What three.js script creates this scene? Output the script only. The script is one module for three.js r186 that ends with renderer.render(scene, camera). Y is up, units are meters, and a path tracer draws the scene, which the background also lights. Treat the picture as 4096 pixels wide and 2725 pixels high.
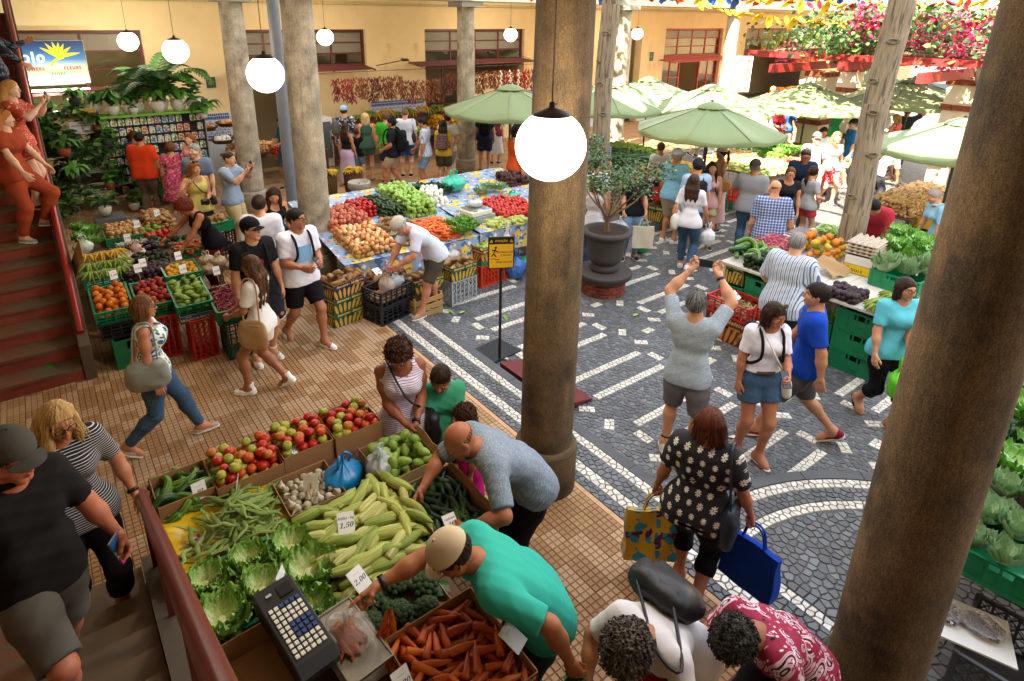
import*as THREE from 'three';
import{RoundedBoxGeometry}from 'three/addons/geometries/RoundedBoxGeometry.js';
import{mergeGeometries}from 'three/addons/utils/BufferGeometryUtils.js';

// ---------- camera, sky, sun, exposure ----------
const scene=new THREE.Scene();
const EYE=new THREE.Vector3(0,3.925,0);
const camera=new THREE.PerspectiveCamera(72.17,4280/3602,0.05,400);
camera.position.copy(EYE);
camera.rotation.set(-0.3305,-0.6333,0.0083,'YXZ');
camera.setViewOffset(4280,3602,184,877,4096,2725);
const SUN=new THREE.Vector3(-0.66,0.72,0.24).normalize();
const skyTex=(()=>{
const W=256,H=128,d=new Float32Array(W*H*4),v=new THREE.Vector3();
for(let j=0;j<H;j++)for(let i=0;i<W;i++){
const up=((j+0.5)/H-0.5)*Math.PI,az=((i+0.5)/W-0.5)*2*Math.PI;v.set(Math.cos(az)*Math.cos(up),Math.sin(up),Math.sin(az)*Math.cos(up));
const t=Math.max(0,v.y),k=Math.pow(1-t,2.5),g=Math.exp((v.dot(SUN)-1)*6)*0.5,o=(j*W+i)*4,low=v.y<0?0.3:0.72;
d[o]=(0.52+0.26*k+g)*low;d[o+1]=(0.58+0.21*k+g*0.95)*low;d[o+2]=(0.69+0.1*k+g*0.85)*low;d[o+3]=1;
}
const t=new THREE.DataTexture(d,W,H,THREE.RGBAFormat,THREE.FloatType);t.mapping=THREE.EquirectangularReflectionMapping;t.magFilter=THREE.LinearFilter;t.needsUpdate=true;return t;
})();
scene.background=skyTex;scene.environment=skyTex;
const sun=new THREE.DirectionalLight(0xfff0dc,5);
sun.name='sun';sun.position.copy(SUN).multiplyScalar(40);sun.castShadow=true;sun.shadow.radius=1;
Object.assign(sun.shadow.camera,{left:-30,right:30,top:30,bottom:-30,near:1,far:120});
scene.add(sun,sun.target);
const renderer=new THREE.WebGLRenderer({antialias:true});
renderer.toneMapping=THREE.LinearToneMapping;
renderer.toneMappingExposure=8.2;
renderer.shadowMap.enabled=true;
// ---------- helpers ----------
const V=(x,y,z)=>new THREE.Vector3(x,y,z);
function mulberry(a){return()=>{a|=0;a=a+0x6D2B79F5|0;let t=Math.imul(a ^ a>>>15,1|a);t=t+Math.imul(t ^ t>>>7,61|t)^ t;return((t ^ t>>>14)>>>0)/4294967296;};}
const rnd=mulberry(7);
const rr=(a,b,r=rnd)=>a+(b-a)*r();
const pick=(a,r=rnd)=>a[Math.floor(r()*a.length)% a.length];
const clamp=(x,a,b)=>x<a?a:x>b?b:x,lerp=(a,b,t)=>a+(b-a)*t;
const smooth=(x,a,b)=>{const t=clamp((x-a)/(b-a),0,1);return t*t*(3-2*t);};
const hash=(x,y,s=0)=>{let h=Math.imul(x|0,374761393)+Math.imul(y|0,668265263)+Math.imul(s|0,2147483647 ^ 0x5bd1e995);h=Math.imul(h ^ h>>>13,1274126177);return((h ^ h>>>16)>>>0)/4294967296;};
function vnoise(x,y,per=0,s=0){
const ix=Math.floor(x),iy=Math.floor(y),fx=x-ix,fy=y-iy,w=(n)=>per?((n % per)+per)% per:n;
const u=fx*fx*(3-2*fx),v=fy*fy*(3-2*fy),a=w(ix),b=w(ix+1),c=w(iy),d=w(iy+1);
return lerp(lerp(hash(a,c,s),hash(b,c,s),u),lerp(hash(a,d,s),hash(b,d,s),u),v);
}
const fbm=(x,y,per=0,s=0,o=4)=>{let t=0,a=0.5,n=0;for(let i=0;i<o;i++){t+=a*vnoise(x,y,per,s+i);n+=a;x*=2;y*=2;per*=2;a*=0.55;}return t/n;};
const names={};
const numbered=(n)=>{const k=names[n]=(names[n]??-1)+1;return k?n+'_'+String(k).padStart(3,'0'):n;};
const shade=(o)=>{o.castShadow=o.receiveShadow=true;return o;};
function thing(name,label,category,[x,y,z]=[0,0,0],turn=0,group){
const o=new THREE.Group();o.name=numbered(name);o.position.set(x,y,z);o.rotation.y=turn;
o.userData={label,category};if(group)o.userData.group=group;scene.add(o);return o;
}
function part(name,geo,mat,parent,pos){const m=shade(new THREE.Mesh(Array.isArray(geo)?merge(geo):geo,mat));m.name=name;if(pos)m.position.set(...pos);parent.add(m);return m;}
function single(name,label,category,geo,mat,pos,turn=0,group){
const m=shade(new THREE.Mesh(Array.isArray(geo)?merge(geo):geo,mat));m.name=numbered(name);if(pos)m.position.set(...pos);m.rotation.y=turn;
m.userData={label,category};if(group)m.userData.group=group;scene.add(m);return m;
}
function struct(name,geo,mat,parent=scene){const m=shade(new THREE.Mesh(Array.isArray(geo)?merge(geo):geo,mat));m.name=parent===scene?numbered(name):name;if(parent===scene)m.userData.kind='structure';parent.add(m);return m;}
function structGroup(name){const g=new THREE.Group();g.name=numbered(name);g.userData.kind='structure';scene.add(g);return g;}
const merge=(l)=>{
l=l.map((g)=>g.index?g.toNonIndexed():g);
const keys=['position','normal','uv','color'].filter((k)=>l.every((g)=>g.attributes[k]));
l.forEach((g)=>Object.keys(g.attributes).forEach((k)=>keys.includes(k)||g.deleteAttribute(k)));
return mergeGeometries(l);
};
const at=(g,x=0,y=0,z=0,rx=0,ry=0,rz=0,s=1)=>{if(s !==1)Array.isArray(s)?g.scale(...s):g.scale(s,s,s);if(rz)g.rotateZ(rz);if(rx)g.rotateX(rx);if(ry)g.rotateY(ry);return g.translate(x,y,z);};
// a box from corner to corner with uv in metres
function box(x0,x1,y0,y1,z0,z1){
const w=x1-x0,h=y1-y0,d=z1-z0,g=new THREE.BoxGeometry(w,h,d),u=g.attributes.uv,n=g.attributes.normal,p=g.attributes.position;
g.translate((x0+x1)/2,(y0+y1)/2,(z0+z1)/2);
for(let i=0;i<u.count;i++){const ax=Math.abs(n.getX(i)),ay=Math.abs(n.getY(i));if(ax>0.5)u.setXY(i,p.getZ(i),p.getY(i));else if(ay>0.5)u.setXY(i,p.getX(i),p.getZ(i));else u.setXY(i,p.getX(i),p.getY(i));}
return g;
}
const cbox=(w,h,d,x=0,y=0,z=0)=>box(x-w/2,x+w/2,y-h/2,y+h/2,z-d/2,z+d/2);
const rbox=(w,h,d,r=0.01,s=2)=>new RoundedBoxGeometry(w,h,d,s,r);
const cyl=(a,b,h,n=16,open=false)=>new THREE.CylinderGeometry(a,b,h,n,1,open);
const sph=(r,w=12,h=8)=>new THREE.SphereGeometry(r,w,h);
const lathe=(pts,n=32)=>new THREE.LatheGeometry(pts.map(([x,y])=>new THREE.Vector2(x,y)),n);
const tube=(pts,r,seg=12,rad=6,closed=false)=>new THREE.TubeGeometry(new THREE.CatmullRomCurve3(pts.map((p)=>p.isVector3?p:V(...p)),closed),seg,r,rad,closed);
function bar(a,b,r,n=6){a=a.isVector3?a:V(...a);b=b.isVector3?b:V(...b);const d=b.clone().sub(a),g=cyl(r,r,d.length(),n);g.applyQuaternion(new THREE.Quaternion().setFromUnitVectors(V(0,1,0),d.normalize()));return g.translate((a.x+b.x)/2,(a.y+b.y)/2,(a.z+b.z)/2);}
// tapered tube along points with a radius for each
function taper(pts,rad,n=7,seg=1){
const c=new THREE.CatmullRomCurve3(pts.map((p)=>V(...p))),N=(pts.length-1)*seg,P=[],U=[],I=[],fr=c.computeFrenetFrames(N,false);
for(let i=0;i<=N;i++){const t=i/N,q=c.getPoint(t),k=t*(rad.length-1),j=Math.min(Math.floor(k),rad.length-2),r=lerp(rad[j],rad[j+1],k-j);
for(let a=0;a<=n;a++){const f=a/n*Math.PI*2,x=Math.cos(f)*r,y=Math.sin(f)*r;P.push(q.x+fr.normals[i].x*x+fr.binormals[i].x*y,q.y+fr.normals[i].y*x+fr.binormals[i].y*y,q.z+fr.normals[i].z*x+fr.binormals[i].z*y);U.push(a/n,t);}}
for(let i=0;i<N;i++)for(let a=0;a<n;a++){const o=i*(n+1)+a;I.push(o,o+1,o+n+1,o+1,o+n+2,o+n+1);}
return geoOf(P,I,U);
}
function geoOf(P,I,U,C){const g=new THREE.BufferGeometry();g.setAttribute('position',new THREE.Float32BufferAttribute(P,3));if(U)g.setAttribute('uv',new THREE.Float32BufferAttribute(U,2));if(C)g.setAttribute('color',new THREE.Float32BufferAttribute(C,3));if(I)g.setIndex(I);g.computeVertexNormals();return g;}
function tint(g,c){const k=c.isColor?c:new THREE.Color(c),n=g.attributes.position.count,a=new Float32Array(n*3);for(let i=0;i<n;i++)k.toArray(a,i*3);g.setAttribute('color',new THREE.BufferAttribute(a,3));return g;}
function quadSheet(a,b,c,d,n=1,m=1,f){
const P=[],U=[],I=[],A=V(...a),B=V(...b),C=V(...c),D=V(...d),lw=A.distanceTo(B),lh=A.distanceTo(D);
for(let j=0;j<=m;j++)for(let i=0;i<=n;i++){const u=i/n,v=j/m,p=A.clone().lerp(B,u).lerp(D.clone().lerp(C,u),v);if(f)f(p,u,v);P.push(p.x,p.y,p.z);U.push(u*lw,v*lh);}
for(let j=0;j<m;j++)for(let i=0;i<n;i++){const o=j*(n+1)+i;I.push(o,o+n+1,o+1,o+1,o+n+1,o+n+2);}
return geoOf(P,I,U);
}
// textures
function canvas(w,h,draw){const c=document.createElement('canvas');c.width=w;c.height=h;draw(c.getContext('2d'),w,h);const t=new THREE.CanvasTexture(c);t.colorSpace=THREE.SRGBColorSpace;t.wrapS=t.wrapT=THREE.RepeatWrapping;t.anisotropy=8;return t;}
function dataTex(n,f,srgb=true,rx=1,ry=rx){const d=new Uint8Array(n*n*4);for(let y=0;y<n;y++)for(let x=0;x<n;x++){const c=f(x/n,y/n),o=(y*n+x)*4;for(let k=0;k<3;k++)d[o+k]=clamp((Array.isArray(c)?c[k]:c)*255,0,255);d[o+3]=255;}const t=new THREE.DataTexture(d,n,n);t.magFilter=THREE.LinearFilter;t.minFilter=THREE.LinearMipmapLinearFilter;t.generateMipmaps=true;t.wrapS=t.wrapT=THREE.RepeatWrapping;t.repeat.set(rx,ry);if(srgb)t.colorSpace=THREE.SRGBColorSpace;t.needsUpdate=true;return t;}
const grainTex=dataTex(256,(x,y)=>0.45+0.55*(0.5*hash(x*256,y*256,3)+0.5*fbm(x*16,y*16,16,5)),false);
const blotTex=dataTex(256,(x,y)=>{const v=0.80+0.2*fbm(x*4,y*4,4,11,5)+0.06*(hash(x*256,y*256,9)-0.5);return[v,v,v];});
const rep=(t,x,y=x)=>{t=t.clone();t.repeat.set(x,y);t.needsUpdate=true;return t;};
const mats={};
function mat(c,rough=0.7,o={}){const k=[c,rough,JSON.stringify(o,(q,v)=>v&&v.isTexture?v.uuid:v)].join();return mats[k]??=new(o.clearcoat||o.transmission||o.sheen||o.specularIntensity !==undefined?THREE.MeshPhysicalMaterial:THREE.MeshStandardMaterial)({color:c,roughness:rough,...o});}
const vmat=(rough=0.7,o={})=>mat(0xffffff,rough,{vertexColors:true,...o});
// cached text / print panels
function textTex(w,h,bg,lines){return canvas(w,h,(g)=>{g.fillStyle=bg;g.fillRect(0,0,w,h);for(const[s,x,y,size,col,o={}]of lines){g.save();g.translate(x,y);g.rotate(o.r||0);g.font=(o.b===0?'':'bold ')+(o.i?'italic ':'')+size+'px '+(o.f||'sans-serif');g.fillStyle=col;g.textAlign=o.a||'center';g.textBaseline='middle';g.fillText(s,0,0);g.restore();}});}
const plane=(w,h)=>new THREE.PlaneGeometry(w,h);
// ---------- the setting: ground, gallery floor, courtyard paving ----------
camera.updateMatrixWorld(true);
const inView=(x,y,z,m=1)=>{const q=V(x,y,z).project(camera);return Math.abs(q.x)<m&&Math.abs(q.y)<m&&q.z<1;};
const camDist=(x,y,z)=>Math.hypot(x,y-EYE.y,z);
const TS=0.157,TX0=3.273,TZ0=-3.044,TEDGE=3.322,YC=-0.1;
struct('ground',box(-60,120,-0.6,-0.14,-60,60),mat(0x4a463f,0.95));

// stones: convex cells of a jittered grid, clipped to a rectangle, optionally bent by a map
function clipPoly(P,nx,nz,d){const o=[];for(let i=0;i<P.length;i++){const a=P[i],b=P[(i+1)% P.length],da=a[0]*nx+a[1]*nz-d,db=b[0]*nx+b[1]*nz-d;if(da<=0)o.push(a);if((da<0&&db>0)||(da>0&&db<0)){const t=da/(da-db);o.push([a[0]+(b[0]-a[0])*t,a[1]+(b[1]-a[1])*t]);}}return o;}
function stonesIn(x0,x1,z0,z1,sp,seed,{keep,extra,bend,y=0,joint=0.0042,jit=0.72}={}){
const r=mulberry(seed),nx=Math.max(1,Math.round((x1-x0)/sp)),nz=Math.max(1,Math.round((z1-z0)/sp)),sx=(x1-x0)/nx,sz=(z1-z0)/nz,S=[],out=[];
for(let j=0;j<nz;j++)for(let i=0;i<nx;i++)S.push([x0+(i+0.5+(r()-0.5)*jit+(j % 2?0.22:-0.22))*sx,z0+(j+0.5+(r()-0.5)*jit)*sz,r()]);
for(let j=0;j<nz;j++)for(let i=0;i<nx;i++){
const s=S[j*nx+i];if(keep&&!keep(s[0],s[1]))continue;
let P=[[s[0]-sx*1.4,s[1]-sz*1.4],[s[0]+sx*1.4,s[1]-sz*1.4],[s[0]+sx*1.4,s[1]+sz*1.4],[s[0]-sx*1.4,s[1]+sz*1.4]];
P=clipPoly(clipPoly(clipPoly(clipPoly(P,-1,0,-x0),1,0,x1),0,-1,-z0),0,1,z1);
for(let b=-2;b<=2;b++)for(let a=-2;a<=2;a++){if(!a&&!b)continue;const I=i+a,J=j+b;if(I<0||J<0||I>=nx||J>=nz)continue;const q=S[J*nx+I],dx=q[0]-s[0],dz=q[1]-s[1];P=clipPoly(P,dx,dz,(q[0]*q[0]+q[1]*q[1]-s[0]*s[0]-s[1]*s[1])/2);}
if(extra)for(const[a,b,d]of extra(s[0],s[1]))P=clipPoly(P,a,b,d);
if(P.length<3)continue;
let cx=0,cz=0;for(const q of P){cx+=q[0]/P.length;cz+=q[1]/P.length;}
let R=0;for(const q of P)R+=Math.hypot(q[0]-cx,q[1]-cz)/P.length;if(R<0.008)continue;
const k=Math.max(0.5,1-joint/R),f=(q,k)=>{const w=[cx+(q[0]-cx)*k,cz+(q[1]-cz)*k];return bend?bend(w):w;};
out.push({o:P.map((q)=>f(q,k)),i:P.map((q)=>f(q,k*0.87)),c:bend?bend([cx,cz]):[cx,cz],y:y+(r()-0.5)*0.0035,t:s[2],tx:(r()-0.5)*0.06,tz:(r()-0.5)*0.06});
}
return out;
}
function stoneGeo(list,col){
const P=[],C=[],I=[];let c=new THREE.Color();
for(const s of list){
const b=P.length/3,n=s.o.length;col(c,s.t,s);
for(const q of s.o){P.push(q[0],s.y-0.012,q[1]);C.push(c.r*0.9,c.g*0.9,c.b*0.9);}
for(const q of s.i){P.push(q[0],s.y+(q[0]-s.c[0])*s.tx+(q[1]-s.c[1])*s.tz,q[1]);C.push(c.r,c.g,c.b);}
for(const q of s.i){P.push(q[0],s.y+(q[0]-s.c[0])*s.tx+(q[1]-s.c[1])*s.tz,q[1]);C.push(c.r,c.g,c.b);}
for(let i=0;i<n;i++){const j=(i+1)% n;I.push(b+i,b+n+i,b+j,b+j,b+n+i,b+n+j);}
for(let i=1;i<n-1;i++)I.push(b+2*n,b+2*n+i+1,b+2*n+i);
}
const g=geoOf(P,I,null,C);return g.toNonIndexed().index?g:(()=>{const q=g.toNonIndexed();q.computeVertexNormals();return q;})();
}
const basalt=(c,t,s)=>{const v=0.055+0.08*t*t+0.055*fbm(s.c[0]*0.8,s.c[1]*0.8,0,3,3);return c.setRGB(v*(0.93+0.16*hash(t*999,1)),v*(0.98+0.05*hash(t*999,2)),v*1.03);};
const limestone=(c,t)=>{const v=0.50+0.22*t,w=hash(t*4096,5);return c.setRGB(v,v*(0.95-0.06*w),v*(0.86-0.16*w));};
const DISC=[3.98,-0.12],RK=2.24,KX0=3.82,KX1=3.93;
const discClip=(r)=>(x,z)=>{const d=Math.hypot(x-DISC[0],z-DISC[1])||1,nx=(x-DISC[0])/d,nz=(z-DISC[1])/d;return[[nx,nz,nx*DISC[0]+nz*DISC[1]+r],[-1,0,-KX0-0.004]];};
// bars and dashes of the pattern, as rectangles with a turn: centre x, z, half length, half width, angle
const marks=[];
for(let gi=0;gi<4;gi++)for(let k=-9;k<4;k++){
const g=3.95+gi*2.3,z0=-4.81+0.98*k;
for(const q of[0.325,0.715])marks.push([g+1.15,z0+q,0.59,0.05,0]);
if(gi)marks.push([g,z0,0.085,0.055,0]);
for(const s of gi?[-1,1]:[1])for(const u of[-1,1])marks.push([g+s*0.33,z0+u*0.165,0.09,0.055,s*u*0.75]);
for(const s of gi?[-1,1]:[1])marks.push([g+s*0.465,z0+0.51,0.055,0.1,0]);
}
const inDisc=(x,z,r)=>Math.hypot(x-DISC[0],z-DISC[1])<r;
const shown=marks.filter(([x,z])=>!inDisc(x,z,RK+0.05)&&z<0&&z>-12.2&&!(x<4.05));
function markStones(m,seed){const[x,z,a,b,t]=m,c=Math.cos(t),s=Math.sin(t);return stonesIn(-a,a,-b,b,0.056,seed,{y:YC+0.006,joint:0.0035,bend:([u,v])=>[x+u*c+v*s,z-u*s+v*c]});}
const NEAR=11.5,near=(x,z)=>camDist(x,0,z)<NEAR&&inView(x,0,z,1.12);
const dark=[],white=[];
const inMark=(x,z)=>shown.some(([mx,mz,a,b,t])=>{const dx=x-mx,dz=z-mz;if(Math.abs(dx)>0.7||Math.abs(dz)>0.3)return false;const u=dx*Math.cos(t)-dz*Math.sin(t),v=dx*Math.sin(t)+dz*Math.cos(t);return Math.abs(u)<a-0.012&&Math.abs(v)<b-0.012;});
dark.push(...stonesIn(KX1,12.4,-12.3,0.4,0.061,21,{y:YC,keep:(x,z)=>near(x,z)&&!inDisc(x,z,RK+0.035)&&!inMark(x,z)}));
for(const[a,b,w,seed]of[[TEDGE+0.004,3.43,0,31],[3.43,3.545,1,32],[3.545,3.72,0,33],[3.72,KX0,1,34]])(w?white:dark).push(...stonesIn(a,b,-12.0,0.8,0.058,seed,{keep:near}));
shown.forEach((m,i)=>{if(near(m[0],m[1]))white.push(...markStones(m,100+i));});
for(const[r0,r1,w,seed,sp]of[[2.02,2.13,1,41,0.055],[1.865,2.02,0,42,0.06],[1.765,1.865,1,43,0.055]])(w?white:dark).push(...stonesIn(0,Math.PI*r0,r0,r1,sp,seed,{bend:([u,v])=>{const t=-Math.PI/2+u/r0;return[DISC[0]+Math.cos(t)*v,DISC[1]+Math.sin(t)*v];}}).filter((s)=>near(...s.c)&&s.c[0]>KX0+0.03));
dark.push(...stonesIn(KX0+0.004,5.8,-1.95,0.4,0.068,44,{keep:(x,z)=>near(x,z)&&inDisc(x,z,1.76),extra:discClip(1.76)}));
const court=structGroup('courtyard_pavement');
struct('mortar_bed',[box(KX1,60,-0.16,YC-0.008,-12.3,20),box(2.6,KX1,-0.13,-0.008,-12.0,3),at(cyl(RK-0.06,RK-0.06,0.12,64),DISC[0],-0.068,DISC[1])],mat(0x58544e,0.95,{bumpMap:rep(grainTex,6),bumpScale:0.003}),court);
const cobMat=vmat(0.55,{bumpMap:rep(grainTex,5),bumpScale:0.002}),limeMat=vmat(0.6);
function layStones(list,col,m,name,cname){
list.sort((a,b)=>camDist(a.c[0],0,a.c[1])-camDist(b.c[0],0,b.c[1]));
const seen=list.filter((s)=>inView(s.c[0],s.y,s.c[1],0.98)),first=new Set(seen.slice(0,290));
for(const s of first)part(name,stoneGeo([s],col),m,court);
part(cname,stoneGeo(list.filter((s)=>!first.has(s)),col),m,court).userData.kind='stuff';
}
layStones(dark,basalt,cobMat,'dark_cobble','dark_cobbles');layStones(white,limestone,limeMat,'white_cobble','white_cobbles');
// far paving: too small to tell the stones apart
const paveTex=canvas(1024,1024,(g)=>{
g.fillStyle='#4f4a42';g.fillRect(0,0,1024,1024);
const L=stonesIn(0,4,0,4,0.07,77,{joint:0.007}),c=new THREE.Color();
for(const s of L){basalt(c,s.t,s);g.fillStyle='#'+c.getHexString();g.beginPath();s.o.forEach((q,i)=>i?g.lineTo(q[0]*256,q[1]*256):g.moveTo(q[0]*256,q[1]*256));g.fill();}
});
const limeTex=canvas(512,512,(g)=>{
g.fillStyle='#6d6558';g.fillRect(0,0,512,512);const c=new THREE.Color();
for(const s of stonesIn(0,2,0,2,0.06,78,{joint:0.006})){limestone(c,s.t);g.fillStyle='#'+c.getHexString();g.beginPath();s.o.forEach((q,i)=>i?g.lineTo(q[0]*256,q[1]*256):g.moveTo(q[0]*256,q[1]*256));g.fill();}
});
const sheetFar=(x0,x1,z0,z1,y)=>{const g=new THREE.PlaneGeometry(x1-x0,z1-z0);g.rotateX(-Math.PI/2).translate((x0+x1)/2,y,(z0+z1)/2);const u=g.attributes.uv,p=g.attributes.position;for(let i=0;i<u.count;i++)u.setXY(i,p.getX(i),p.getZ(i));return g;};
struct('distant_cobbles',sheetFar(KX1,45,-12.3,6,YC-0.0055),mat(0xffffff,0.7,{map:rep(paveTex,0.25)}),court);
part('distant_pattern',shown.filter((m)=>!near(m[0],m[1])).map(([x,z,a,b,t])=>at(box(-a,a,YC-0.01,YC+0.002,-b,b),x,0,z,0,t)),mat(0xffffff,0.7,{map:rep(limeTex,0.5)}),court).userData.kind='stuff';
// kerb stones, straight and round
const kerb=structGroup('kerb'),kerbMat=mat(0x5c5c5e,0.75,{map:rep(blotTex,1.3),bumpMap:rep(grainTex,4),bumpScale:0.002});
for(let z=-12.0;z<0.6;z+=0.9){const l=Math.min(z+0.894,0.8);if(l>-2.28&&z>-2.4)continue;part('kerb_stone',box(KX0,KX1,-0.14,0.001+0.003*hash(z*10,1),z,l>-2.3?-2.3:l),kerbMat,kerb);}
for(let i=0;i<12;i++){const a=-Math.PI/2+0.02+i*0.25,sh=new THREE.Shape();sh.absarc(0,0,RK,a,a+0.246);sh.absarc(0,0,RK-0.105,a+0.246,a,true);const g=new THREE.ExtrudeGeometry(sh,{depth:0.14,bevelEnabled:false,curveSegments:8});g.rotateX(Math.PI/2).translate(DISC[0],0.003,DISC[1]);part('kerb_stone',g,kerbMat,kerb);}

// gallery floor: clay tiles with nine pads each
const padGeo=(()=>{
const l=[tint(box(-TS/2+0.0012,TS/2-0.0012,-0.02,-0.0045,-TS/2+0.0012,TS/2-0.0012),new THREE.Color(0.5,0.4,0.28))],c=TS/3;
for(let i=-1;i<2;i++)for(let j=-1;j<2;j++){const g=cyl(0.0202*Math.SQRT2,0.0235*Math.SQRT2,0.006,4,true).toNonIndexed();g.rotateY(Math.PI/4);const t=new THREE.PlaneGeometry(0.0404,0.0404).toNonIndexed();t.rotateX(-Math.PI/2).translate(0,0.003,0);const m=mergeGeometries([g,t]);m.computeVertexNormals();l.push(tint(m.translate(i*c,-0.0025,j*c),0xffffff));}
return merge(l);
})();
const clayTex=dataTex(128,(x,y)=>{const v=0.86+0.14*fbm(x*8,y*8,8,21)+0.08*(hash(x*128,y*128,2)-0.5);return[v,v*0.99,v*0.97];});
const clay=[0xa88458,0xa27c50,0xae8c66,0x987046,0xb29274,0x9c764c].map((c)=>vmat(0.62,{color:c}));
const clayC=[0xa88458,0xa27c50,0xae8c66,0x987046,0xb29274,0x9c764c].map((c)=>new THREE.Color(c));
const floor=structGroup('gallery_floor');
struct('floor_bed',[box(-4,TEDGE-0.004,-0.13,-0.016,-16.9,3)],mat(0x4a382a,0.9),floor);
const tl=[];
for(let i=0;i<42;i++)for(let k=-90;k<26;k++){const x=TX0-TS*(i+0.5),z=TZ0+TS*(k+0.5);if(camDist(x,0,z)<17&&inView(x,0,z,1.15)&&!(x<-0.16&&z<-7.7))tl.push([x,z]);}
tl.sort((a,b)=>camDist(a[0],0,a[1])-camDist(b[0],0,b[1]));
const free=([x,z])=>inView(x,0,z,0.97)&&!(x>0&&x<1.75&&z>-4.1)&&!(x<0.1&&z>-4.2);
const lone=new Set(tl.filter(free).slice(0,295));
const tone=(x,z)=>Math.floor(clamp(fbm(x*0.7+9,z*0.7,0,8,3)*3.4+2.2*hash(x*100,z*100,6)-0.1,0,5.99));
for(const q of lone){const m=part('floor_tile',padGeo,clay[tone(...q)],floor,[q[0],0,q[1]]);m.rotation.y=Math.floor(hash(q[0]*99,q[1]*99)*4)*Math.PI/2;}
const rest=tl.filter((q)=>!lone.has(q)),im=shade(new THREE.InstancedMesh(padGeo,vmat(0.62),rest.length));im.name='floor_tiles';im.userData.kind='stuff';
rest.forEach((q,i)=>{im.setMatrixAt(i,new THREE.Matrix4().setPosition(q[0],0,q[1]));im.setColorAt(i,clayC[tone(...q)]);});floor.add(im);
for(let k=-90;k<20;k++){const z=TZ0+TS*(k+0.5);if(inView(TX0,0,z,1.1))part('cut_tile',box(TX0+0.002,TEDGE-0.003,-0.02,-0.001,z-TS/2+0.002,z+TS/2-0.002),mat(0xc09468,0.65),floor);}
const tileTex=canvas(512,512,(g)=>{g.fillStyle='#8a6238';g.fillRect(0,0,512,512);const c=new THREE.Color();for(let i=0;i<12;i++)for(let j=0;j<12;j++){c.copy(clayC[Math.floor(hash(i/3|0,j/3|0,4)*6)]);g.fillStyle='#'+c.getHexString();g.fillRect(i*42.67+4+(i % 3?0:2),j*42.67+4+(j % 3?0:2),35,35);}});
struct('distant_floor_tiles',sheetFar(KX1-0.7,45,-17,-12.14,-0.004),mat(0xffffff,0.65,{map:rep(tileTex,1/(4*TS))}),floor);
struct('gallery_edging',[box(KX1-0.6,45,-0.13,0,-12.14,-12.02)],mat(0x4d4d50,0.8),floor);
struct('gallery_edging_stone',[box(KX1-0.6,45,-0.13,-0.002,-12.02,-11.9)],mat(0xb8b2a4,0.8,{map:rep(limeTex,0.5)}),floor);

// ---------- the market hall: wall with openings, roof slabs, upper storey ----------
const plasterTex=dataTex(256,(x,y)=>{const v=0.9+0.1*fbm(x*5,y*5,5,31,5),s=smooth(fbm(x*9+3,y*3,9,41,4),0.62,0.85)*0.14;return[v-s*0.5,v-s*0.8,v-s*1.3];});
const plaster=mat(0xe2c896,0.85,{map:rep(plasterTex,0.31),bumpMap:rep(grainTex,1.5),bumpScale:0.002});
const WZ=-17,piers=[[-8,-2.4],[2.36,4.2],[8.05,10],[13.91,17.6],[19.9,21.3],[25.2,27],[33,46]],HT=3.62;
const hall=thing('market_hall','cream plastered market wall with shop windows around the courtyard','building',[0,0,0]);
for(const[a,b]of piers)part('wall',box(a,b,-0.1,4.62,WZ-0.35,WZ),plaster,hall);
for(let i=0;i<piers.length-1;i++)part('wall',box(piers[i][1],piers[i+1][0],HT,4.62,WZ-0.35,WZ),plaster,hall);
part('moulding',[box(-2.4,46,4.2,4.26,WZ,WZ+0.05),box(-2.4,46,4.36,4.42,WZ,WZ+0.07)],mat(0xcdb98a,0.8),hall);
part('dentils',(()=>{const l=[];for(let x=-2.3;x<30;x+=0.085)l.push(cbox(0.05,0.045,0.035,x,4.31,WZ+0.018));return l;})(),mat(0xcdb98a,0.8),hall).userData.kind='stuff';
const ceilMat=mat(0xd6d0c0,0.9,{map:rep(plasterTex,0.2)}),concrete=mat(0x9a9486,0.85,{map:rep(blotTex,0.9),bumpMap:rep(grainTex,3),bumpScale:0.003});
part('ceiling',[box(-8,2.75,4.62,4.9,-17.35,6),box(2.75,46,4.62,4.9,-17.35,-13.45)],ceilMat,hall);
part('beam',[box(3.45,46,4.33,4.9,-13.45,-12.95),box(2.75,3.45,4.33,4.9,-13.45,6)],concrete,hall);
part('upper_storey',[box(-8,3.4,4.91,10.4,-17,6),box(3.4,46,4.91,6.6,-21,-13.2)],mat(0xe6cf9c,0.85),hall);
part('courtyard_wall',box(3.4,46,-0.1,8.5,9,9.3),plaster,hall);part('courtyard_wall',box(44,44.3,-0.1,8.5,-13,9),plaster,hall);
part('back_wall',[box(-8,3.4,0,4.6,4,4.3),box(-3.6,-3.3,-0.1,4.6,-17,4)],plaster,hall);
// rooms behind the openings
part('shop_interior',[box(-8,46,-0.1,4.6,-20.6,-20.4),box(-8,46,4.5,4.61,-20.4,-17.36)],mat(0xb09a72,0.9),hall);
part('shop_floor',box(-8,46,-0.11,-0.02,-20.4,-17.0),mat(0x6a5840,0.9),hall);
for(const[a,b]of piers.slice(1,6))part('shop_partition',box((a+b)/2-0.1,(a+b)/2+0.1,-0.02,4.5,-20.4,-17.36),plaster,hall);
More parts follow.
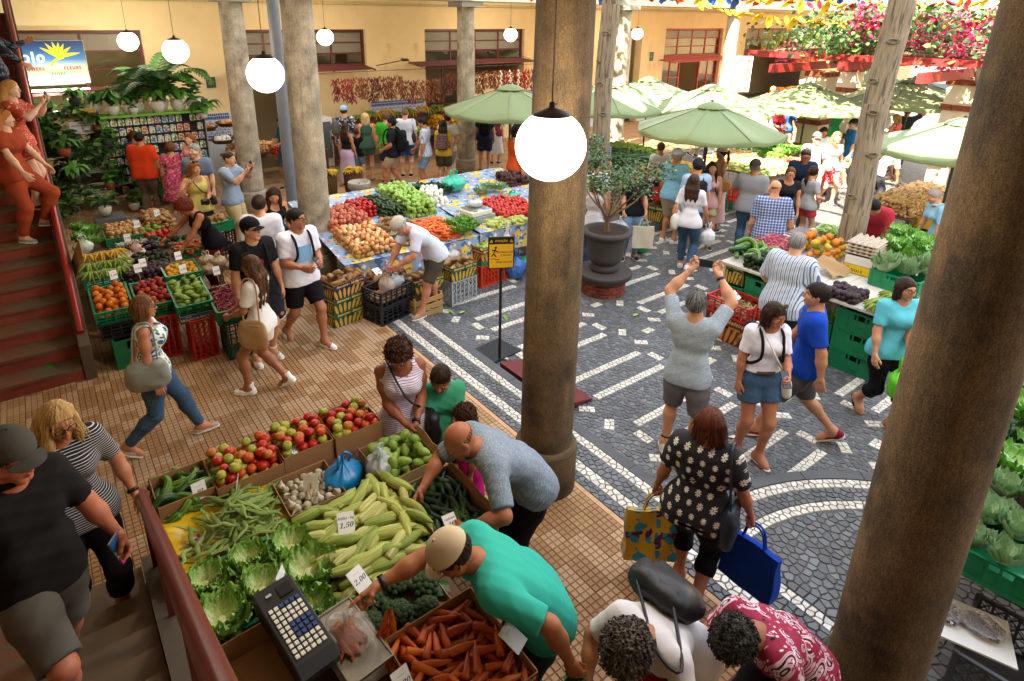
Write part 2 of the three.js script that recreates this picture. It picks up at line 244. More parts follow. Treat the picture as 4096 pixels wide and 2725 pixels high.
// windows: dark red bars, frosted panes above, clear panes below
const redBar=mat(0x5a1f1a,0.55),red2=mat(0x9a1f1a,0.5),glass=new THREE.MeshPhysicalMaterial({color:0xf2f4ee,roughness:0.03,transmission:1,thickness:0});
const frostTex=dataTex(128,(x,y)=>fbm(x*24,y*24,24,51,2),false),frost=new THREE.MeshPhysicalMaterial({color:0xb9b19c,roughness:0.6,transmission:0.55,thickness:0,bumpMap:rep(frostTex,2),bumpScale:0.01});
function windowIn(x0,x1,y0,y1,cols,rows,frostRows,m){
const w=part('window',[box(x0,x1,y1-0.07,y1,WZ-0.2,WZ-0.13),box(x0,x1,y0,y0+0.07,WZ-0.2,WZ-0.13),box(x0,x0+0.07,y0+0.07,y1-0.07,WZ-0.2,WZ-0.13),box(x1-0.07,x1,y0+0.07,y1-0.07,WZ-0.2,WZ-0.13)],m,hall);
const cw=(x1-x0-0.14)/cols,ch=(y1-y0-0.14)/rows;
for(let i=1;i<cols;i++)part('mullion',box(x0+0.07+i*cw-0.025,x0+0.07+i*cw+0.025,y0+0.07,y1-0.07,WZ-0.19,WZ-0.14),m,w);
for(let j=1;j<rows;j++)part('glazing_bar',box(x0+0.07,x1-0.07,y0+0.07+j*ch-0.02,y0+0.07+j*ch+0.02,WZ-0.185,WZ-0.137),m,w);
for(let i=0;i<cols;i++)for(let j=0;j<rows;j++)part('pane',plane(cw-0.05,ch-0.04),j>=rows-frostRows?frost:glass,w,[x0+0.07+(i+0.5)*cw,y0+0.07+(j+0.5)*ch,WZ-0.165]);
part('sill',box(x0,x1,y0-0.06,y0,WZ-0.3,WZ+0.04),m,w);
}
windowIn(4.2,8.05,2.62,HT,4,3,2,redBar);windowIn(10,13.91,2.62,HT,4,3,2,redBar);
windowIn(-2.4,2.36,2.3,HT,4,3,1,redBar);windowIn(21.3,25.2,2.5,HT,4,3,1,red2);windowIn(27,33,2.62,HT,5,2,1,red2);
windowIn(21.3,22.6,0.2,2.4,2,3,0,red2);windowIn(23.9,25.2,0.2,2.4,2,3,0,red2);
windowIn(10,11.4,0.1,2.5,2,4,0,redBar);
part('wall',box(6.4,8.05,1.2,2.5,WZ-0.35,WZ-0.02),plaster,hall);
part('wall',box(11.4,13.91,-0.1,2.2,WZ-0.3,WZ-0.02),plaster,hall);
// blue tile dado on the piers
const azul=[0,1,2].map((k)=>canvas(64,64,(g)=>{
g.fillStyle=k?'#c9d2de':'#1d3c86';g.fillRect(0,0,64,64);g.strokeStyle=g.fillStyle=k?'#244c9c':'#dfe6ee';g.lineWidth=5;
if(k===1){g.beginPath();g.arc(0,32,22,0,7);g.stroke();g.beginPath();g.arc(64,32,22,0,7);g.stroke();g.beginPath();g.arc(32,32,7,0,7);g.fill();g.fillStyle='#c9a24a';g.fillRect(28,54,8,10);}
else if(k===2){g.beginPath();g.moveTo(6,60);g.bezierCurveTo(10,10,54,10,58,60);g.stroke();g.beginPath();g.arc(32,42,9,0,7);g.fill();g.fillRect(0,2,64,6);}
else{g.lineWidth=3;for(let i=0;i<4;i++){g.beginPath();g.moveTo(i*21,0);g.lineTo(i*21-20,64);g.stroke();}g.fillRect(0,26,64,5);}
})).map((t)=>mat(0xffffff,0.25,{map:t})),azGeo=new THREE.BoxGeometry(0.134,0.134,0.012);
for(const[a,b]of[[2.42,4.15],[8.1,9.96],[14,17.55],[19.95,21.25],[25.3,26.9]]){const d=part('tile_dado',box(a-0.02,b+0.02,0,1.585,WZ,WZ+0.008),mat(0xb9bcc0,0.8),hall);for(let r=0;r<5;r++)for(let x=a+0.07;x<b-0.05;x+=0.138)part('tile',azGeo,azul[r===0?0:r===4?0:1+(r % 2)],d,[x,1.51-r*0.138,WZ+0.014]);}

// ---------- columns ----------
function columnTex(seed,base,warm){return canvas(512,1024,(g,w,h)=>{const im=g.createImageData(w,h);for(let y=0;y<h;y++)for(let x=0;x<w;x++){const u=x/w,v=y/h,n=fbm(u*8,v*20,8,seed,4),d=fbm(u*24,v*6,24,seed+9,3),q=hash(x,y,seed);let k=base*(0.72+0.5*n)+(d-0.5)*0.13+(q-0.5)*0.26+(hash(x>>1,y>>3,seed+4)-0.5)*0.1;k-=smooth(fbm(u*4,v*8,4,seed+20,4),0.56,0.8)*0.16;const o=(y*w+x)*4;im.data[o]=clamp(k*255,0,255);im.data[o+1]=clamp(k*255*(1-0.05*warm),0,255);im.data[o+2]=clamp(k*255*(1-0.16*warm),0,255);im.data[o+3]=255;}g.putImageData(im,0,0);});}
const colTexA=columnTex(3,0.64,0.75),colTexB=columnTex(8,0.44,1.5);
const columnShaft=(r)=>lathe([[r,0.44],[r*0.995,1.5],[r*0.955,3],[r*0.91,4.2]],40);
function column(x,z,r,tex,label){
const t=thing('column',label,'column',[x,0,z],0,'round concrete columns'),m=mat(tex===colTexB?0xd8bc98:0xeae0d0,0.8,{map:rep(tex,1,1),bumpMap:rep(grainTex,8,24),bumpScale:0.004});
part('shaft',columnShaft(r),m,t);
part('base',lathe([[0,0],[r+0.045,0],[r+0.045,0.40],[r+0.04,0.43],[r+0.025,0.45],[r,0.455]],40),m,t);
part('capital',cbox(r*2+0.16,0.12,r*2+0.16,0,4.262,0),concrete,t);
}
column(3.1,-3.35,0.226,colTexB,'thick brown stained concrete column at the kerb behind the large lit globe');
column(3.24,-0.72,0.226,colTexB,'huge slanting brown concrete column nearest the bean bags and cabbages');
column(3.2,-8.9,0.235,colTexA,'grey concrete column beside the onion table and stacked banana boxes');
column(3.45,-13.2,0.24,colTexA,'pale grey concrete column behind the man in striped tee photographing');
column(9.0,-13.3,0.23,colTexA,'grey concrete column rising behind the nearest green parasol and fruit shoppers');
column(14.55,-13.2,0.25,colTexA,'pale column in front of the tall printed information board');
column(20.1,-13.2,0.235,colTexA,'pale column carrying four white direction signs');
{const t=thing('metal_post','slim blue grey painted post between the two grey columns','post',[3.62,0,-11.2]);part('shaft',at(cyl(0.1,0.1,4.33,20),0,2.165,0),mat(0x74787f,0.5,{map:rep(blotTex,1,4)}),t);part('base',at(cyl(0.13,0.14,0.08,20),0,0.04,0),mat(0x5a6278,0.5),t);}

// ---------- globe lamps ----------
const globeMat=mat(0xffffff,0.4,{emissive:0xfff4e4,emissiveIntensity:1.2});
function globe(x,y,z,top,label){
const t=thing('globe_lamp',label,'lamp',[x,y,z],0,'lit globe pendant lamps');
part('globe',sph(0.2,40,28),globeMat,t);
part('cap',lathe([[0.107,0.17],[0.1,0.185],[0.05,0.205],[0.018,0.215],[0.016,0.245],[0,0.246]],24),mat(0x2c221c,0.5,{metalness:0.6}),t);
part('screw',at(cyl(0.004,0.004,0.03,6),0.02,0.232,0,0,0,1.57),mat(0x2c221c,0.5),t);
part('cord',at(cyl(0.005,0.005,top-y-0.24,6),0,0.24+(top-y-0.24)/2,0),mat(0x6b5a44,0.7),t);
const l=new THREE.PointLight(0xffeed8,0.9,0,2);l.name='lamp_light';l.castShadow=true;l.shadow.radius=9;t.add(l);
}
globe(2.32,3.25,-2.58,4.62,'huge lit white globe lamp hanging in front of the brown column');
globe(2.14,3.33,-7.1,4.62,'lit globe lamp hanging in front of the pale grey column');
globe(2.06,3.39,-11.5,4.62,'lit globe lamp hanging beside the tall palm');
globe(1.88,3.42,-15.45,4.62,'small lit globe lamp nearest the flower shop sign');
globe(6.12,3.47,-15.2,4.62,'small lit globe lamp before the frosted window beyond the grey column');
globe(11.9,3.49,-15.2,4.62,'small lit globe lamp before the window above the red chilli strings');
globe(17.5,3.48,-15.2,4.62,'smallest lit globe lamp beside the pale column and information board');

// ---------- stairs ----------
const stepMat=mat(0x9a4530,0.75,{map:rep(blotTex,0.8),bumpMap:rep(grainTex,2),bumpScale:0.003});
const wornTex=dataTex(256,(x,y)=>{const n=fbm(x*4,y*12,4,61,5),w=smooth(n,0.4,0.62);return[lerp(0.50,0.42,w),lerp(0.33,0.37,w),lerp(0.24,0.30,w)];});
const treadMat=mat(0xe8dccb,0.6,{map:rep(wornTex,0.7,2.1)});
function flight(label,x0,x1,z0,dir,n,going,tm,rm){
const t=thing('staircase',label,'staircase',[0,0,z0]),rise=0.165;
for(let k=0;k<n;k++){const a=dir*going*k,b=dir*going*(k+1),y=rise*k;part('riser',box(x0,x1,Math.max(y-0.1,-0.01),y+rise-0.034,Math.min(a,b)+(dir>0?0.012:0),Math.max(a,b)-(dir<0?0.012:0)),rm,t);part('tread',box(x0,x1,y+rise-0.034,y+rise,Math.min(a,b)-(dir>0?0.012:0.0),Math.max(a,b)+(dir<0?0.012:0)),tm,t);}
return t;
}
const sA=flight('worn red painted stairs climbing away beside the plant shop',-2.6,-0.09,-7.63,-1,24,0.3,treadMat,stepMat);
{const L=24*0.3,h=24*0.165,g=new THREE.Shape([new THREE.Vector2(0,0),new THREE.Vector2(0,0.42),new THREE.Vector2(L,h+0.42),new THREE.Vector2(L,h-0.3),new THREE.Vector2(0.7,0)]);const e=new THREE.ExtrudeGeometry(g,{depth:0.1,bevelEnabled:true,bevelSize:0.008,bevelThickness:0.008,bevelSegments:1});e.rotateY(Math.PI/2);part('stringer',at(e,-0.075,0,0.02),mat(0x5e4c3a,0.85,{map:rep(blotTex,1.1),bumpMap:rep(grainTex,3),bumpScale:0.004}),sA);
part('string_face',(()=>{const q=new THREE.ExtrudeGeometry(new THREE.Shape([new THREE.Vector2(0.05,0.02),new THREE.Vector2(0.05,0.4),new THREE.Vector2(L,h+0.36),new THREE.Vector2(L,h-0.2)]),{depth:0.012,bevelEnabled:false});q.rotateY(Math.PI/2);return q.translate(-0.099,0,0);})(),mat(0x6d1d18,0.5),sA);
part('handrail',bar([-0.03,0.53,-0.12],[-0.03,h+0.53,-L],0.036,14),mat(0x8c1512,0.32,{clearcoat:0.4}),sA);
for(let k=0;k<6;k++)part('rail_bracket',bar([-0.03,0.5+k*0.72+0.1,-0.12-0.2-k*1.3],[-0.03,0.35+k*0.72+0.1,-0.3-k*1.3],0.012),redBar,sA);
part('tape_mark',box(-0.42,-0.35,0.166,0.168,-0.29,-0.16),mat(0x1f7a2c,0.6),sA);}
const sB=flight('dark worn steps climbing toward the viewer beside the red handrail',-2.8,0.02,-4.23,1,13,0.3,treadMat,stepMat);
{const L=13*0.3,h=13*0.165,g=new THREE.Shape([new THREE.Vector2(0,0),new THREE.Vector2(0,0.22),new THREE.Vector2(L,h+0.22),new THREE.Vector2(L,h-0.5),new THREE.Vector2(1.2,0)]),e=new THREE.ExtrudeGeometry(g,{depth:0.09,bevelEnabled:false});e.rotateY(-Math.PI/2);part('stringer',at(e,0.115,0,-0.02),mat(0x54483a,0.85,{map:rep(blotTex,1.1)}),sB);
const rail=part('handrail',tube([[0.1,0.86,0.14],[0.1,0.94,0.22],[0.1,1.05,0.4],[0.1,1.34,0.94],[0.1,1.7,1.6],[0.1,2.18,2.5],[0.1,2.75,3.55]],0.035,60,16),mat(0x66140c,0.36,{clearcoat:0.25,clearcoatRoughness:0.2}),sB);
part('end_cap',at(sph(0.036,14,10),0.1,0.86,0.14),mat(0x66140c,0.36,{clearcoat:0.25,clearcoatRoughness:0.2}),rail);
for(let k=0;k<4;k++)part('baluster',box(0.082,0.118,0.2+k*0.55*0.9,0.98+k*0.55,0.3+k*1.0,0.336+k*1.0),redBar,sB);}
part('landing',box(-3.3,0.1,1.98,2.145,-0.33,4),stepMat,hall);
// ---------- people: one continuous body each, from a field of tapered bones ----------
const sub3=(a,b)=>[a[0]-b[0],a[1]-b[1],a[2]-b[2]],add3=(a,b,k=1)=>[a[0]+b[0]*k,a[1]+b[1]*k,a[2]+b[2]*k],dot3=(a,b)=>a[0]*b[0]+a[1]*b[1]+a[2]*b[2],len3=(a)=>Math.hypot(...a),nrm3=(a)=>{const l=len3(a)||1;return[a[0]/l,a[1]/l,a[2]/l];},crs3=(a,b)=>[a[1]*b[2]-a[2]*b[1],a[2]*b[0]-a[0]*b[2],a[0]*b[1]-a[1]*b[0]],mix3=(a,b,t)=>[lerp(a[0],b[0],t),lerp(a[1],b[1],t),lerp(a[2],b[2],t)];
const smin=(a,b,k)=>{const h=Math.max(k-Math.abs(a-b),0)/k;return Math.min(a,b)-h*h*k*0.25;};
// surface of f < 0 inside the box (naive surface nets); far(c, r) may say that a block holds no surface
function nets(f,lo,hi,h,blockF){
const n=[0,1,2].map((k)=>Math.ceil((hi[k]-lo[k])/h)+2),[nx,ny,nz]=n,F=new Float32Array(nx*ny*nz).fill(1),B=8,ix=(i,j,k)=>(k*ny+j)*nx+i;
for(let bk=0;bk<nz;bk+=B)for(let bj=0;bj<ny;bj+=B)for(let bi=0;bi<nx;bi+=B){
const r=B*h*0.87,cx=lo[0]+(bi+B/2)*h,cy=lo[1]+(bj+B/2)*h,cz=lo[2]+(bk+B/2)*h;
let g=f;if(blockF){g=blockF(cx,cy,cz,r);if(typeof g==='number'){if(g<0)for(let k=bk;k<Math.min(bk+B,nz);k++)for(let j=bj;j<Math.min(bj+B,ny);j++)F.fill(-1,ix(bi,j,k),ix(Math.min(bi+B,nx),j,k));continue;}}
for(let k=bk;k<Math.min(bk+B,nz);k++)for(let j=bj;j<Math.min(bj+B,ny);j++)for(let i=bi;i<Math.min(bi+B,nx);i++)F[ix(i,j,k)]=g(lo[0]+i*h,lo[1]+j*h,lo[2]+k*h);
}
const id=new Int32Array(nx*ny*nz).fill(-1),P=[],I=[],v=new Float64Array(8);
for(let k=0;k<nz-1;k++)for(let j=0;j<ny-1;j++)for(let i=0;i<nx-1;i++){
let m=0;for(let c=0;c<8;c++){v[c]=F[ix(i+(c&1),j+(c>>1&1),k+(c>>2))];if(v[c]<0)m|=1<<c;}
if(m===0||m===255)continue;
let x=0,y=0,z=0,q=0;
for(let a=0;a<8;a++)for(let e=1;e<8;e<<=1)if(!(a&e)){const b=a|e;if((v[a]<0)!==(v[b]<0)){const t=v[a]/(v[a]-v[b]);x+=(a&1)+(e===1?t:0);y+=(a>>1&1)+(e===2?t:0);z+=(a>>2)+(e===4?t:0);q++;}}
id[ix(i,j,k)]=P.length/3;P.push(lo[0]+(i+x/q)*h,lo[1]+(j+y/q)*h,lo[2]+(k+z/q)*h);
}
const quad=(a,b,c,d,flip)=>{if(a<0||b<0||c<0||d<0)return;flip?I.push(a,c,b,b,c,d):I.push(a,b,c,b,d,c);};
for(let k=1;k<nz-1;k++)for(let j=1;j<ny-1;j++)for(let i=1;i<nx-1;i++){
const s=F[ix(i,j,k)]<0;
if(s !==F[ix(i+1,j,k)]<0)quad(id[ix(i,j-1,k-1)],id[ix(i,j,k-1)],id[ix(i,j-1,k)],id[ix(i,j,k)],!s);
if(s !==F[ix(i,j+1,k)]<0)quad(id[ix(i-1,j,k-1)],id[ix(i-1,j,k)],id[ix(i,j,k-1)],id[ix(i,j,k)],!s);
if(s !==F[ix(i,j,k+1)]<0)quad(id[ix(i-1,j-1,k)],id[ix(i,j-1,k)],id[ix(i-1,j,k)],id[ix(i,j,k)],!s);
}
return{P,I};
}
// bones: { a, b, ra, rb, g (blend group), cut: [point, normal] }
function boneField(B,kg,k2,cuts=[],subs=[]){
const one=(p,x,y,z)=>{
const dx=p.b[0]-p.a[0],dy=p.b[1]-p.a[1],dz=p.b[2]-p.a[2],ex=x-p.a[0],ey=y-p.a[1],ez=z-p.a[2],l=dx*dx+dy*dy+dz*dz;
const t=l>1e-9?clamp((ex*dx+ey*dy+ez*dz)/l,0,1):0,d=Math.hypot(ex-dx*t,ey-dy*t,ez-dz*t)-(p.ra+(p.rb-p.ra)*t);
return p.cut?Math.max(d,(x-p.cut[0][0])*p.cut[1][0]+(y-p.cut[0][1])*p.cut[1][1]+(z-p.cut[0][2])*p.cut[1][2]):d;
};
const ng=Math.max(...B.map((p)=>p.g))+1;
const make=(L)=>{const by=[];for(let g=0;g<ng;g++){const q=L.filter((p)=>p.g===g);if(q.length)by.push(q);}
return(x,y,z)=>{let d=9;for(const q of by){let e=one(q[0],x,y,z);for(let i=1;i<q.length;i++)e=smin(e,one(q[i],x,y,z),kg);d=d===9?e:smin(d,e,k2);}for(const c of cuts)d=Math.max(d,(x-c[0][0])*c[1][0]+(y-c[0][1])*c[1][1]+(z-c[0][2])*c[1][2]);for(const s of subs)d=Math.max(d,s[3]-Math.hypot(x-s[0],y-s[1],z-s[2]));return d;};};
const block=(x,y,z,r)=>{let m=9;const D=B.map((p)=>{const d=one(p,x,y,z);if(d<m)m=d;return d;});if(m>r*1.15+0.05)return 1;const L=B.filter((p,i)=>D[i]<m+2.4*r+0.08);return make(L);};
const lo=[9,9,9],hi=[-9,-9,-9];for(const p of B)for(let k=0;k<3;k++){const r=Math.max(p.ra,p.rb)+0.01;lo[k]=Math.min(lo[k],p.a[k]-r,p.b[k]-r);hi[k]=Math.max(hi[k],p.a[k]+r,p.b[k]+r);}
return{block,lo,hi};
}
function relax(m,n=2){const N=m.P.length/3,c=new Float32Array(N);for(let t=0;t<n;t++){const S=new Float32Array(N*3);c.fill(0);for(let i=0;i<m.I.length;i+=3)for(let e=0;e<3;e++){const a=m.I[i+e],b=m.I[i+(e+1)% 3];c[a]++;for(let k=0;k<3;k++)S[a*3+k]+=m.P[b*3+k];}for(let i=0;i<N;i++)if(c[i])for(let k=0;k<3;k++)m.P[i*3+k]+=(S[i*3+k]/c[i]-m.P[i*3+k])*(t % 2?-0.42:0.5);}return m;}
const skin3=(B,h,kg,k2,cuts,subs)=>{const f=boneField(B,kg,k2,cuts,subs);return relax(nets(null,f.lo.map((v)=>v-h*1.7),f.hi.map((v)=>v+h*1.7),h,f.block));};
const ell=(x,y,z,c,r)=>{const a=(x-c[0])/r[0],b=(y-c[1])/r[1],d=(z-c[2])/r[2],k=Math.hypot(a,b,d);return(k-1)*Math.min(...r)*(k<0.2?1:1);};
const cone=(x,y,z,a,b,ra,rb)=>{const d=sub3(b,a),e=[x-a[0],y-a[1],z-a[2]],t=clamp(dot3(e,d)/dot3(d,d),0,1);return Math.hypot(e[0]-d[0]*t,e[1]-d[1]*t,e[2]-d[2]*t)-lerp(ra,rb,t);};
// head templates in their own frame: origin between the ears, face to +z
const headT={};
function headTemplate(fem,h){
return headT[fem+'_'+h]??=(()=>{
const w=fem?0.95:1;
const f=(x0,y,z)=>{
const x=Math.abs(x0)/w;
let d=ell(x,y,z,[0,0.03,-0.012],[0.075,0.092,0.097]);
d=smin(d,cone(x,y,z,[0.02,-0.035,0.03],[0.012,-0.092,0.066],0.054,fem?0.022:0.028),0.04);
d=smin(d,cone(x,y,z,[0.048,-0.03,0.02],[0.04,-0.075,0.02],0.028,0.02),0.03);
d=smin(d,cone(x,y,z,[0.012,0.036,0.08],[0.045,0.034,0.066],0.012,0.01),0.02);
d=smin(d,ell(x,y,z,[0.043,-0.022,0.062],[0.022,0.02,0.022]),0.025);
d=Math.max(d,-smin(0.3,ell(x,y,z,[0.033,0.011,0.1],[0.02,0.012,0.016]),0.01));
d=smin(d,ell(x,y,z,[0.033,0.009,0.0755],[0.0135,0.0125,0.0125]),0.004);
d=smin(d,cone(x,y,z,[0,0.02,0.087],[0,-0.026,0.108],0.008,0.0125),0.014);
d=smin(d,ell(x,y,z,[0.012,-0.03,0.094],[0.009,0.008,0.011]),0.008);
d=smin(d,cone(x,y,z,[0,-0.056,0.096],[0.021,-0.058,0.083],0.0072,0.003),0.007);
d=smin(d,cone(x,y,z,[0,-0.068,0.094],[0.017,-0.066,0.084],0.008,0.003),0.007);
d=smin(d,ell(x,y,z,[0.079,0.0,-0.008],[0.011,0.032,0.02]),0.008);
d=smin(d,cone(x,y,z,[0,-0.05,-0.03],[0,-0.15,-0.035],0.05,0.05),0.03);
return Math.max(d,-y-0.135);
};
const m=nets(f,[-0.1,-0.14,-0.12],[0.1,0.13,0.13],h);
m.C=[];for(let i=0;i<m.P.length;i+=3){const x=Math.abs(m.P[i])/w,y=m.P[i+1],z=m.P[i+2];let c=0;const e=Math.hypot(x-0.033,(y-0.009)*1.25,z-0.0755);if(e<0.0152&&z>0.081)c=Math.hypot(x-0.033,y-0.009)<0.0058?3:Math.abs(y-0.009)>0.0085?0:2;else if(y>-0.077&&y<-0.05&&x<0.024&&z>0.082)c=1;else if(y>0.024&&y<0.034+0.05*Math.max(0,0.03-x)&&x>0.012&&x<0.056&&z>0.06)c=4;m.C.push(c);}
return m;
})();
}
// hands: fingers down, thumb to +z, palm to -x (a left hand); curl for index, middle, ring, little
const handT={};
function handTemplate(kind,h){
return handT[kind+h]??=(()=>{
const B=[],c={relaxed:[0.3,0.36,0.42,0.46],grip:[1.15,1.2,1.25,1.3],point:[0.12,0.95,1.1,1.15],flat:[0.06,0.05,0.07,0.1],hold:[0.62,0.7,0.75,0.8]}[kind],zz=[0.031,0.0105,-0.0105,-0.03],ll=[0.07,0.078,0.073,0.058];
B.push({a:[0,0.03,0],b:[0,-0.01,0],ra:0.026,rb:0.027,g:0});
for(let i=0;i<4;i++){
B.push({a:[0,-0.01,zz[i]*0.62],b:[0,-0.085+Math.abs(i-1)*0.004,zz[i]],ra:0.0175,rb:0.0128,g:0});
let p=[0,-0.085+Math.abs(i-1)*0.004,zz[i]],a=0;const r=i===3?0.0078:0.0092;
for(let s=0;s<3;s++){a+=c[i]*[0.85,1,0.7][s];const l=ll[i]*[0.44,0.32,0.26][s],q=[p[0]-Math.sin(a)*l,p[1]-Math.cos(a)*l,p[2]+(i-1.5)*-0.002];B.push({a:p,b:q,ra:r*(1.02-s*0.09),rb:r*(0.95-s*0.1),g:i+1});p=q;}
}
const t=kind==='relaxed'||kind==='flat'?[[0,-0.022,0.02],[-0.012,-0.05,0.047],[-0.022,-0.078,0.058],[-0.03,-0.1,0.06]]:[[0,-0.022,0.02],[-0.022,-0.046,0.04],[-0.042,-0.068,0.034],[-0.052,-0.088,0.022]];
for(let s=0;s<3;s++)B.push({a:t[s],b:t[s+1],ra:[0.0175,0.0125,0.011][s],rb:[0.0125,0.011,0.0088][s],g:s?6:0});
return skin3(B,h,0.012,0.005);
})();
}
function shoeTemplate(kind,h){
const foot=(x,y,z,g)=>Math.min(cone(x,y,z,[0,-0.05,-0.045],[0.006,-0.058,0.06],0.036+g,0.044+g),cone(x,y,z,[0.006,-0.058,0.06],[0.0,-0.06,0.148],0.044+g,0.03+g));
const key=kind+h;if(shoeT[key])return shoeT[key];
const up=kind==='sandal'?null:nets((x,y,z)=>{let d=foot(x,y,z,0.004);d=smin(d,cone(x,y,z,[0,-0.045,-0.02],[0,kind==='high'?0.05:0.004,-0.018],0.042,kind==='high'?0.044:0.043),0.03);d=Math.max(d,y-(kind==='high'?0.05:kind==='slip'?-0.03:-0.002)-(kind==='slip'?0:z*-0.12));return Math.max(d,-0.072-y);},[-0.07,-0.09,-0.1],[0.07,0.11,0.2],h);
const so=nets((x,y,z)=>Math.max(foot(x,-0.058,z,kind==='sandal'?0.004:0.008),Math.abs(y+0.074)-(kind==='sandal'?0.009:0.0125)),[-0.07,-0.1,-0.1],[0.07,-0.05,0.2],h);
return shoeT[key]={up,so};
}
const shoeT={};
// cloth prints, uv in metres
const clothTex={};
function cloth(kind,a,b,c){
return clothTex[[kind,a,b,c]]??=canvas(256,256,(g,W)=>{
const R=mulberry(kind.length*77+(a+'').length);g.fillStyle=a;g.fillRect(0,0,W,W);
if(kind==='stripes'){g.fillStyle=b;for(let i=0;i<16;i++)g.fillRect(0,i*16,W,c==='thin'?4:c==='wide'?9:6);}
if(kind==='pinstripes'){g.fillStyle=b;for(let i=0;i<16;i++)g.fillRect(i*16+(i % 2)*2,0,i % 2?3:7,W);}
if(kind==='plaid'){g.globalAlpha=0.55;g.fillStyle=b;for(let i=0;i<8;i++){g.fillRect(i*32,0,16,W);g.fillRect(0,i*32,W,16);}g.fillStyle=c||'#ffffff';for(let i=0;i<8;i++){g.fillRect(i*32+22,0,3,W);g.fillRect(0,i*32+22,W,3);}}
if(kind==='floral'){for(let i=0;i<150;i++){g.fillStyle=R()<0.55?b:c||b;const x=R()*W,y=R()*W,s=5+R()*12;for(const ox of[-W,0,W])for(const oy of[-W,0,W]){g.beginPath();g.ellipse(x+ox,y+oy,s,s*(0.35+0.5*R()),R()*3,0,7);g.fill();}}}
if(kind==='daisies'){g.fillStyle=b;for(let i=0;i<5;i++)for(let j=0;j<5;j++){const x=(i+0.5+(j % 2)*0.5)*51.2+R()*8,y=(j+0.5)*51.2+R()*8,s=9+R()*5;for(let k=0;k<8;k++){g.beginPath();g.ellipse((x+Math.cos(k*0.785)*s*0.6)% W,(y+Math.sin(k*0.785)*s*0.9)% W,3.2,6.5,k*0.785+1.57,0,7);g.fill();}}}
if(kind==='blobs'){for(let i=0;i<26;i++){g.fillStyle=[b,c,a][i % 3];g.beginPath();g.ellipse(R()*W,R()*W,20+R()*40,14+R()*22,R()*3,0,7);g.fill();}}
if(kind==='dots'){g.fillStyle=b;for(let i=0;i<90;i++){g.beginPath();g.arc(R()*W,R()*W,3+R()*2.5,0,7);g.fill();}}
if(kind==='paisley'){for(let i=0;i<26;i++){const x=R()*W,y=R()*W,s=10+R()*34;for(let k=5;k>0;k--){g.strokeStyle=[b,c,'#f4dfe4','#1c1418',b][k % 5];g.lineWidth=s/12+1.2;g.beginPath();g.ellipse(x,y,s*k/5,s*k/7,i*0.7,0.3,5.4);g.stroke();}}for(let i=0;i<150;i++){g.fillStyle=pick([b,c,'#f6e6ea','#120c10'],R);g.beginPath();g.arc(R()*W,R()*W,1.5+R()*4,0,7);g.fill();}}
if(kind==='denim'){for(let i=0;i<5000;i++){g.globalAlpha=0.12+0.14*R();g.fillStyle=R()<0.5?b:'#0c1626';g.fillRect(R()*W,R()*W,1.5,3+R()*7);}}
if(kind==='heather'){for(let i=0;i<9000;i++){g.globalAlpha=0.22;g.fillStyle=R()<0.5?b:'#ffffff';g.fillRect(R()*W,R()*W,3+R()*5,1.3);}}
});
}
const PATS={blobs:0.6,stripes:0.25,pinstripes:0.36,plaid:0.34,floral:0.45,daisies:0.42,dots:0.34,paisley:0.42,denim:0.4,heather:0.3};
function fabric(c,rough=0.85){if(Array.isArray(c)){const t=rep(cloth(...c),1/PATS[c[0]]);return mats['cl'+c]??=new THREE.MeshStandardMaterial({map:t,roughness:rough});}return mats['cl'+c]??=new THREE.MeshPhysicalMaterial({color:c,roughness:rough,specularIntensity:0.3,sheen:0.08,sheenRoughness:0.6,sheenColor:new THREE.Color(c).lerp(new THREE.Color(1,1,1),0.3)});}
function ik(S,T,l1,l2,hint){let d=sub3(T,S),L=len3(d);const m=(l1+l2)*0.995;if(L>m){d=d.map((v)=>v*m/L);L=m;T=add3(S,d);}const n=nrm3(d),a=(l1*l1-l2*l2+L*L)/(2*L),h=Math.sqrt(Math.max(0,l1*l1-a*a));const k=dot3(hint,n),q=nrm3(add3(hint,n,-k));return[add3(add3(S,n,a),q,h),T];}
const turnTo=(x,z,deg)=>{const l=Math.hypot(x,z),v=[x/l,z/l],a=deg*Math.PI/180;return Math.atan2(-v[0]*Math.cos(a)-v[1]*Math.sin(a),-v[1]*Math.cos(a)+v[0]*Math.sin(a));};
let nPeople=0;
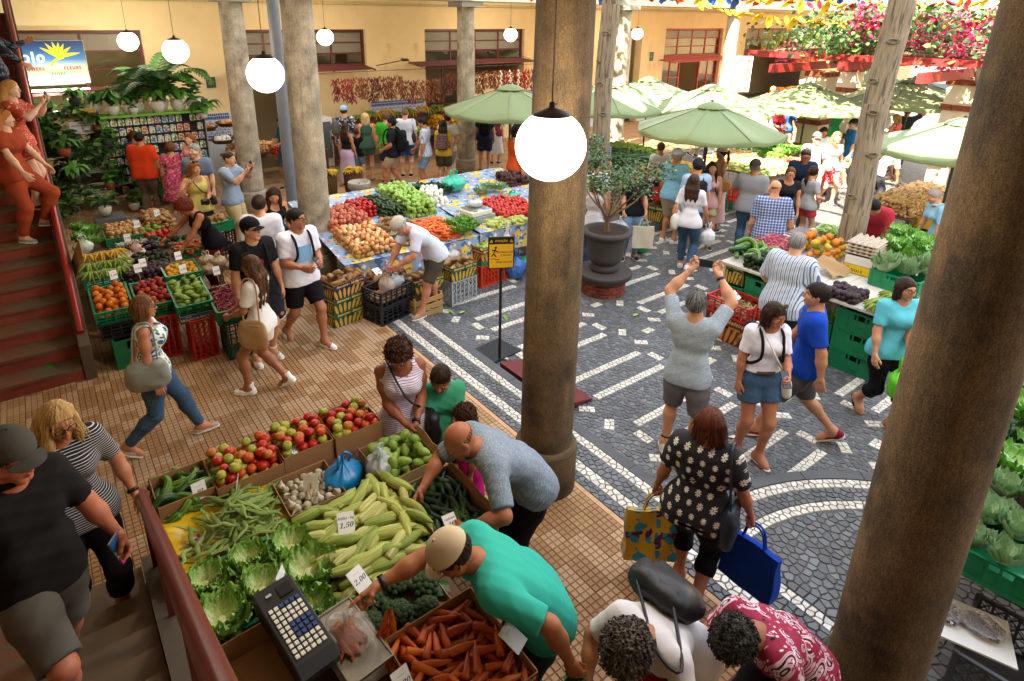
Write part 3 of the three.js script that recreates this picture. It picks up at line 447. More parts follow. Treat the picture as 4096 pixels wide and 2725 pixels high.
function person(o){
const R=mulberry(900+nPeople++*13),H=(o.H||(o.f?1.64:1.75))/1.75,fem=o.f?1:0,p=o.p||{},G=o.g||1,y0=o.y||0;
const ry=o.ry??turnTo(o.x,o.z,o.d||0),dist=camDist(o.x,y0+1,o.z),h=clamp(dist*0.0021,0.0115,0.026)/H;
const T=thing('person',o.l,'person',[o.x,y0,o.z],ry,'people in the market');T.scale.setScalar(H);
const hipO=p.hip||[0,0,0],P0=add3([0,0.94,0],hipO),a=p.lean||0,b=p.side||0,dir=(k)=>nrm3([Math.sin(b*k),Math.cos(a*k),Math.sin(a*k)]);
const P1=add3(P0,dir(0.5),0.14),P2=add3(P1,dir(0.85),0.2),P3=add3(P2,dir(1.08),0.19),up=dir(1),upP=dir(0.4),tw=p.twist||0;
const ax=(u,t)=>{let X=[Math.cos(t),0,-Math.sin(t)];X=nrm3(add3(X,u,-dot3(X,u)));return X;};
const XP=ax(upP,tw*0.3),X=ax(up,tw),F=crs3(X,up);
const hp=p.hp||0,hy=p.hy||0,hr=p.hr||0;
const q=new THREE.Quaternion().setFromRotationMatrix(new THREE.Matrix4().makeBasis(V(...X),V(...up),V(...F)));
const upr=new THREE.Quaternion().slerp(q,0.75);if(!p.noRight&&Math.abs(a)>0.5)q.copy(upr);
q.multiply(new THREE.Quaternion().setFromEuler(new THREE.Euler(hp,hy,hr,'YXZ')));
const hs=(o.kid?1.18:1)*(fem?0.96:1),neckTop=add3(P3,nrm3(add3(up,F,0.25+hp*0.3)),0.05),HC=add3(neckTop,V(0,0.118*hs,0.012).applyQuaternion(q).toArray());
const sw=(fem?0.152:0.173)*(0.5+G*0.5),S=[1,-1].map((s)=>add3(add3(P3,up,-0.035),X,s*sw));
const handsT=[p.lh,p.rh].map((v,i)=>{const s=i?-1:1;if(!v)return add3(add3(S[i],[s*(0.07+0.05*(G-1)),-0.53,0.06+0.04*(R()-0.3)]),[0,0,0]);return v;});
const arms=[0,1].map((i)=>{const s=i?-1:1;return ik(S[i],handsT[i],0.285,0.255,(i?p.re:p.le)||add3(add3([0,-0.5,0],F,-0.75),X,s*0.45));});
const feet=[p.lf,p.rf].map((v,i)=>v||[(i?-1:1)*0.105,0.085,0.02*(i?1:-1)]);
const hips=[1,-1].map((s)=>add3(add3(P0,XP,s*0.088),upP,-0.04));
const legs=[0,1].map((i)=>{const s=i?-1:1;return ik(hips[i],feet[i],0.43,0.42,[s*0.12,0,1]);});
const footDir=[p.lt,p.rt].map((v,i)=>v?nrm3(v):[(i?-1:1)*0.22,0,0.97]);
// bones of the body
const w=fem?0.9:1,Bd=[],bo=(x,y,ra,rb,g,cut)=>{const n={a:x,b:y,ra,rb,g,cut};Bd.push(n);return n;},bar2=(c,Xx,hw,r,g)=>bo(add3(c,Xx,-hw),add3(c,Xx,hw),r,r,g);
const belly=(o.belly||0)*0.05;
const torso=(e,g,L=Bd)=>{
const bb=(x,y,ra,rb)=>L.push({a:x,b:y,ra:ra+e,rb:rb+e,g});
const br=(c,Xx,hw,r)=>bb(add3(c,Xx,-hw),add3(c,Xx,hw),r,r);
br(add3(P0,upP,-0.03),XP,(fem?0.082:0.07)*G,(fem?0.104:0.1)*(0.6+0.4*G));br(add3(P1,F,belly*0.6),XP,(fem?0.045:0.068)*G,(fem?0.085:0.095)*(0.55+0.45*G)+belly);br(add3(P2,F,0.012),X,(fem?0.06:0.08)*G,(fem?0.088:0.099)*(0.6+0.4*G));
br(add3(P3,up,-0.075),X,sw*0.6,fem?0.065:0.075);br(add3(P3,up,-0.04),X,sw*0.93,fem?0.043:0.05);
if(fem&&!o.kid)for(const s of[-1,1]){const c=add3(add3(add3(P2,F,0.085+0.02*G),X,s*0.06),up,0.035);bb(c,c,0.048*G,0.048*G);}
bb(add3(P3,up,-0.02),add3(neckTop,up,0.01),0.062,0.05);
};
torso(0,0);
bo(add3(P3,up,-0.03),HC,fem?0.049:0.057,fem?0.046:0.053,0);
const ar=fem?0.9:1.03;
for(let i=0;i<2;i++){const s=i?-1:1,[E,W]=arms[i],g=1+i,K=0.72+0.28*G;bo(S[i],mix3(S[i],E,0.45),0.056*ar*K,0.049*ar*K,g);bo(mix3(S[i],E,0.45),E,0.049*ar*K,0.038*ar,g);bo(E,mix3(E,W,0.35),0.039*ar,0.041*ar,g);bo(mix3(E,W,0.35),W,0.041*ar,0.0265*ar,g);
const[Kn,An]=legs[i];bo(hips[i],mix3(hips[i],Kn,0.35),0.093*(fem?1.03:1)*K,0.083*K,3+i);bo(mix3(hips[i],Kn,0.35),Kn,0.083*K,0.054,3+i);const back=nrm3(crs3(nrm3(sub3(An,Kn)),XP)),calf=add3(mix3(Kn,An,0.3),back,-0.012);bo(Kn,calf,0.053,0.055,3+i);bo(calf,An,0.055,0.036,3+i);const t=footDir[i],heel=add3(add3(An,t,-0.04),[0,-0.045,0]),ball=add3(add3(An,t,0.1),[0,-0.058,0]),toe=add3(add3(An,t,0.15),[0,-0.064,0]);const fs=(o.shoe||['low'])[0]==='sandal'?1:0.72;bo(An,heel,0.036,0.033*fs,3+i);bo(An,ball,0.036,0.03*fs,3+i);bo(heel,ball,0.033*fs,0.031*fs,3+i);bo(ball,toe,0.031*fs,0.02*fs,3+i);}
const far=dist>9.5,body=skin3(Bd,h,0.05,0.028),skinC=new THREE.Color(o.skin||pick([0xc98f6c,0xb87a55,0xd2a07e,0xa86a48],R)),hairC=new THREE.Color((o.hair&&o.hair[1])??0x2a1c14);
const lip=skinC.clone().lerp(new THREE.Color(0x8c3a3a),0.45),brow=skinC.clone().lerp(hairC,0.7),white=new THREE.Color(0xd8d2cc),iris=new THREE.Color(0x2a1a10),PAL=[skinC,lip,white,iris,brow];
const P=body.P.slice(),I=body.I.slice(),C=[];for(let i=0;i<body.P.length;i+=3){const k=0.9+0.12*vnoise(body.P[i]*30,body.P[i+1]*30+body.P[i+2]*13,0,5)+0.08*vnoise(body.P[i]*90+7,body.P[i+1]*90+body.P[i+2]*70,0,6);C.push(skinC.r*k,skinC.g*k,skinC.b*k);}
const put=(m,M,col)=>{const n=P.length/3,v=V(),flip=M.determinant()<0;for(let i=0;i<m.P.length;i+=3){v.set(m.P[i],m.P[i+1],m.P[i+2]).applyMatrix4(M);P.push(v.x,v.y,v.z);const c=col?PAL[col[i/3]]:skinC;C.push(c.r,c.g,c.b);}for(let i=0;i<m.I.length;i+=3)flip?I.push(n+m.I[i],n+m.I[i+2],n+m.I[i+1]):I.push(n+m.I[i],n+m.I[i+1],n+m.I[i+2]);};
const HM=new THREE.Matrix4().compose(V(...HC),q,V(hs,hs,hs)),ht=headTemplate(fem,dist<6.5?0.0042:far?0.011:0.0065);put(ht,HM,far?null:ht.C);
const hand=[0,1].map((i)=>{const s=i?-1:1,W=arms[i][1],d=nrm3((i?p.rd:p.ld)||sub3(W,arms[i][0])),y=d.map((v)=>-v);let t=(i?p.rth:p.lth)||add3(add3([0,0.75,0],F,0.8),X,-s*0.35);t=nrm3(add3(t,y,-dot3(t,y)));const x=crs3(y,t);const M=new THREE.Matrix4().makeBasis(V(...x).multiplyScalar(s),V(...y),V(...t)).setPosition(...W),k=(i?p.rk:p.lk)||'relaxed';M.scale(V(1,1,1).multiplyScalar(o.kid?0.9:fem?0.93:1.05));put(handTemplate(k,dist<6.5?0.004:far?0.011:0.007),M);return{w:W,d,t,x};});
const bg=geoOf(P,I,null,C);part('body',bg,mats.skin??=new THREE.MeshPhysicalMaterial({vertexColors:true,roughness:0.55,sheen:0.05,sheenColor:new THREE.Color(0.5,0.25,0.18)}),T);
// clothes
const uvOf=(m)=>{const U=[];for(let i=0;i<m.P.length;i+=3){const e=sub3(m.P.slice(i,i+3),P0);U.push(dot3(e,X)+0.3*dot3(e,F),dot3(e,up));}return U;};
const wrinkle=(m,amp,sd)=>{const g=geoOf(m.P,m.I),n=g.attributes.normal.array,A=6+R()*3,f1=R()*9,f2=R()*9;for(let i=0;i<m.P.length;i+=3){const[x,y,z]=[m.P[i],m.P[i+1],m.P[i+2]];const k=amp*0.62*((0.6-1.3*Math.abs(Math.sin((y*3.1+x*1.7+0.25*Math.sin(z*11+f1))*A*1.5+f2)))*0.6+(0.6-1.3*Math.abs(Math.sin((x*3.3-y*2.0+z*2.4)*A*1.3+f1)))*0.45+(fbm(x*9+f1+z*5,y*7+z*6,0,sd,1)-0.5)*0.8);m.P[i]+=n[i]*k;m.P[i+1]+=n[i+1]*k;m.P[i+2]+=n[i+2]*k;}return m;};
const garment=(name,B,cuts,subs,m,amp=0.004,kg=0.085,k2=0.04)=>{const g=wrinkle(skin3(B,h,kg,k2,cuts,subs),amp,3+nPeople);return part(name,geoOf(g.P,g.I,uvOf(g)),m,T);};
const inset=(e)=>e,top=o.top,bot=o.bot,loose=o.loose??(fem?0.013:0.019);
const legGarment=(len,e0,e1)=>{const B=[],br=(c,Xx,hw,r)=>B.push({a:add3(c,Xx,-hw),b:add3(c,Xx,hw),ra:r,rb:r,g:0});br(add3(P0,upP,-0.03),XP,(fem?0.084:0.072)*G,(fem?0.106:0.102)*(0.6+0.4*G)+e0);br(add3(P1,F,belly*0.5),XP,(fem?0.045:0.065)*G,(fem?0.085:0.093)*(0.55+0.45*G)+e0*0.3+belly);
for(let i=0;i<2;i++){const[Kn,An]=legs[i],K=0.72+0.28*G,tl=Math.min(1,len*2),kn=mix3(hips[i],Kn,tl),n=nrm3(sub3(Kn,hips[i])),cut=len<=0.5?[kn,n]:null,m1=mix3(hips[i],Kn,Math.min(0.35,tl));B.push({a:hips[i],b:m1,ra:0.097*K+e0,rb:0.086*K+(e0+e1)/2,g:1+i,cut});if(tl>0.35)B.push({a:m1,b:kn,ra:0.086*K+(e0+e1)/2,rb:lerp(0.086*K,0.058,(tl-0.35)/0.65)+e1+(len<=0.5?0.008:0),g:1+i,cut});if(len>0.5){const t=(len-0.5)*2,end=mix3(Kn,An,t),n2=nrm3(sub3(An,Kn)),back=nrm3(crs3(n2,XP)),tc=Math.min(0.3,t),cf=add3(mix3(Kn,An,tc),back,-0.01);B.push({a:Kn,b:cf,ra:0.058+e1,rb:0.059+e1,g:1+i,cut:[end,n2]});if(t>0.3)B.push({a:cf,b:end,ra:0.059+e1,rb:lerp(0.06,0.041,(t-0.3)/0.7)+e1,g:1+i,cut:[end,n2]});}}
return B;};
if(bot&&bot[0]!=='skirt'){const[k,c]=bot,L={shorts:0.4,longshorts:0.47,minishorts:0.24,trousers:0.985,jeans:0.97,leggings:0.9,capri:0.7}[k],e={leggings:0.006,jeans:0.012,capri:0.01,minishorts:0.014}[k]??0.02;garment(k==='leggings'?'leggings':/short/.test(k)?'shorts':'trousers',legGarment(L,e*0.7+0.005,e*(/short/.test(k)?1.35:1)),[[add3(P0,upP,o.belt?0.1:0.045),upP]],[],fabric(c),k==='leggings'?0.002:0.0048,0.05,0.014);if(o.belt){const g=new THREE.TorusGeometry(0.1,0.016,6,24);g.scale((fem?1.38:1.6)*G,1.15*(0.6+0.4*G),1).rotateX(Math.PI/2).applyQuaternion(new THREE.Quaternion().setFromUnitVectors(V(0,1,0),V(...upP)));part('belt',g.translate(...add3(P0,upP,0.095)),mat(o.belt,0.6),T);}}
if(bot&&bot[0]==='skirt'){const len=bot[2]||0.5,B=[],e=bot[3]??0.1;const kn=mix3(mix3(P0,mix3(legs[0][0],legs[1][0],0.5),0),[(feet[0][0]+feet[1][0])/2,0.05,(feet[0][2]+feet[1][2])/2],len);for(const s of[-1,0,1]){B.push({a:add3(add3(P0,upP,0.09),XP,s*0.05),b:add3(add3(P0,upP,-0.05),XP,s*0.08*G),ra:0.09*G,rb:0.115*G,g:0});B.push({a:add3(add3(P0,upP,-0.05),XP,s*0.08*G),b:add3(kn,XP,s*(0.09+e*0.6)),ra:0.115*G,rb:0.11+e*0.55,g:0,cut:[kn,nrm3(sub3(kn,P0))]});}garment('skirt',B,[[add3(P0,upP,0.1),upP]],[],fabric(bot[1]),0.009);}
if(top){
const[k,c]=top,sl={tee:0.55,polo:0.6,shirt:0.66,long:0.97,tank:0,cami:0,puff:0.45,crop:0}[k]??0.5,B=[],e=loose;torso(e,0,B);B.pop();
const hem=o.hem??(k==='crop'?0.12:-0.09);const lowC=add3(P0,upP,-0.16),rl=(fem?0.1:0.105)*(0.6+0.4*G)+e*1.25+0.012;for(const cc of[lowC,add3(P0,upP,-0.02)])B.push({a:add3(cc,XP,-0.075*G),b:add3(cc,XP,0.075*G),ra:rl,rb:rl,g:0});
if(sl)for(let i=0;i<2;i++){const[E,W]=arms[i],K=0.72+0.28*G,lim=sl<=0.7?sl/0.7:1,en=mix3(S[i],E,lim),n=nrm3(sub3(E,S[i])),fl=k==='puff'?0.03:e+0.006;B.push({a:S[i],b:en,ra:0.058*ar*K+e,rb:lerp(0.054,0.042,lim)*ar*K+fl,g:1+i,cut:sl<0.7?[en,n]:null});if(sl>0.7){const t=(sl-0.7)/0.3,w2=mix3(E,W,t);B.push({a:E,b:w2,ra:0.045*ar+e*0.8,rb:0.034*ar+e*0.7,g:1+i,cut:[w2,nrm3(sub3(W,E))]});}}
const nk=add3(add3(P3,up,(k==='cami'?-0.01:k==='tank'?0.0:0.055)),F,k==='cami'?0.075:k==='tank'?0.05:0.035),subs=[[...nk,k==='cami'?0.1:k==='tank'?0.085:o.vneck?0.095:0.072],[...add3(P3,up,0.06),0.066]];
if(!sl)for(const s of[-1,1])subs.push([...add3(add3(P3,up,-0.015),X,s*(sw+0.03)),k==='cami'||k==='crop'?0.1:0.082]);
garment(k==='shirt'||k==='long'?'shirt':k==='tank'||k==='cami'||k==='crop'?'top':'t_shirt',B,[[add3(P0,upP,hem),upP.map((v)=>-v)]],subs,fabric(c),o.wr??0.0055);
if(k==='polo'||k==='shirt'){const g=lathe([[0.062,0.0],[0.066,0.03],[0.075,0.036],[0.088,0.012],[0.083,0.002]],24);g.scale(1,1,1.12).applyQuaternion(new THREE.Quaternion().setFromUnitVectors(V(0,1,0),V(...nrm3(add3(up,F,-0.35)))));part('collar',g.translate(...add3(add3(P3,up,0.0),F,0.012)),fabric(o.collar||c),T);}
}
if(o.dress){const[c,len,e=0.09]=o.dress,B=[];torso(loose,0,B);B.pop();const kn=mix3(P0,[(feet[0][0]+feet[1][0])/2,0.05,(feet[0][2]+feet[1][2])/2],len);for(const s of[-1,0,1])B.push({a:add3(P0,XP,s*0.075*G),b:add3(kn,XP,s*(0.09+e*0.6)),ra:0.112*G,rb:0.11+e*0.5,g:0,cut:[kn,nrm3(sub3(kn,P0))]});if(o.sl)for(let i=0;i<2;i++){const en=mix3(S[i],arms[i][0],o.sl);B.push({a:S[i],b:en,ra:0.066,rb:0.075,g:1+i,cut:[en,nrm3(sub3(arms[i][0],S[i]))]});}garment('dress',B,[],[[...add3(add3(P3,up,0.03),F,0.04),0.085],[...add3(P3,up,0.06),0.066]].concat(o.sl?[]:[-1,1].map((s)=>[...add3(add3(P3,up,-0.015),X,s*(sw+0.03)),0.085])),fabric(c),0.008);}
// shoes
const[sk,sc,sc2]=o.shoe||['low',0x2a2a2c],st=shoeTemplate(sk,dist<7?0.006:0.011);
for(let i=0;i<2;i++){const An=legs[i][1],t=footDir[i],z=V(...t),x=V(0,1,0).cross(z).normalize(),y=z.clone().cross(x),M=new THREE.Matrix4().makeBasis(x.clone().multiplyScalar(i?-1:1),y,z).setPosition(...An);const geo=(m)=>{const g=geoOf(m.P,i?m.I.map((v,n)=>m.I[n % 3===1?n+1:n % 3===2?n-1:n]):m.I);g.applyMatrix4(M);g.computeVertexNormals();return g;};
const s1=part(sk==='sandal'?'sandal':'shoe',st.up?geo(st.up):geo(st.so),fabric(sc,0.6),T);if(st.up)part('sole',geo(st.so),mat(sc2??0xe6e2da,0.7),s1);else{const g=[];for(const zz of[0.03,0.09])g.push(at(new THREE.TorusGeometry(0.043,0.007,5,14,Math.PI),0.004,-0.068,zz,0,0,0,[1,0.95,1]));part('strap',g.map((q)=>q.applyMatrix4(M)),fabric(sc2??sc,0.6),s1);}}
if(o.sock)for(let i=0;i<2;i++){const[Kn,An]=legs[i];part('sock',bar(mix3(An,Kn,-0.02),mix3(An,Kn,0.16),0.046,12),fabric(o.sock),T);}
// hair
if(o.hair&&o.hair[0]!=='none')hairOn(T,o.hair,HM,q,dist,R,hairC);
const hat=(name,geo,m)=>{geo.applyMatrix4(HM);return part(name,geo,m,T);};
if(o.cap){const cm=fabric(o.cap[0]);const dome=new THREE.SphereGeometry(1,24,12,0,7,0,1.62);dome.scale(0.095,0.099,0.117).rotateX(-0.06).translate(0,0.052,-0.012);const cp=hat('cap',dome,cm),b=new THREE.CircleGeometry(1,18,Math.PI,Math.PI),pp=b.attributes.position;const back=o.cap[1]?-1:1;for(let i=0;i<pp.count;i++){const x=pp.getX(i),y=-pp.getY(i);pp.setXYZ(i,x*0.08,-0.028*x*x-0.012*y,y*0.085);}b.computeVertexNormals();const b2=b.clone().translate(0,0.004,0),rim=mergeGeometries([b,b2]);if(back<0)rim.rotateY(Math.PI);rim.rotateX(0.1).translate(0,0.05,back>0?0.078:-0.1);rim.applyMatrix4(HM);part('brim',rim,cm,cp);const bt=sph(0.008,8,6).translate(0,0.151,-0.014);bt.applyMatrix4(HM);part('button',bt,cm,cp);if(o.cap[2]){const t=o.cap[2],pl=new THREE.SphereGeometry(1,16,8,Math.PI*0.33,Math.PI*0.34,0.72,0.62);pl.scale(0.0962,0.1002,0.1182).rotateX(-0.06).translate(0,0.052,-0.012);pl.applyMatrix4(HM);part('emblem',pl,t,cp);}}
const glassesAt=(y,z,rx,m)=>{const g=[];for(const s of[-1,1]){g.push(at(new THREE.TorusGeometry(0.024,0.0028,6,20),s*0.033,0,0.1,0,s*0.15,0,[1.1,0.85,1]));g.push(bar([s*0.06,0.006,0.095],[s*0.078,0.006,-0.01],0.0022,5));}g.push(bar([-0.01,0.004,0.104],[0.01,0.004,0.104],0.0022,5));const G2=merge(g).rotateX(rx).translate(0,y,z);return hat('glasses',G2,m);};
if(o.glasses){glassesAt(0.008,0.003,0,mat(0x17110e,0.3));if(o.glasses==='sun'){const l=[-1,1].map((s)=>at(new THREE.CircleGeometry(0.024,18),s*0.033,0.008,0.104,0,s*0.15,0,[1.1,0.85,1]));l.forEach((g)=>hat('lens',g,mat(0x1c120e,0.1)));}}
if(o.shades){glassesAt(0.075,-0.02,-0.75,mat(0x1a120e,0.25));for(const s of[-1,1])hat('lens',at(new THREE.CircleGeometry(0.027,18),s*0.034,0,0.102,0,s*0.15,0,[1.1,0.9,1]).rotateX(-0.75).translate(0,0.076,-0.02),mat(0x120c0a,0.08));}
if(o.watch){const i=o.watch==='l'?0:1,[E,W]=arms[i],c=mix3(W,E,0.1),d=nrm3(sub3(W,E));const g=new THREE.TorusGeometry(0.032,0.007,6,20);g.scale(1,1,2).applyQuaternion(new THREE.Quaternion().setFromUnitVectors(V(0,0,1),V(...d))).translate(...c);const wt=part('watch',g,mat(0x16161a,0.4),T);part('dial',bar(add3(c,hand[i].x,0.03*(i?1:-1)*-1),add3(c,hand[i].x,0.04*(i?1:-1)*-1),0.017,16),mat(o.dial??0x22222a,0.25,{metalness:0.4}),wt);}
if(o.mask)hat('face_mask',(()=>{const g=new THREE.SphereGeometry(1,16,10,0.35,2.44,1.2,0.9);g.scale(0.068,0.085,0.078).translate(0,-0.03,0.038);return g;})(),fabric(o.mask));
if(o.necklace){const g=new THREE.TorusGeometry(0.075,0.0018,5,40);g.scale(1,1.6,1).rotateX(-0.45).translate(0,-0.075,0.05);g.applyQuaternion(new THREE.Quaternion().setFromRotationMatrix(new THREE.Matrix4().makeBasis(V(...X),V(...up),V(...F))));part('necklace',g.translate(...add3(P3,F,0.0)),mat(0xc9a24a,0.3,{metalness:0.9}),T);}
if(o.logo){const[t,wd,ht2,dy]=o.logo,g=new THREE.PlaneGeometry(wd,ht2,8,8),pa=g.attributes.position,Bq=[],rad=(fem?0.092:0.105)*(0.6+0.4*G)+loose;for(let i=0;i<pa.count;i++){const x=pa.getX(i),y=pa.getY(i),k=Math.max(0,Math.abs(x)-0.07);const c=add3(add3(add3(P2,up,(dy||0)+y),X,x),F,(fem?rad+0.045:rad+0.022)-k*0.7);pa.setXYZ(i,...c);}g.computeVertexNormals();part('print',g,t,T);}
T.updateMatrixWorld(true);
const w3=(v)=>V(...v).applyMatrix4(T.matrixWorld),d3=(v)=>V(...v).transformDirection(T.matrixWorld);
return{T,ry,H,hand:hand.map((k,i)=>({w:w3(k.w),d:d3(k.d),t:d3(k.t),palm:w3(add3(add3(k.w,k.d,0.075),k.x,(i?1:-1)*0.03*(i?-1:1)*(i?1:1)))})),head:w3(HC),chest:w3(P2),neck:w3(P3),pelvis:w3(P0),S:S.map(w3),X:d3(X),up:d3(up),F:d3(F),P:{P0:w3(P0),P1:w3(P1)}};
}
function hairOn(T,[kind,col,o={}],HM,q,dist,R,hairC){
const down=V(0,-1,0).applyQuaternion(q.clone().invert()).toArray(),L=o.len||0.28,curl=/curl/.test(kind),big=curl?(o.vol??0.028):kind==='bald'?0.0015:kind==='buzz'?0.003:kind==='short'?0.012:0.014;
const chain=[];const add=(a,b,ra,rb)=>chain.push([a,b,ra,rb]);
const dn=(p,l,out=[0,0,0])=>add3(add3(p,down,l),out);
if(kind==='long'||kind==='longcurl'){for(const s of[-1,0,1]){const a=[s*0.066,0.02,-0.05],b=dn([s*0.075,-0.03,-0.075],0.1,[0,0,-0.02]);add(a,b,0.045,0.05);add(b,dn(b,L*0.55),0.05,0.046);add(dn(b,L*0.55),dn(b,L),0.046,0.02);}if(o.front)for(const s of[-1,1]){const a=[s*0.078,0.01,0.02],b=dn([s*0.088,-0.05,0.035],0.05);add(a,b,0.026,0.03);add(b,dn(b,L*0.75),0.03,0.014);}}
if(kind==='bob')for(const s of[-1,-0.4,0.4,1]){const a=[s*0.07,0.03,-0.03-(1-Math.abs(s))*0.05];add(a,dn([s*0.086,-0.04,-0.03-(1-Math.abs(s))*0.06],0.07),0.04,0.03);if(Math.abs(s)===1)add([s*0.076,0.03,0.02],dn([s*0.083,-0.03,0.03],0.06),0.022,0.016);}
if(kind==='pony'){const a=[0,0.055,-0.1],b=[0,0.03,-0.145];add(a,b,0.022,0.026);add(b,dn(b,L*0.6,[0,0,-0.02]),0.03,0.034);add(dn(b,L*0.6,[0,0,-0.02]),dn(b,L),0.034,0.008);}
if(kind==='bun')add([0,0.06,-0.11],[0,0.065,-0.125],0.035,0.035);
const hl=kind==='bald'?-0.004:o.line??0.032,cutY=kind==='bald'?0.035:9,nape=/long|bob|curl/.test(kind)?-0.09:-0.055;
const h=dist<6.5?0.0058:dist<10?0.009:0.013;
const f=(x,y,z)=>{
let d=ell(x,y,z,[0,0.032,-0.014],[0.0775+big,0.093+big,0.098+big]);
d=Math.max(d,-0.55*y+0.83*z-hl+(Math.abs(x)>0.06?0.012:0),nape-y,y-cutY,kind==='bald'?0.02-y-z*0.5-0.06:-9);
for(const c of chain)d=smin(d,cone(x,y,z,...c),0.02);
if(curl)d+=0.011*(Math.sin(x*95+Math.sin(y*60)*2)*Math.sin(y*90+Math.sin(z*70)*2)*Math.sin(z*92))+0.007*Math.sin(x*210+y*60)*Math.sin(z*190+y*170);
return d;
};
const lo=[-0.14,-0.13,-0.17],hi=[0.14,0.17,0.12];for(const c of chain)for(const p of[c[0],c[1]])for(let k=0;k<3;k++){lo[k]=Math.min(lo[k],p[k]-0.07);hi[k]=Math.max(hi[k],p[k]+0.07);}
const m=nets(f,lo,hi,h),C=[],c2=new THREE.Color(o.light??col).multiplyScalar(o.light?1:1.5),c=new THREE.Color();
const g0=geoOf(m.P,m.I),N=g0.attributes.normal.array;
for(let i=0;i<m.P.length;i+=3){const[x,y,z]=[m.P[i],m.P[i+1],m.P[i+2]],an=Math.atan2(x,z),s=fbm(an*14+40,y*5+(curl?z*40:0),0,7,3);if(!curl&&kind !=='buzz'){const k=(vnoise(an*26+50,y*7,0,3)-0.5)*0.007;m.P[i]+=N[i]*k;m.P[i+1]+=N[i+1]*k;m.P[i+2]+=N[i+2]*k;}c.copy(hairC).lerp(c2,clamp((s-0.35)*1.6,0,1));C.push(c.r,c.g,c.b);}
const g=geoOf(m.P,m.I,null,C);g.applyMatrix4(HM);g.computeVertexNormals();const hm=part('hair',g,mats.hair??=new THREE.MeshPhysicalMaterial({vertexColors:true,roughness:0.55,specularIntensity:0.35}),T);
if(dist<7.5&&kind !=='buzz'&&kind !=='bald'){
const l=[],n=m.P.length/3,cnt=curl?480:kind==='short'?260:360;
for(let k=0;k<cnt;k++){const i=Math.floor(R()*n)*3,p=[m.P[i],m.P[i+1],m.P[i+2]],nn=[N[i],N[i+1],N[i+2]];if(kind==='short'&&p[1]<0)continue;const fl=nrm3(add3(curl?[R()-0.5,R()-0.5,R()-0.5]:nrm3(add3(down,[p[0]*4,0,p[2]*3])),nn,-0.1)),ln=curl?0.03:kind==='short'?0.03:0.075,sp=crs3(nn,fl),pts=[];for(let t=0;t<=5;t++){const u=t/5,w=curl?0.01:0.002;pts.push(add3(add3(add3(add3(p,nn,0.001+(curl?0.008*u:0.003*Math.sin(u*3))),fl,ln*u),sp,Math.sin(u*(curl?6:8))*w),nn,Math.cos(u*8)*w*0.7));}const r0=0.0016;c.copy(hairC).lerp(c2,R()*(curl?0.5:1));l.push(tint(curl?at(new THREE.TorusGeometry(0.007+0.006*R(),0.0032,4,8,4.6),p[0]+nn[0]*0.004,p[1]+nn[1]*0.004,p[2]+nn[2]*0.004,R()*6,R()*6,R()*6):taper(pts,[r0,r0,r0*0.4],4),c));}
const sg=merge(l);sg.applyMatrix4(HM);const s=part('strands',sg,mats.hair,hm);s.userData.kind='stuff';
}
}
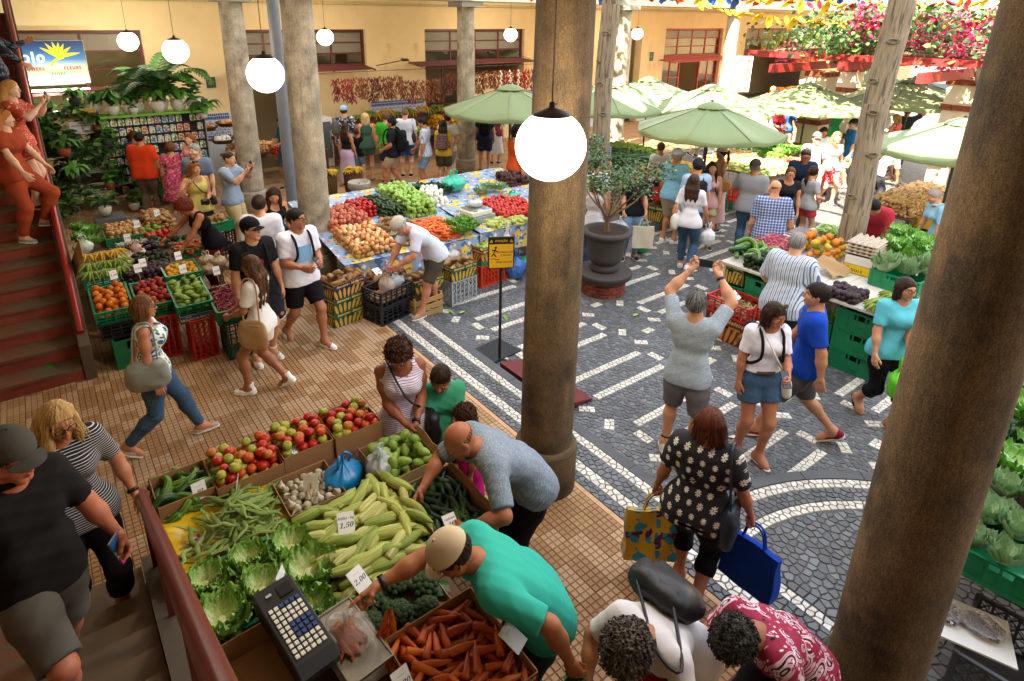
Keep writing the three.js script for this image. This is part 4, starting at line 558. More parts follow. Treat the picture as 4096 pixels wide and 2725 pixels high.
// ---------- produce: each fruit is a thing of its own (past 300 of a kind, one mass) ----------
const bump3=(g,f)=>{const p=g.attributes.position,v=V();for(let i=0;i<p.count;i++){v.fromBufferAttribute(p,i);f(v);p.setXYZ(i,v.x,v.y,v.z);}g.computeVertexNormals();return g;};
const n3=(x,y,z,s)=>vnoise(x+z*1.7+s*13.1,y-z*0.9+s*7.7,0,s)-0.5;
const welded=(g)=>{g=g.clone();const p=g.attributes.position,n=g.attributes.normal;return g;};
const ball=(rx,ry,rz,f,w=12,h=9)=>{const g=sph(1,w,h);return bump3(g.scale(rx,ry,rz),f||(()=>{}));};
const G3={
tomato:[1,2,3].map((s)=>ball(0.036,0.030,0.036,(v)=>{const r=Math.hypot(v.x,v.z);if(v.y>0)v.y-=0.007*Math.exp(-((r/0.012)**2));const a=Math.atan2(v.z,v.x);const k=1+0.025*Math.cos(a*5+s);v.x*=k;v.z*=k;},14,10)),
orange:[1,2].map((s)=>ball(0.041,0.039,0.041,(v)=>{v.multiplyScalar(1+0.02*n3(v.x*40,v.y*40,v.z*40,s));},12,9)),
potato:[1,2,3,4].map((s)=>ball(0.034,0.03,0.05+s*0.004,(v)=>{v.multiplyScalar(1+0.35*n3(v.x*28,v.y*28,v.z*22,s));},10,7)),
sweet:[1,2,3].map((s)=>ball(0.04,0.038,0.085,(v)=>{v.multiplyScalar(1+0.4*n3(v.x*22,v.y*22,v.z*16,s));const t=v.z/0.085;v.x*=1-0.35*t*t;v.y*=1-0.35*t*t;v.y+=0.012*Math.sin(v.z*30+s);},10,8)),
onion:[1,2].map((s)=>ball(0.038,0.036,0.038,(v)=>{const r=Math.hypot(v.x,v.z);if(v.y>0)v.y+=0.022*Math.exp(-((r/0.009)**2));else v.y-=0.005*Math.exp(-((r/0.01)**2));},12,10)),
chayote:[1,2,3].map((s)=>ball(0.037,0.034,0.056,(v)=>{const t=v.z/0.056,k=1-0.28*t,a=Math.atan2(v.y,v.x),g=1-0.07*Math.abs(Math.sin(a*2.5+s))-0.03*Math.abs(Math.sin(a*5));v.x*=k*g;v.y*=k*g;},14,10)),
cucumber:[1,2,3].map((s)=>{const g=taper([[0,0,-0.095],[0,0.002,-0.088],[0,0.006*s,0],[0,0.002,0.088],[0,0,0.095]],[0.003,0.018,0.0235,0.018,0.003],9,3);return bump3(g,(v)=>{v.x+=0.0022*n3(v.x*90,v.y*90,v.z*60,s);v.y+=0.0022*n3(v.y*90,v.x*90,v.z*60,s+3);});}),
zucchini:[1,2,3].map((s)=>taper([[0,0,-0.15],[0,0,-0.14],[0.03*s,0.01,-0.02],[0.02*s,0.01,0.08],[-0.01*s,0,0.13],[-0.02*s,0,0.145]],[0.008,0.03,0.032,0.037,0.042,0.01],12,3)),
corn:[1,2,3].map((s)=>bump3(taper([[0,0,-0.105],[0,0,-0.098],[0,0.006*(s-2),-0.03],[0.006,0.004,0.045],[0.004*s,0.0,0.095],[0.008*s,0.004,0.125]],[0.006,0.022,0.034,0.032,0.018,0.003],11,2),(v)=>{const a=Math.atan2(v.y,v.x),k=1+0.035*Math.sin(a*4+s+v.z*14)+0.03*Math.sin(a*9-s);v.x*=k;v.y*=k;})),
carrot:[1,2,3].map((s)=>bump3(taper([[0,0,-0.085],[0,0,-0.075],[0.003,0.002,-0.03],[0.005*(s-2),0,0.04],[0.009*(s-2),0,0.095]],[0.009,0.024,0.0225,0.016,0.006],10,3),(v)=>{const k=1+0.05*n3(v.z*140,1,1,s)+0.06*n3(v.z*300,3,1,s);v.x*=k;v.y*=k;})),
garlic:[1,2].map((s)=>ball(0.027,0.021,0.027,(v)=>{const a=Math.atan2(v.z,v.x),r=Math.hypot(v.x,v.z),k=1-0.1*Math.abs(Math.sin(a*4+s));v.x*=k;v.z*=k;if(v.y>0)v.y+=0.034*Math.exp(-((r/0.0075)**2));},14,11)),
eggplant:[ball(0.035,0.035,0.07,(v)=>{const k=1+0.25*v.z/0.07;v.x*=k;v.y*=k;},10,8)],
avocado:[1,2].map((s)=>ball(0.036,0.034,0.05,(v)=>{const k=1-0.22*v.z/0.05;v.x*=k;v.y*=k;v.multiplyScalar(1+0.04*n3(v.x*90,v.y*90,v.z*90,s));},10,8)),
pepper:[1,2].map((s)=>ball(0.035,0.04,0.035,(v)=>{const a=Math.atan2(v.z,v.x),k=1-0.12*Math.abs(Math.sin(a*1.5+s)),r=Math.hypot(v.x,v.z);v.x*=k;v.z*=k;if(v.y>0)v.y-=0.012*Math.exp(-((r/0.014)**2));},12,9)),
mango:[1,2].map((s)=>ball(0.05,0.045,0.075,(v)=>{v.x+=0.012*(v.z/0.07)**2;},12,9)),
turnip:[ball(0.042,0.042,0.042,(v)=>{const r=Math.hypot(v.x,v.z);if(v.y<0)v.y-=0.03*Math.exp(-((r/0.01)**2));},12,9)],
pod:[1,2,3,4].map((s)=>bump3(taper([[0,0,-0.1],[0.012*(s-2),0,-0.05],[0.02*(s-2.5),0.003,0],[0.008*s,0,0.055],[0.014*(s-2),0,0.1]],[0.002,0.012,0.0135,0.012,0.0012],6,3),(v)=>{v.y*=0.36+0.16*Math.sin(v.z*190+s);v.x*=1.0;})),
redpod:[1,2,3].map((s)=>taper([[0,0,-0.085],[0.01*s,0.005,-0.03],[-0.006*s,0.004,0.03],[0.01,0,0.085]],[0.002,0.0075,0.007,0.0015],5,2)),
banana:[1,2].map((s)=>taper([[0,0.0,0],[0,0.01,0.025],[0,0.006,0.07],[0,-0.016,0.115],[0,-0.05,0.15],[0,-0.062,0.16]],[0.006,0.012,0.0185,0.018,0.009,0.004],7,2)),
chilli:[1,2].map((s)=>taper([[0,0,0],[0.004*s,-0.035,0.004],[-0.004,-0.07,-0.003*s],[0.006,-0.1,0.004]],[0.006,0.014,0.012,0.001],5,1)),
lemon:[ball(0.03,0.03,0.042,(v)=>{const r=Math.hypot(v.x,v.y);v.z+=Math.sign(v.z)*0.006*Math.exp(-((r/0.008)**2));},10,9)],
};
const skinTex={tomato:dataTex(64,(x,y)=>{const k=0.86+0.14*fbm(x*4,y*4,4,71);return[k,k,k];}),melon:dataTex(64,(x,y)=>{const s=smooth(Math.sin((x+0.06*fbm(x*4,y*4,4,8))*44),-0.3,0.7),d=smooth(hash(x*20,y*20,9),0.8,0.95)*0.4;return[0.55+0.35*s+d,0.72+0.28*s,0.5+0.25*s+d];}),husk:dataTex(64,(x,y)=>{const k=0.72+0.28*vnoise(x*40,y*3,0,5);return[k,k,k*0.92];}),mott:dataTex(64,(x,y)=>{const k=0.75+0.25*fbm(x*10,y*10,10,81);return[k,k*0.97,k*0.9];})};
const M3={};
const fruitMat=(c,rough,tex,coat)=>M3[[c,rough,tex,coat]]??=new THREE.MeshPhysicalMaterial({color:c,roughness:rough,map:tex?skinTex[tex]:null,clearcoat:(coat||0)*0.6,clearcoatRoughness:0.25,specularIntensity:0.6});
const KIND={
tomato:['tomato','tomato','tomato',[0xb81e0e,0xc02c12,0xa8160a,0xc8501a,0xc07022,0x98a234,0xb0a834],0.36,'tomato',0.2,0.034],
redtomato:['tomato','tomato','tomato',[0xb81c0c,0xac160a,0xc22c10],0.28,'tomato',0.4,0.034],
orange:['orange','orange','orange',[0xe07a0c,0xd96c08,0xe68a18],0.5,'mott',0,0.04],
nectarine:['nectarine','orange','nectarine',[0x8e1a14,0xa92a18,0x7a1412,0xc0561e],0.45,'mott',0,0.036],
lemon:['lemon','lemon','lemon',[0xe2a916,0xdb9c12],0.45,'mott',0,0.036],
potato:['potato','potato','potato',[0x8a5a44,0x7c4c3c,0x9a6c4c],0.85,'mott',0,0.037],
tan:['potato','potato','potato',[0xb08a5c,0xa57c50,0xc09c6e],0.85,'mott',0,0.04],
sweet:['sweet_potato','sweet','sweet potato',[0xa9845c,0x9c744c,0xb8966c],0.85,'mott',0,0.055],
onion:['onion','onion','onion',[0xc98a4a,0xd6a460,0xb9743a,0xdcb888],0.45,'husk',0.1,0.038],
redonion:['onion','onion','onion',[0xb0563a,0xc06c48,0x9c4632],0.45,'husk',0.1,0.036],
chayote:['chayote','chayote','chayote',[0x8fb04a,0x9aba5a,0x82a440],0.5,'mott',0.1,0.042],
cucumber:['cucumber','cucumber','cucumber',[0x1d3a16,0x27481c,0x335622],0.4,'mott',0.2,0.028],
zucchini:['zucchini','cucumber','zucchini',[0x1c3818,0x2c4c20],0.4,'melon',0.2,0.028],
gourd:['gourd','zucchini','gourd',[0x6d8f3a,0x2f5424,0x84a048],0.4,'melon',0.2,0.045],
corn:['corn_cob','corn','corn',[0xc9cf72,0xb8c468,0xd8d68a,0xa4b658],0.6,'husk',0,0.032],
carrot:['carrot','carrot','carrot',[0xd4600e,0xc8540a,0xde7018],0.5,'mott',0.1,0.026],
garlic:['garlic_bulb','garlic','garlic',[0xd8cabb,0xcbb8aa,0xe2d8cc],0.7,'husk',0,0.026],
eggplant:['eggplant','eggplant','eggplant',[0x1c0f1c,0x281428],0.25,null,0.4,0.04],
avocado:['avocado','avocado','avocado',[0x1f3018,0x2a3a1c],0.5,'mott',0,0.038],
passion:['passion_fruit','orange','passion fruit',[0x33202a,0x42293a,0x2a1a20],0.5,'mott',0,0.032],
pepper:['red_pepper','pepper','pepper',[0xb5120c,0xa30f0a],0.2,null,0.5,0.036],
mango:['papaya','mango','papaya',[0xd69a1c,0xc8b02c,0xd9861c,0x8f9c2c],0.4,'mott',0.1,0.055],
turnip:['turnip','turnip','turnip',[0xe2ded2,0xd8d2c4],0.5,null,0.1,0.042],
beet:['beetroot','turnip','beetroot',[0x4a2a2c,0x5a3634],0.7,'mott',0,0.042],
pod:['green_bean','pod','green bean',[0x8eac56,0x9cb868,0x7c9a48],0.55,'mott',0,0.02],
redpod:['borlotti_bean','redpod','bean',[0xa3304a,0xb5445e,0x8e2a42,0xc87a80],0.5,'mott',0,0.02],
palepod:['pale_bean','redpod','bean',[0xb5b482,0xc8bc94,0xa4a060],0.5,'mott',0,0.02],
chilli:['chilli','chilli','chilli',[0x8e3a14,0x7a2a10,0xa9541c],0.4,null,0.2,0.012],
};
const kindCount={},massOf={};
function fruit(kind,label,group,x,y,z,e,s=1,r=rnd,lim=300){
const[name,gk,cat,cols,ro,tx,coat]=KIND[kind],geo=pick(G3[gk],r),c=pick(cols,r);
kindCount[name]=(kindCount[name]||0)+1;if(kind==='tomato'){const k=cols.indexOf(c);label=(k<3?'ripe red':k<5?'half ripe orange':'unripe yellow green')+' tomato in the trays nearest the yellow cloth';}
if(kindCount[name]>lim||!inView(x,y,z,1.03)){const g=tint(geo.clone(),c).scale(s,s,s);g.applyQuaternion(new THREE.Quaternion().setFromEuler(e));g.translate(x,y,z);(massOf[name]??={l:[],ro,cat}).l.push(g);return null;}
const m=single(name,label,cat,geo,fruitMat(c,ro,tx,coat),[x,y,z],0,group);m.rotation.copy(e);m.scale.setScalar(s);return m;
}
// heap in a rectangle: centre, half sizes, turn, base height, layers; tilt raises the far (-z) edge
function heap(kind,label,group,cx,cz,ax,az,y,{n=2,turn=0,s=1,lie=0,tilt=0,sp=1,seed=1,spin=3.14,mound=0.5,flat=0}={}){
const r=mulberry(seed*31+5),R=KIND[kind][7]*s,d=R*2*sp*0.97,dz=lie?R*3.2*sp:d,c=Math.cos(turn),q=Math.sin(turn);
for(let k=0;k<n;k++){
const A=ax-R*(0.6+k*mound),B=az-R*(0.6+k*mound);if(A<0||B<0)break;
const nx=Math.max(1,Math.floor(2*A/d)+1),nz=Math.max(1,Math.floor(2*B/(lie?dz:d*0.9))+1);
for(let i=0;i<nx;i++)for(let j=0;j<nz;j++){
if(k&&r()<0.1)continue;
const u=(nx>1?-A+2*A*i/(nx-1):0)+(r()-0.5)*R*0.8+(j % 2?R*0.4:-R*0.4),v=(nz>1?-B+2*B*j/(nz-1):0)+(r()-0.5)*R*0.7;
const uu=clamp(u,-ax+R*(lie?0.5:1.05),ax-R*(lie?0.5:1.05)),vv=clamp(v,-az+R*(lie?0.5:1.05),az-R*(lie?0.5:1.05));
const x=cx+uu*c+vv*q,z=cz-uu*q+vv*c,yy=y+R*(0.8+k*1.45)+(r()-0.5)*R*0.5-vv*tilt;
const e=lie?new THREE.Euler((r()-0.5)*0.3,turn+(lie===2?Math.PI/2:0)+(r()-0.5)*spin,(r()-0.5)*6,'YXZ'):new THREE.Euler((r()-0.5)*(flat?0.5:3),r()*6.3,(r()-0.5)*(flat?0.5:3));
fruit(kind,label,group,x,yy,z,e,s*(0.88+0.24*r()),r);
}
}
}
// leaves
function leafSheet(w,l,ruffle,cup,seed,nu=8,nv=7){
const P=[],U=[],I=[];
for(let j=0;j<=nv;j++)for(let i=0;i<=nu;i++){const u=i/nu*2-1,v=j/nv,wid=w*(0.25+0.9*Math.sin(Math.PI*Math.min(1,v*0.62+0.1))),e=Math.abs(u)**2*v;const x=u*wid,z=v*l,y=cup*(v*v+u*u*0.5)*l+ruffle*e*Math.sin(u*9+v*13+seed*3)+ruffle*0.7*(v**3)*Math.sin(u*19+seed*5);P.push(x,y,z);U.push(i/nu,v);}
for(let j=0;j<nv;j++)for(let i=0;i<nu;i++){const o=j*(nu+1)+i;I.push(o,o+nu+1,o+1,o+1,o+nu+1,o+nu+2);}
return geoOf(P,I,U);
}
const leafTex=(mid,rim,rib)=>canvas(128,128,(g)=>{const im=g.createImageData(128,128),A=new THREE.Color(mid),B=new THREE.Color(rim),C=new THREE.Color(rib),c=new THREE.Color();for(let y=0;y<128;y++)for(let x=0;x<128;x++){const u=x/64-1,v=1-y/128,vein=Math.max(smooth(0.14-0.1*v-Math.abs(u),0,0.06),0.7*smooth(Math.abs(Math.sin((v*5-Math.abs(u)*2.2)*3.14)),0.93,1)*(1-Math.abs(u)));c.copy(A).lerp(B,smooth(v*0.8+Math.abs(u)*0.5+0.3*(fbm(x/16,y/16,0,4)-0.5),0.45,0.95)).lerp(C,vein);const o=(y*128+x)*4,s=c.getHex();im.data[o]=s>>16;im.data[o+1]=s>>8&255;im.data[o+2]=s&255;im.data[o+3]=255;}g.putImageData(im,0,0);});
const leafMat=(t,r=0.5)=>new THREE.MeshPhysicalMaterial({map:t,roughness:r,transmission:0.25,thickness:0,side:THREE.DoubleSide});
const lettuceMat=leafMat(leafTex(0xd4e090,0x86b244,0xeef2cc)),romaineMat=leafMat(leafTex(0xa4c85a,0x62a030,0xd8e6a8)),cabbageMat=leafMat(leafTex(0xbccf98,0x86a878,0xdfe8c8)),darkLeaf=leafMat(leafTex(0x2c5a24,0x1d4420,0x6a9450));
const lettuceLeaf=[1,2,3].map((s)=>leafSheet(0.098,0.14,0.02,0.4,s,18,9)),cabLeaf=[1,2].map((s)=>leafSheet(0.085,0.16,0.008,0.75,s,8,7)),plainLeaf=[1,2].map((s)=>leafSheet(0.045,0.13,0.006,-0.25,s,6,6));
function lettuce(label,group,x,y,z,m=lettuceMat,s=1,seed=1,n=22,name='lettuce',geos=lettuceLeaf){
const t=thing(name,label,name,[x,y,z],seed,group),r=mulberry(seed*7+3);
for(let i=0;i<n;i++){const ring=i/n,l=part('leaf',pick(geos,r),m,t);l.rotation.set(-0.15-1.15*(1-ring)*0.9+0.15*r()+(ring<0.4?0.75:0.1),i*2.399+r()*0.3,(r()-0.5)*0.4,'YXZ');l.position.y=0.01+0.05*ring;l.scale.setScalar(s*lerp(1.15,0.7,ring));}
part('core',at(sph(0.035*s,10,8),0,0.05*s,0,0,0,0,[1,0.8,1]),mat(0xdfe6b4,0.6),t);return t;
}
function broccoli(label,group,x,y,z,s,seed){
const t=thing('broccoli',label,'broccoli',[x,y,z],seed,group),r=mulberry(seed+50),l=[];
for(let i=0;i<26;i++){const a=i*2.4,q=Math.sqrt(i/26),g=ball(0.021,0.019,0.021,(v)=>v.multiplyScalar(1+0.35*n3(v.x*220,v.y*220,v.z*220,i)),9,7);l.push(at(g,Math.cos(a)*q*0.055*s,0.045*s+0.035*s*(1-q*q),Math.sin(a)*q*0.055*s));}
part('florets',l,mat(0x2f4a22,0.85,{map:rep(blotTex,2)}),t);part('stem',at(cyl(0.022*s,0.018*s,0.06,8),0,0.02,0),mat(0x8aa668,0.7),t);
for(let k=0;k<3;k++){const q=part('leaf',pick(plainLeaf,r),darkLeaf,t);q.rotation.set(-0.3,k*2.1+seed,0,'YXZ');q.position.y=0.025;}return t;
}
function bananaBunch(label,group,x,y,z,turn,n,ripe,s=1,seed=3){
const t=thing('banana_bunch',label,'bananas',[x,y,z],turn,group),r=mulberry(seed),cs=ripe?[0xd9a81a,0xcc9a18,0xc8b22c]:[0x7f9c34,0x8fa83c,0x6d8c2c];
for(let i=0;i<n;i++){const row=i % 2,a=(i-n/2)/n*2.3,b=part('banana',pick(G3.banana,r),fruitMat(pick(cs,r),0.5,'mott',0),t);b.rotation.set(-0.25+row*0.4+0.1*r(),a+0.1*r(),(r()-0.5)*0.4,'YXZ');b.position.set(Math.sin(a)*0.01,0.05+row*0.025,0);b.scale.setScalar(s*(0.95+0.15*r()));}
part('crown',at(sph(0.018,8,6),0,0.05,-0.004),mat(0x4a3a20,0.8),t);return t;
}
// ---------- containers ----------
function crateWall(w,h,t,post,lattice){
const l=[box(-w/2,w/2,h-0.022,h,-t/2,t/2),box(-w/2,w/2,0,0.03,-t/2,t/2)],n=Math.max(2,Math.round(w/post));
for(let i=0;i<=n;i++){const x=-w/2+0.008+(w-0.016)*i/n;l.push(box(x-0.008,x+0.008,0.03,h-0.022,-t/2,t/2));}
if(lattice==='x'){const m=Math.max(1,Math.round((h-0.05)/(w/n)));for(let i=0;i<n;i++)for(let j=0;j<m;j++){const cw=w/n,ch=(h-0.052)/m,x=-w/2+cw*(i+0.5),y=0.03+ch*(j+0.5),L=Math.hypot(cw,ch);for(const s of[1,-1])l.push(at(box(-L/2,L/2,-0.004,0.004,-t/3,t/3),x,y,0,0,0,s*Math.atan2(ch,cw)));}}
else if(lattice==='panel'){l.push(box(-w/2+0.01,w/2-0.01,0.03,h*0.5,-t/4,t/4),box(-w/2+0.01,-w*0.16,h*0.5,h-0.022,-t/4,t/4),box(w*0.16,w/2-0.01,h*0.5,h-0.022,-t/4,t/4),box(-w*0.16,w*0.16,h*0.5,h*0.66,-t/4,t/4));for(let i=0;i<3;i++)l.push(box(-w*0.36+i*w*0.3,-w*0.36+i*w*0.3+0.05,h*0.28,h*0.33,-t/2-0.002,t/2+0.002));}
else for(const k of[0.34,0.56,0.76])l.push(box(-w/2,w/2,h*k,h*k+0.012,-t/2.5,t/2.5));
return merge(l);
}
const wallCache={};
function crate(label,color,x,y,z,turn=0,[w,d,h]=[0.58,0.38,0.2],lat='panel',group='plastic market crates',tilt=0){
const t=thing('plastic_crate',label,'crate',[x,y,z],turn,group),m=mat(color,0.42),wall=(l)=>wallCache[[l,h,lat]]??=crateWall(l,h,0.018,lat==='x'?0.075:0.1,lat);
t.rotation.set(tilt,turn,0,'YXZ');
for(const s of[-1,1]){part('side',wall(w),m,t,[0,0,s*(d/2-0.009)]);const q=part('side',wall(d-0.036),m,t,[s*(w/2-0.009),0,0]);q.rotation.y=Math.PI/2;}
part('bottom',box(-w/2+0.012,w/2-0.012,0.002,0.012,-d/2+0.012,d/2-0.012),m,t);
for(const sx of[-1,1])for(const sz of[-1,1])part('corner_post',box(-0.014,0.014,0,h+0.006,-0.014,0.014),m,t,[sx*(w/2-0.011),0,sz*(d/2-0.011)]);
part('rim',[box(-w/2-0.006,w/2+0.006,h-0.012,h-0.001,-d/2-0.006,-d/2+0.008),box(-w/2-0.006,w/2+0.006,h-0.012,h-0.001,d/2-0.008,d/2+0.006),box(-w/2-0.006,-w/2+0.008,h-0.012,h-0.001,-d/2+0.008,d/2-0.008),box(w/2-0.008,w/2+0.006,h-0.012,h-0.001,-d/2+0.008,d/2-0.008)],m,t);
return t;
}
const cardTex=dataTex(128,(x,y)=>{const v=0.88+0.08*fbm(x*6,y*6,6,91)+0.05*Math.sin(y*128*0.8)*0.3;return[v,v*0.985,v*0.96];});
const cardMat=mat(0xa87e52,0.9,{map:rep(cardTex,3)}),cardPale=mat(0xb9a276,0.9,{map:rep(cardTex,3)});
function bananaPrint(bg,ink){return canvas(512,256,(g,W,H)=>{g.fillStyle=bg;g.fillRect(0,0,W,H);g.fillStyle=ink;g.strokeStyle=bg;g.lineWidth=5;for(let i=0;i<7;i++){g.save();g.translate(60+i*62,240);g.rotate(-0.5+i*0.13);g.beginPath();g.ellipse(0,-70,24,92,0.25,0,7);g.fill();g.stroke();g.restore();}g.fillStyle=bg;g.fillRect(0,0,W,74);g.fillStyle='#e8c86a';g.font='italic bold 54px sans-serif';g.textAlign='center';g.textBaseline='middle';g.fillText('Banana',W*0.27,40);g.fillText('Madeira',W*0.76,40);g.font='22px sans-serif';g.fillText('da',W*0.5,44);g.font='bold 22px sans-serif';g.fillText('CATEGORIA',W*0.78,96);for(let i=0;i<12;i++){g.fillStyle='#111';g.fillRect(W-90+i*6,150,i % 3?2:4,60);}g.fillStyle='#0c0c0c';g.fillRect(W*0.4,84,W*0.2,26);});}
const printMat={blue:mat(0xffffff,0.8,{map:bananaPrint('#2a2640','#c99a2a')}),green:mat(0xffffff,0.8,{map:bananaPrint('#1f4a2c','#c2972c')}),red:mat(0xffffff,0.8,{map:bananaPrint('#6a1e22','#b8862c')})};
function carton(label,x,y,z,turn,[w,d,h],m=cardMat,group='cardboard boxes',flap=0,tilt=0,inner=cardMat){
const t=thing('cardboard_box',label,'box',[x,y,z],turn,group),th=0.006;t.rotation.set(tilt,turn,0,'YXZ');
const side=(l,px,pz,ry)=>{const q=part('side',new THREE.BoxGeometry(l,h,th),[inner,inner,inner,inner,m,inner],t,[px,h/2,pz]);q.rotation.y=ry;};
side(w,0,d/2,0);side(w,0,-d/2,Math.PI);side(d-2*th,w/2,0,Math.PI/2);side(d-2*th,-w/2,0,-Math.PI/2);
part('bottom',box(-w/2+th,w/2-th,0.001,0.007,-d/2+th,d/2-th),inner,t);
if(flap){const sh=new THREE.Shape([[-d/2,0],[d/2,0],[d/2-0.03,flap*0.8],[d*0.1,flap],[-d*0.2,flap*0.7],[-d/2+0.03,flap*0.9]].map((p)=>new THREE.Vector2(...p)));for(const s of[-1,1]){const f=part('flap',new THREE.ExtrudeGeometry(sh,{depth:0.004,bevelEnabled:false}),inner,t,[s*w/2,h,0]);f.rotation.set(0,Math.PI/2,s*-0.35,'ZYX');}}
return t;
}
const wickerTex=dataTex(128,(x,y)=>{const a=Math.floor(x*16),v=0.55+0.45*Math.abs(Math.sin(y*3.14*16+(a % 2)*1.57))*Math.abs(Math.sin(x*3.14*16));return[v,v*0.96,v*0.9];});
const wicker=mat(0x8a5a30,0.8,{map:rep(wickerTex,4,1),bumpMap:rep(wickerTex,4,1),bumpScale:0.012});
function basket(label,x,y,z,r0,r1,h,legs=0,group='round wicker baskets'){
const t=thing('wicker_basket',label,'basket',[x,y,z],0,group);
part('bowl',lathe([[0.001,0],[r0,0],[r1,h],[r1+0.015,h+0.012],[r1-0.012,h+0.01],[r0-0.01,0.02],[0.001,0.02]],24),wicker,t);
part('rim',at(new THREE.TorusGeometry(r1,0.014,7,28),0,h,0,Math.PI/2),wicker,t);
if(legs)for(let k=0;k<4;k++)part('leg',bar([Math.cos(k*1.57+0.7)*r0*0.8,-legs,Math.sin(k*1.57+0.7)*r0*0.8],[Math.cos(k*1.57+0.7)*r0*0.8,0.01,Math.sin(k*1.57+0.7)*r0*0.8],0.012),redBar,t);
return t;
}
const tagTex={};
function tag(label,text,x,y,z,turn,s=1,lean=-0.5,stick=1,small=''){
const t=thing('price_tag',label,'price tag',[x,y,z],turn,'handwritten price tags');t.rotation.set(lean,turn,0,'YXZ');
part('card',new THREE.BoxGeometry(0.075*s,0.1*s,0.002),mat(0xe9e7e0,0.8),t,[0,0.06*s,0]);
part('price',plane(0.07*s,0.09*s),mat(0xffffff,0.85,{map:tagTex[text+small]??=textTex(96,128,'#ebe9e2',[[text,48,70,42,'#1f2f6a',{i:1,f:'serif'}],[small||'~~~~',48,28,20,'#2a3a70',{i:1,f:'serif'}]])}),t,[0,0.06*s,0.0016]);
if(stick)part('stick',cbox(0.008,0.13*s,0.004,0,-0.01,-0.004),mat(0xb58a58,0.8),t);
return t;
}
// soft plastic bags: a lumpy sack with two handles
function plasticBag(label,color,x,y,z,[w,h,d],turn=0,clear=0,group='plastic carrier bags',seed=2){
const t=thing('plastic_bag',label,'bag',[x,y,z],turn,group),g=new THREE.SphereGeometry(1,28,22);
bump3(g,(v)=>{const yy=v.y,a=Math.atan2(v.z,v.x),pinch=smooth(yy,0.25,1),cr=0.11*Math.sin(a*7+seed+yy*3)*(0.3+pinch)+0.16*n3(v.x*5,v.y*5,v.z*5,seed)+0.07*n3(v.x*13,v.y*13,v.z*13,seed+2);const k=(1-0.68*pinch)*(1+cr);v.set(v.x*k*w/2,(Math.max(yy,-0.8)+0.8)/1.8*h*(1+0.05*Math.sin(a*9)),v.z*k*d/2);});
const m=clear?new THREE.MeshPhysicalMaterial({color,roughness:0.25,transmission:clear,thickness:0,side:THREE.DoubleSide}):mat(color,0.38,{side:THREE.DoubleSide});
part('sack',g,m,t);
for(const s of[-1,1])part('handle',tube([[s*w*0.16,h*0.86,0],[s*w*0.2,h*1.12,0.01],[s*w*0.1,h*1.3,0.0],[s*w*0.03,h*1.12,-0.01],[s*w*0.06,h*0.88,0]],0.008,16,6).scale(1,1,1.6),m,t);
return t;
}
// ---------- the nearest stall, against the red handrail ----------
const GREEN=0x0b7a4e,DKGREEN=0x123a2a;
const planks=mat(0x6a4a30,0.85,{map:rep(blotTex,1.2)});
function table(label,x0,x1,z0,z1,y,m=planks,legH=0){
const t=thing('stall_table',label,'table',[(x0+x1)/2,legH,(z0+z1)/2],0),w=(x1-x0)/2,d=(z1-z0)/2,H=y-legH;
const n=Math.max(3,Math.round(d*2/0.2));for(let i=0;i<n;i++)part('plank',box(-w,w,H-0.03,H,-d+2*d*i/n+0.003,-d+2*d*(i+1)/n-0.003),m,t);
for(const sx of[-1,1])for(const sz of[-1,1])part('leg',cbox(0.05,H-0.03,0.05,sx*(w-0.05),(H-0.03)/2,sz*(d-0.05)),m,t);
part('apron',[box(-w,w,H-0.1,H-0.031,-d+0.001,-d+0.02),box(-w,w,H-0.1,H-0.031,d-0.02,d-0.001)],m,t);return t;
}
table('dark plank table under the boxes of tomatoes corn and lettuce',0.17,1.46,-4.02,-1.55,0.84);table('dark plank side table under the chayotes and cucumbers',1.465,1.87,-4.04,-2.4,0.84);
const yellowTex=canvas(512,512,(g,W)=>{g.fillStyle='#e6bd0a';g.fillRect(0,0,W,W);const R=mulberry(5);for(let i=0;i<9;i++){const x=40+R()*430,y=40+R()*430;if(i % 2){for(let k=0;k<5;k++){g.fillStyle=k % 2?'#b0308a':'#e6b8d6';g.beginPath();g.ellipse(x+Math.cos(k*1.256)*14,y+Math.sin(k*1.256)*14,15,8,k*1.256,0,7);g.fill();}}else{g.fillStyle='#e07a10';g.beginPath();g.arc(x,y,18,0,7);g.fill();g.fillStyle='#f3e2b0';g.beginPath();g.arc(x,y,14,0,7);g.fill();g.fillStyle='#e88a1c';for(let k=0;k<6;k++){g.beginPath();g.moveTo(x,y);g.arc(x,y,12,k*1.047+0.1,k*1.047+0.9);g.fill();}}}g.fillStyle='#a81414';g.font='bold 40px serif';for(const[x,y,r]of[[150,300,0.1],[380,120,0.1],[330,420,0.1],[90,90,0.1]]){g.save();g.translate(x,y);g.rotate(r);g.fillText('EXOTIC',-60,0);g.restore();}});
single('yellow_cloth','yellow plastic cloth printed with oranges and orchids under green beans','cloth',quadSheet([0.16,0.9,-3.72],[0.82,0.9,-3.66],[0.86,0.9,-2.62],[0.17,0.9,-2.9],30,30,(p,u,v)=>{p.y+=0.012*Math.sin(u*14+v*9)*Math.sin(v*11)+0.01*n3(u*9,v*9,0,4);}),mat(0xffffff,0.35,{map:rep(yellowTex,1.6),side:THREE.DoubleSide}));
const fg=(l,x0,x1,z0,z1,h,m,flap,y=0.842)=>carton(l,(x0+x1)/2,y,(z0+z1)/2,0,[x1-x0,z1-z0,h],m,'cardboard trays on the nearest stall',flap);
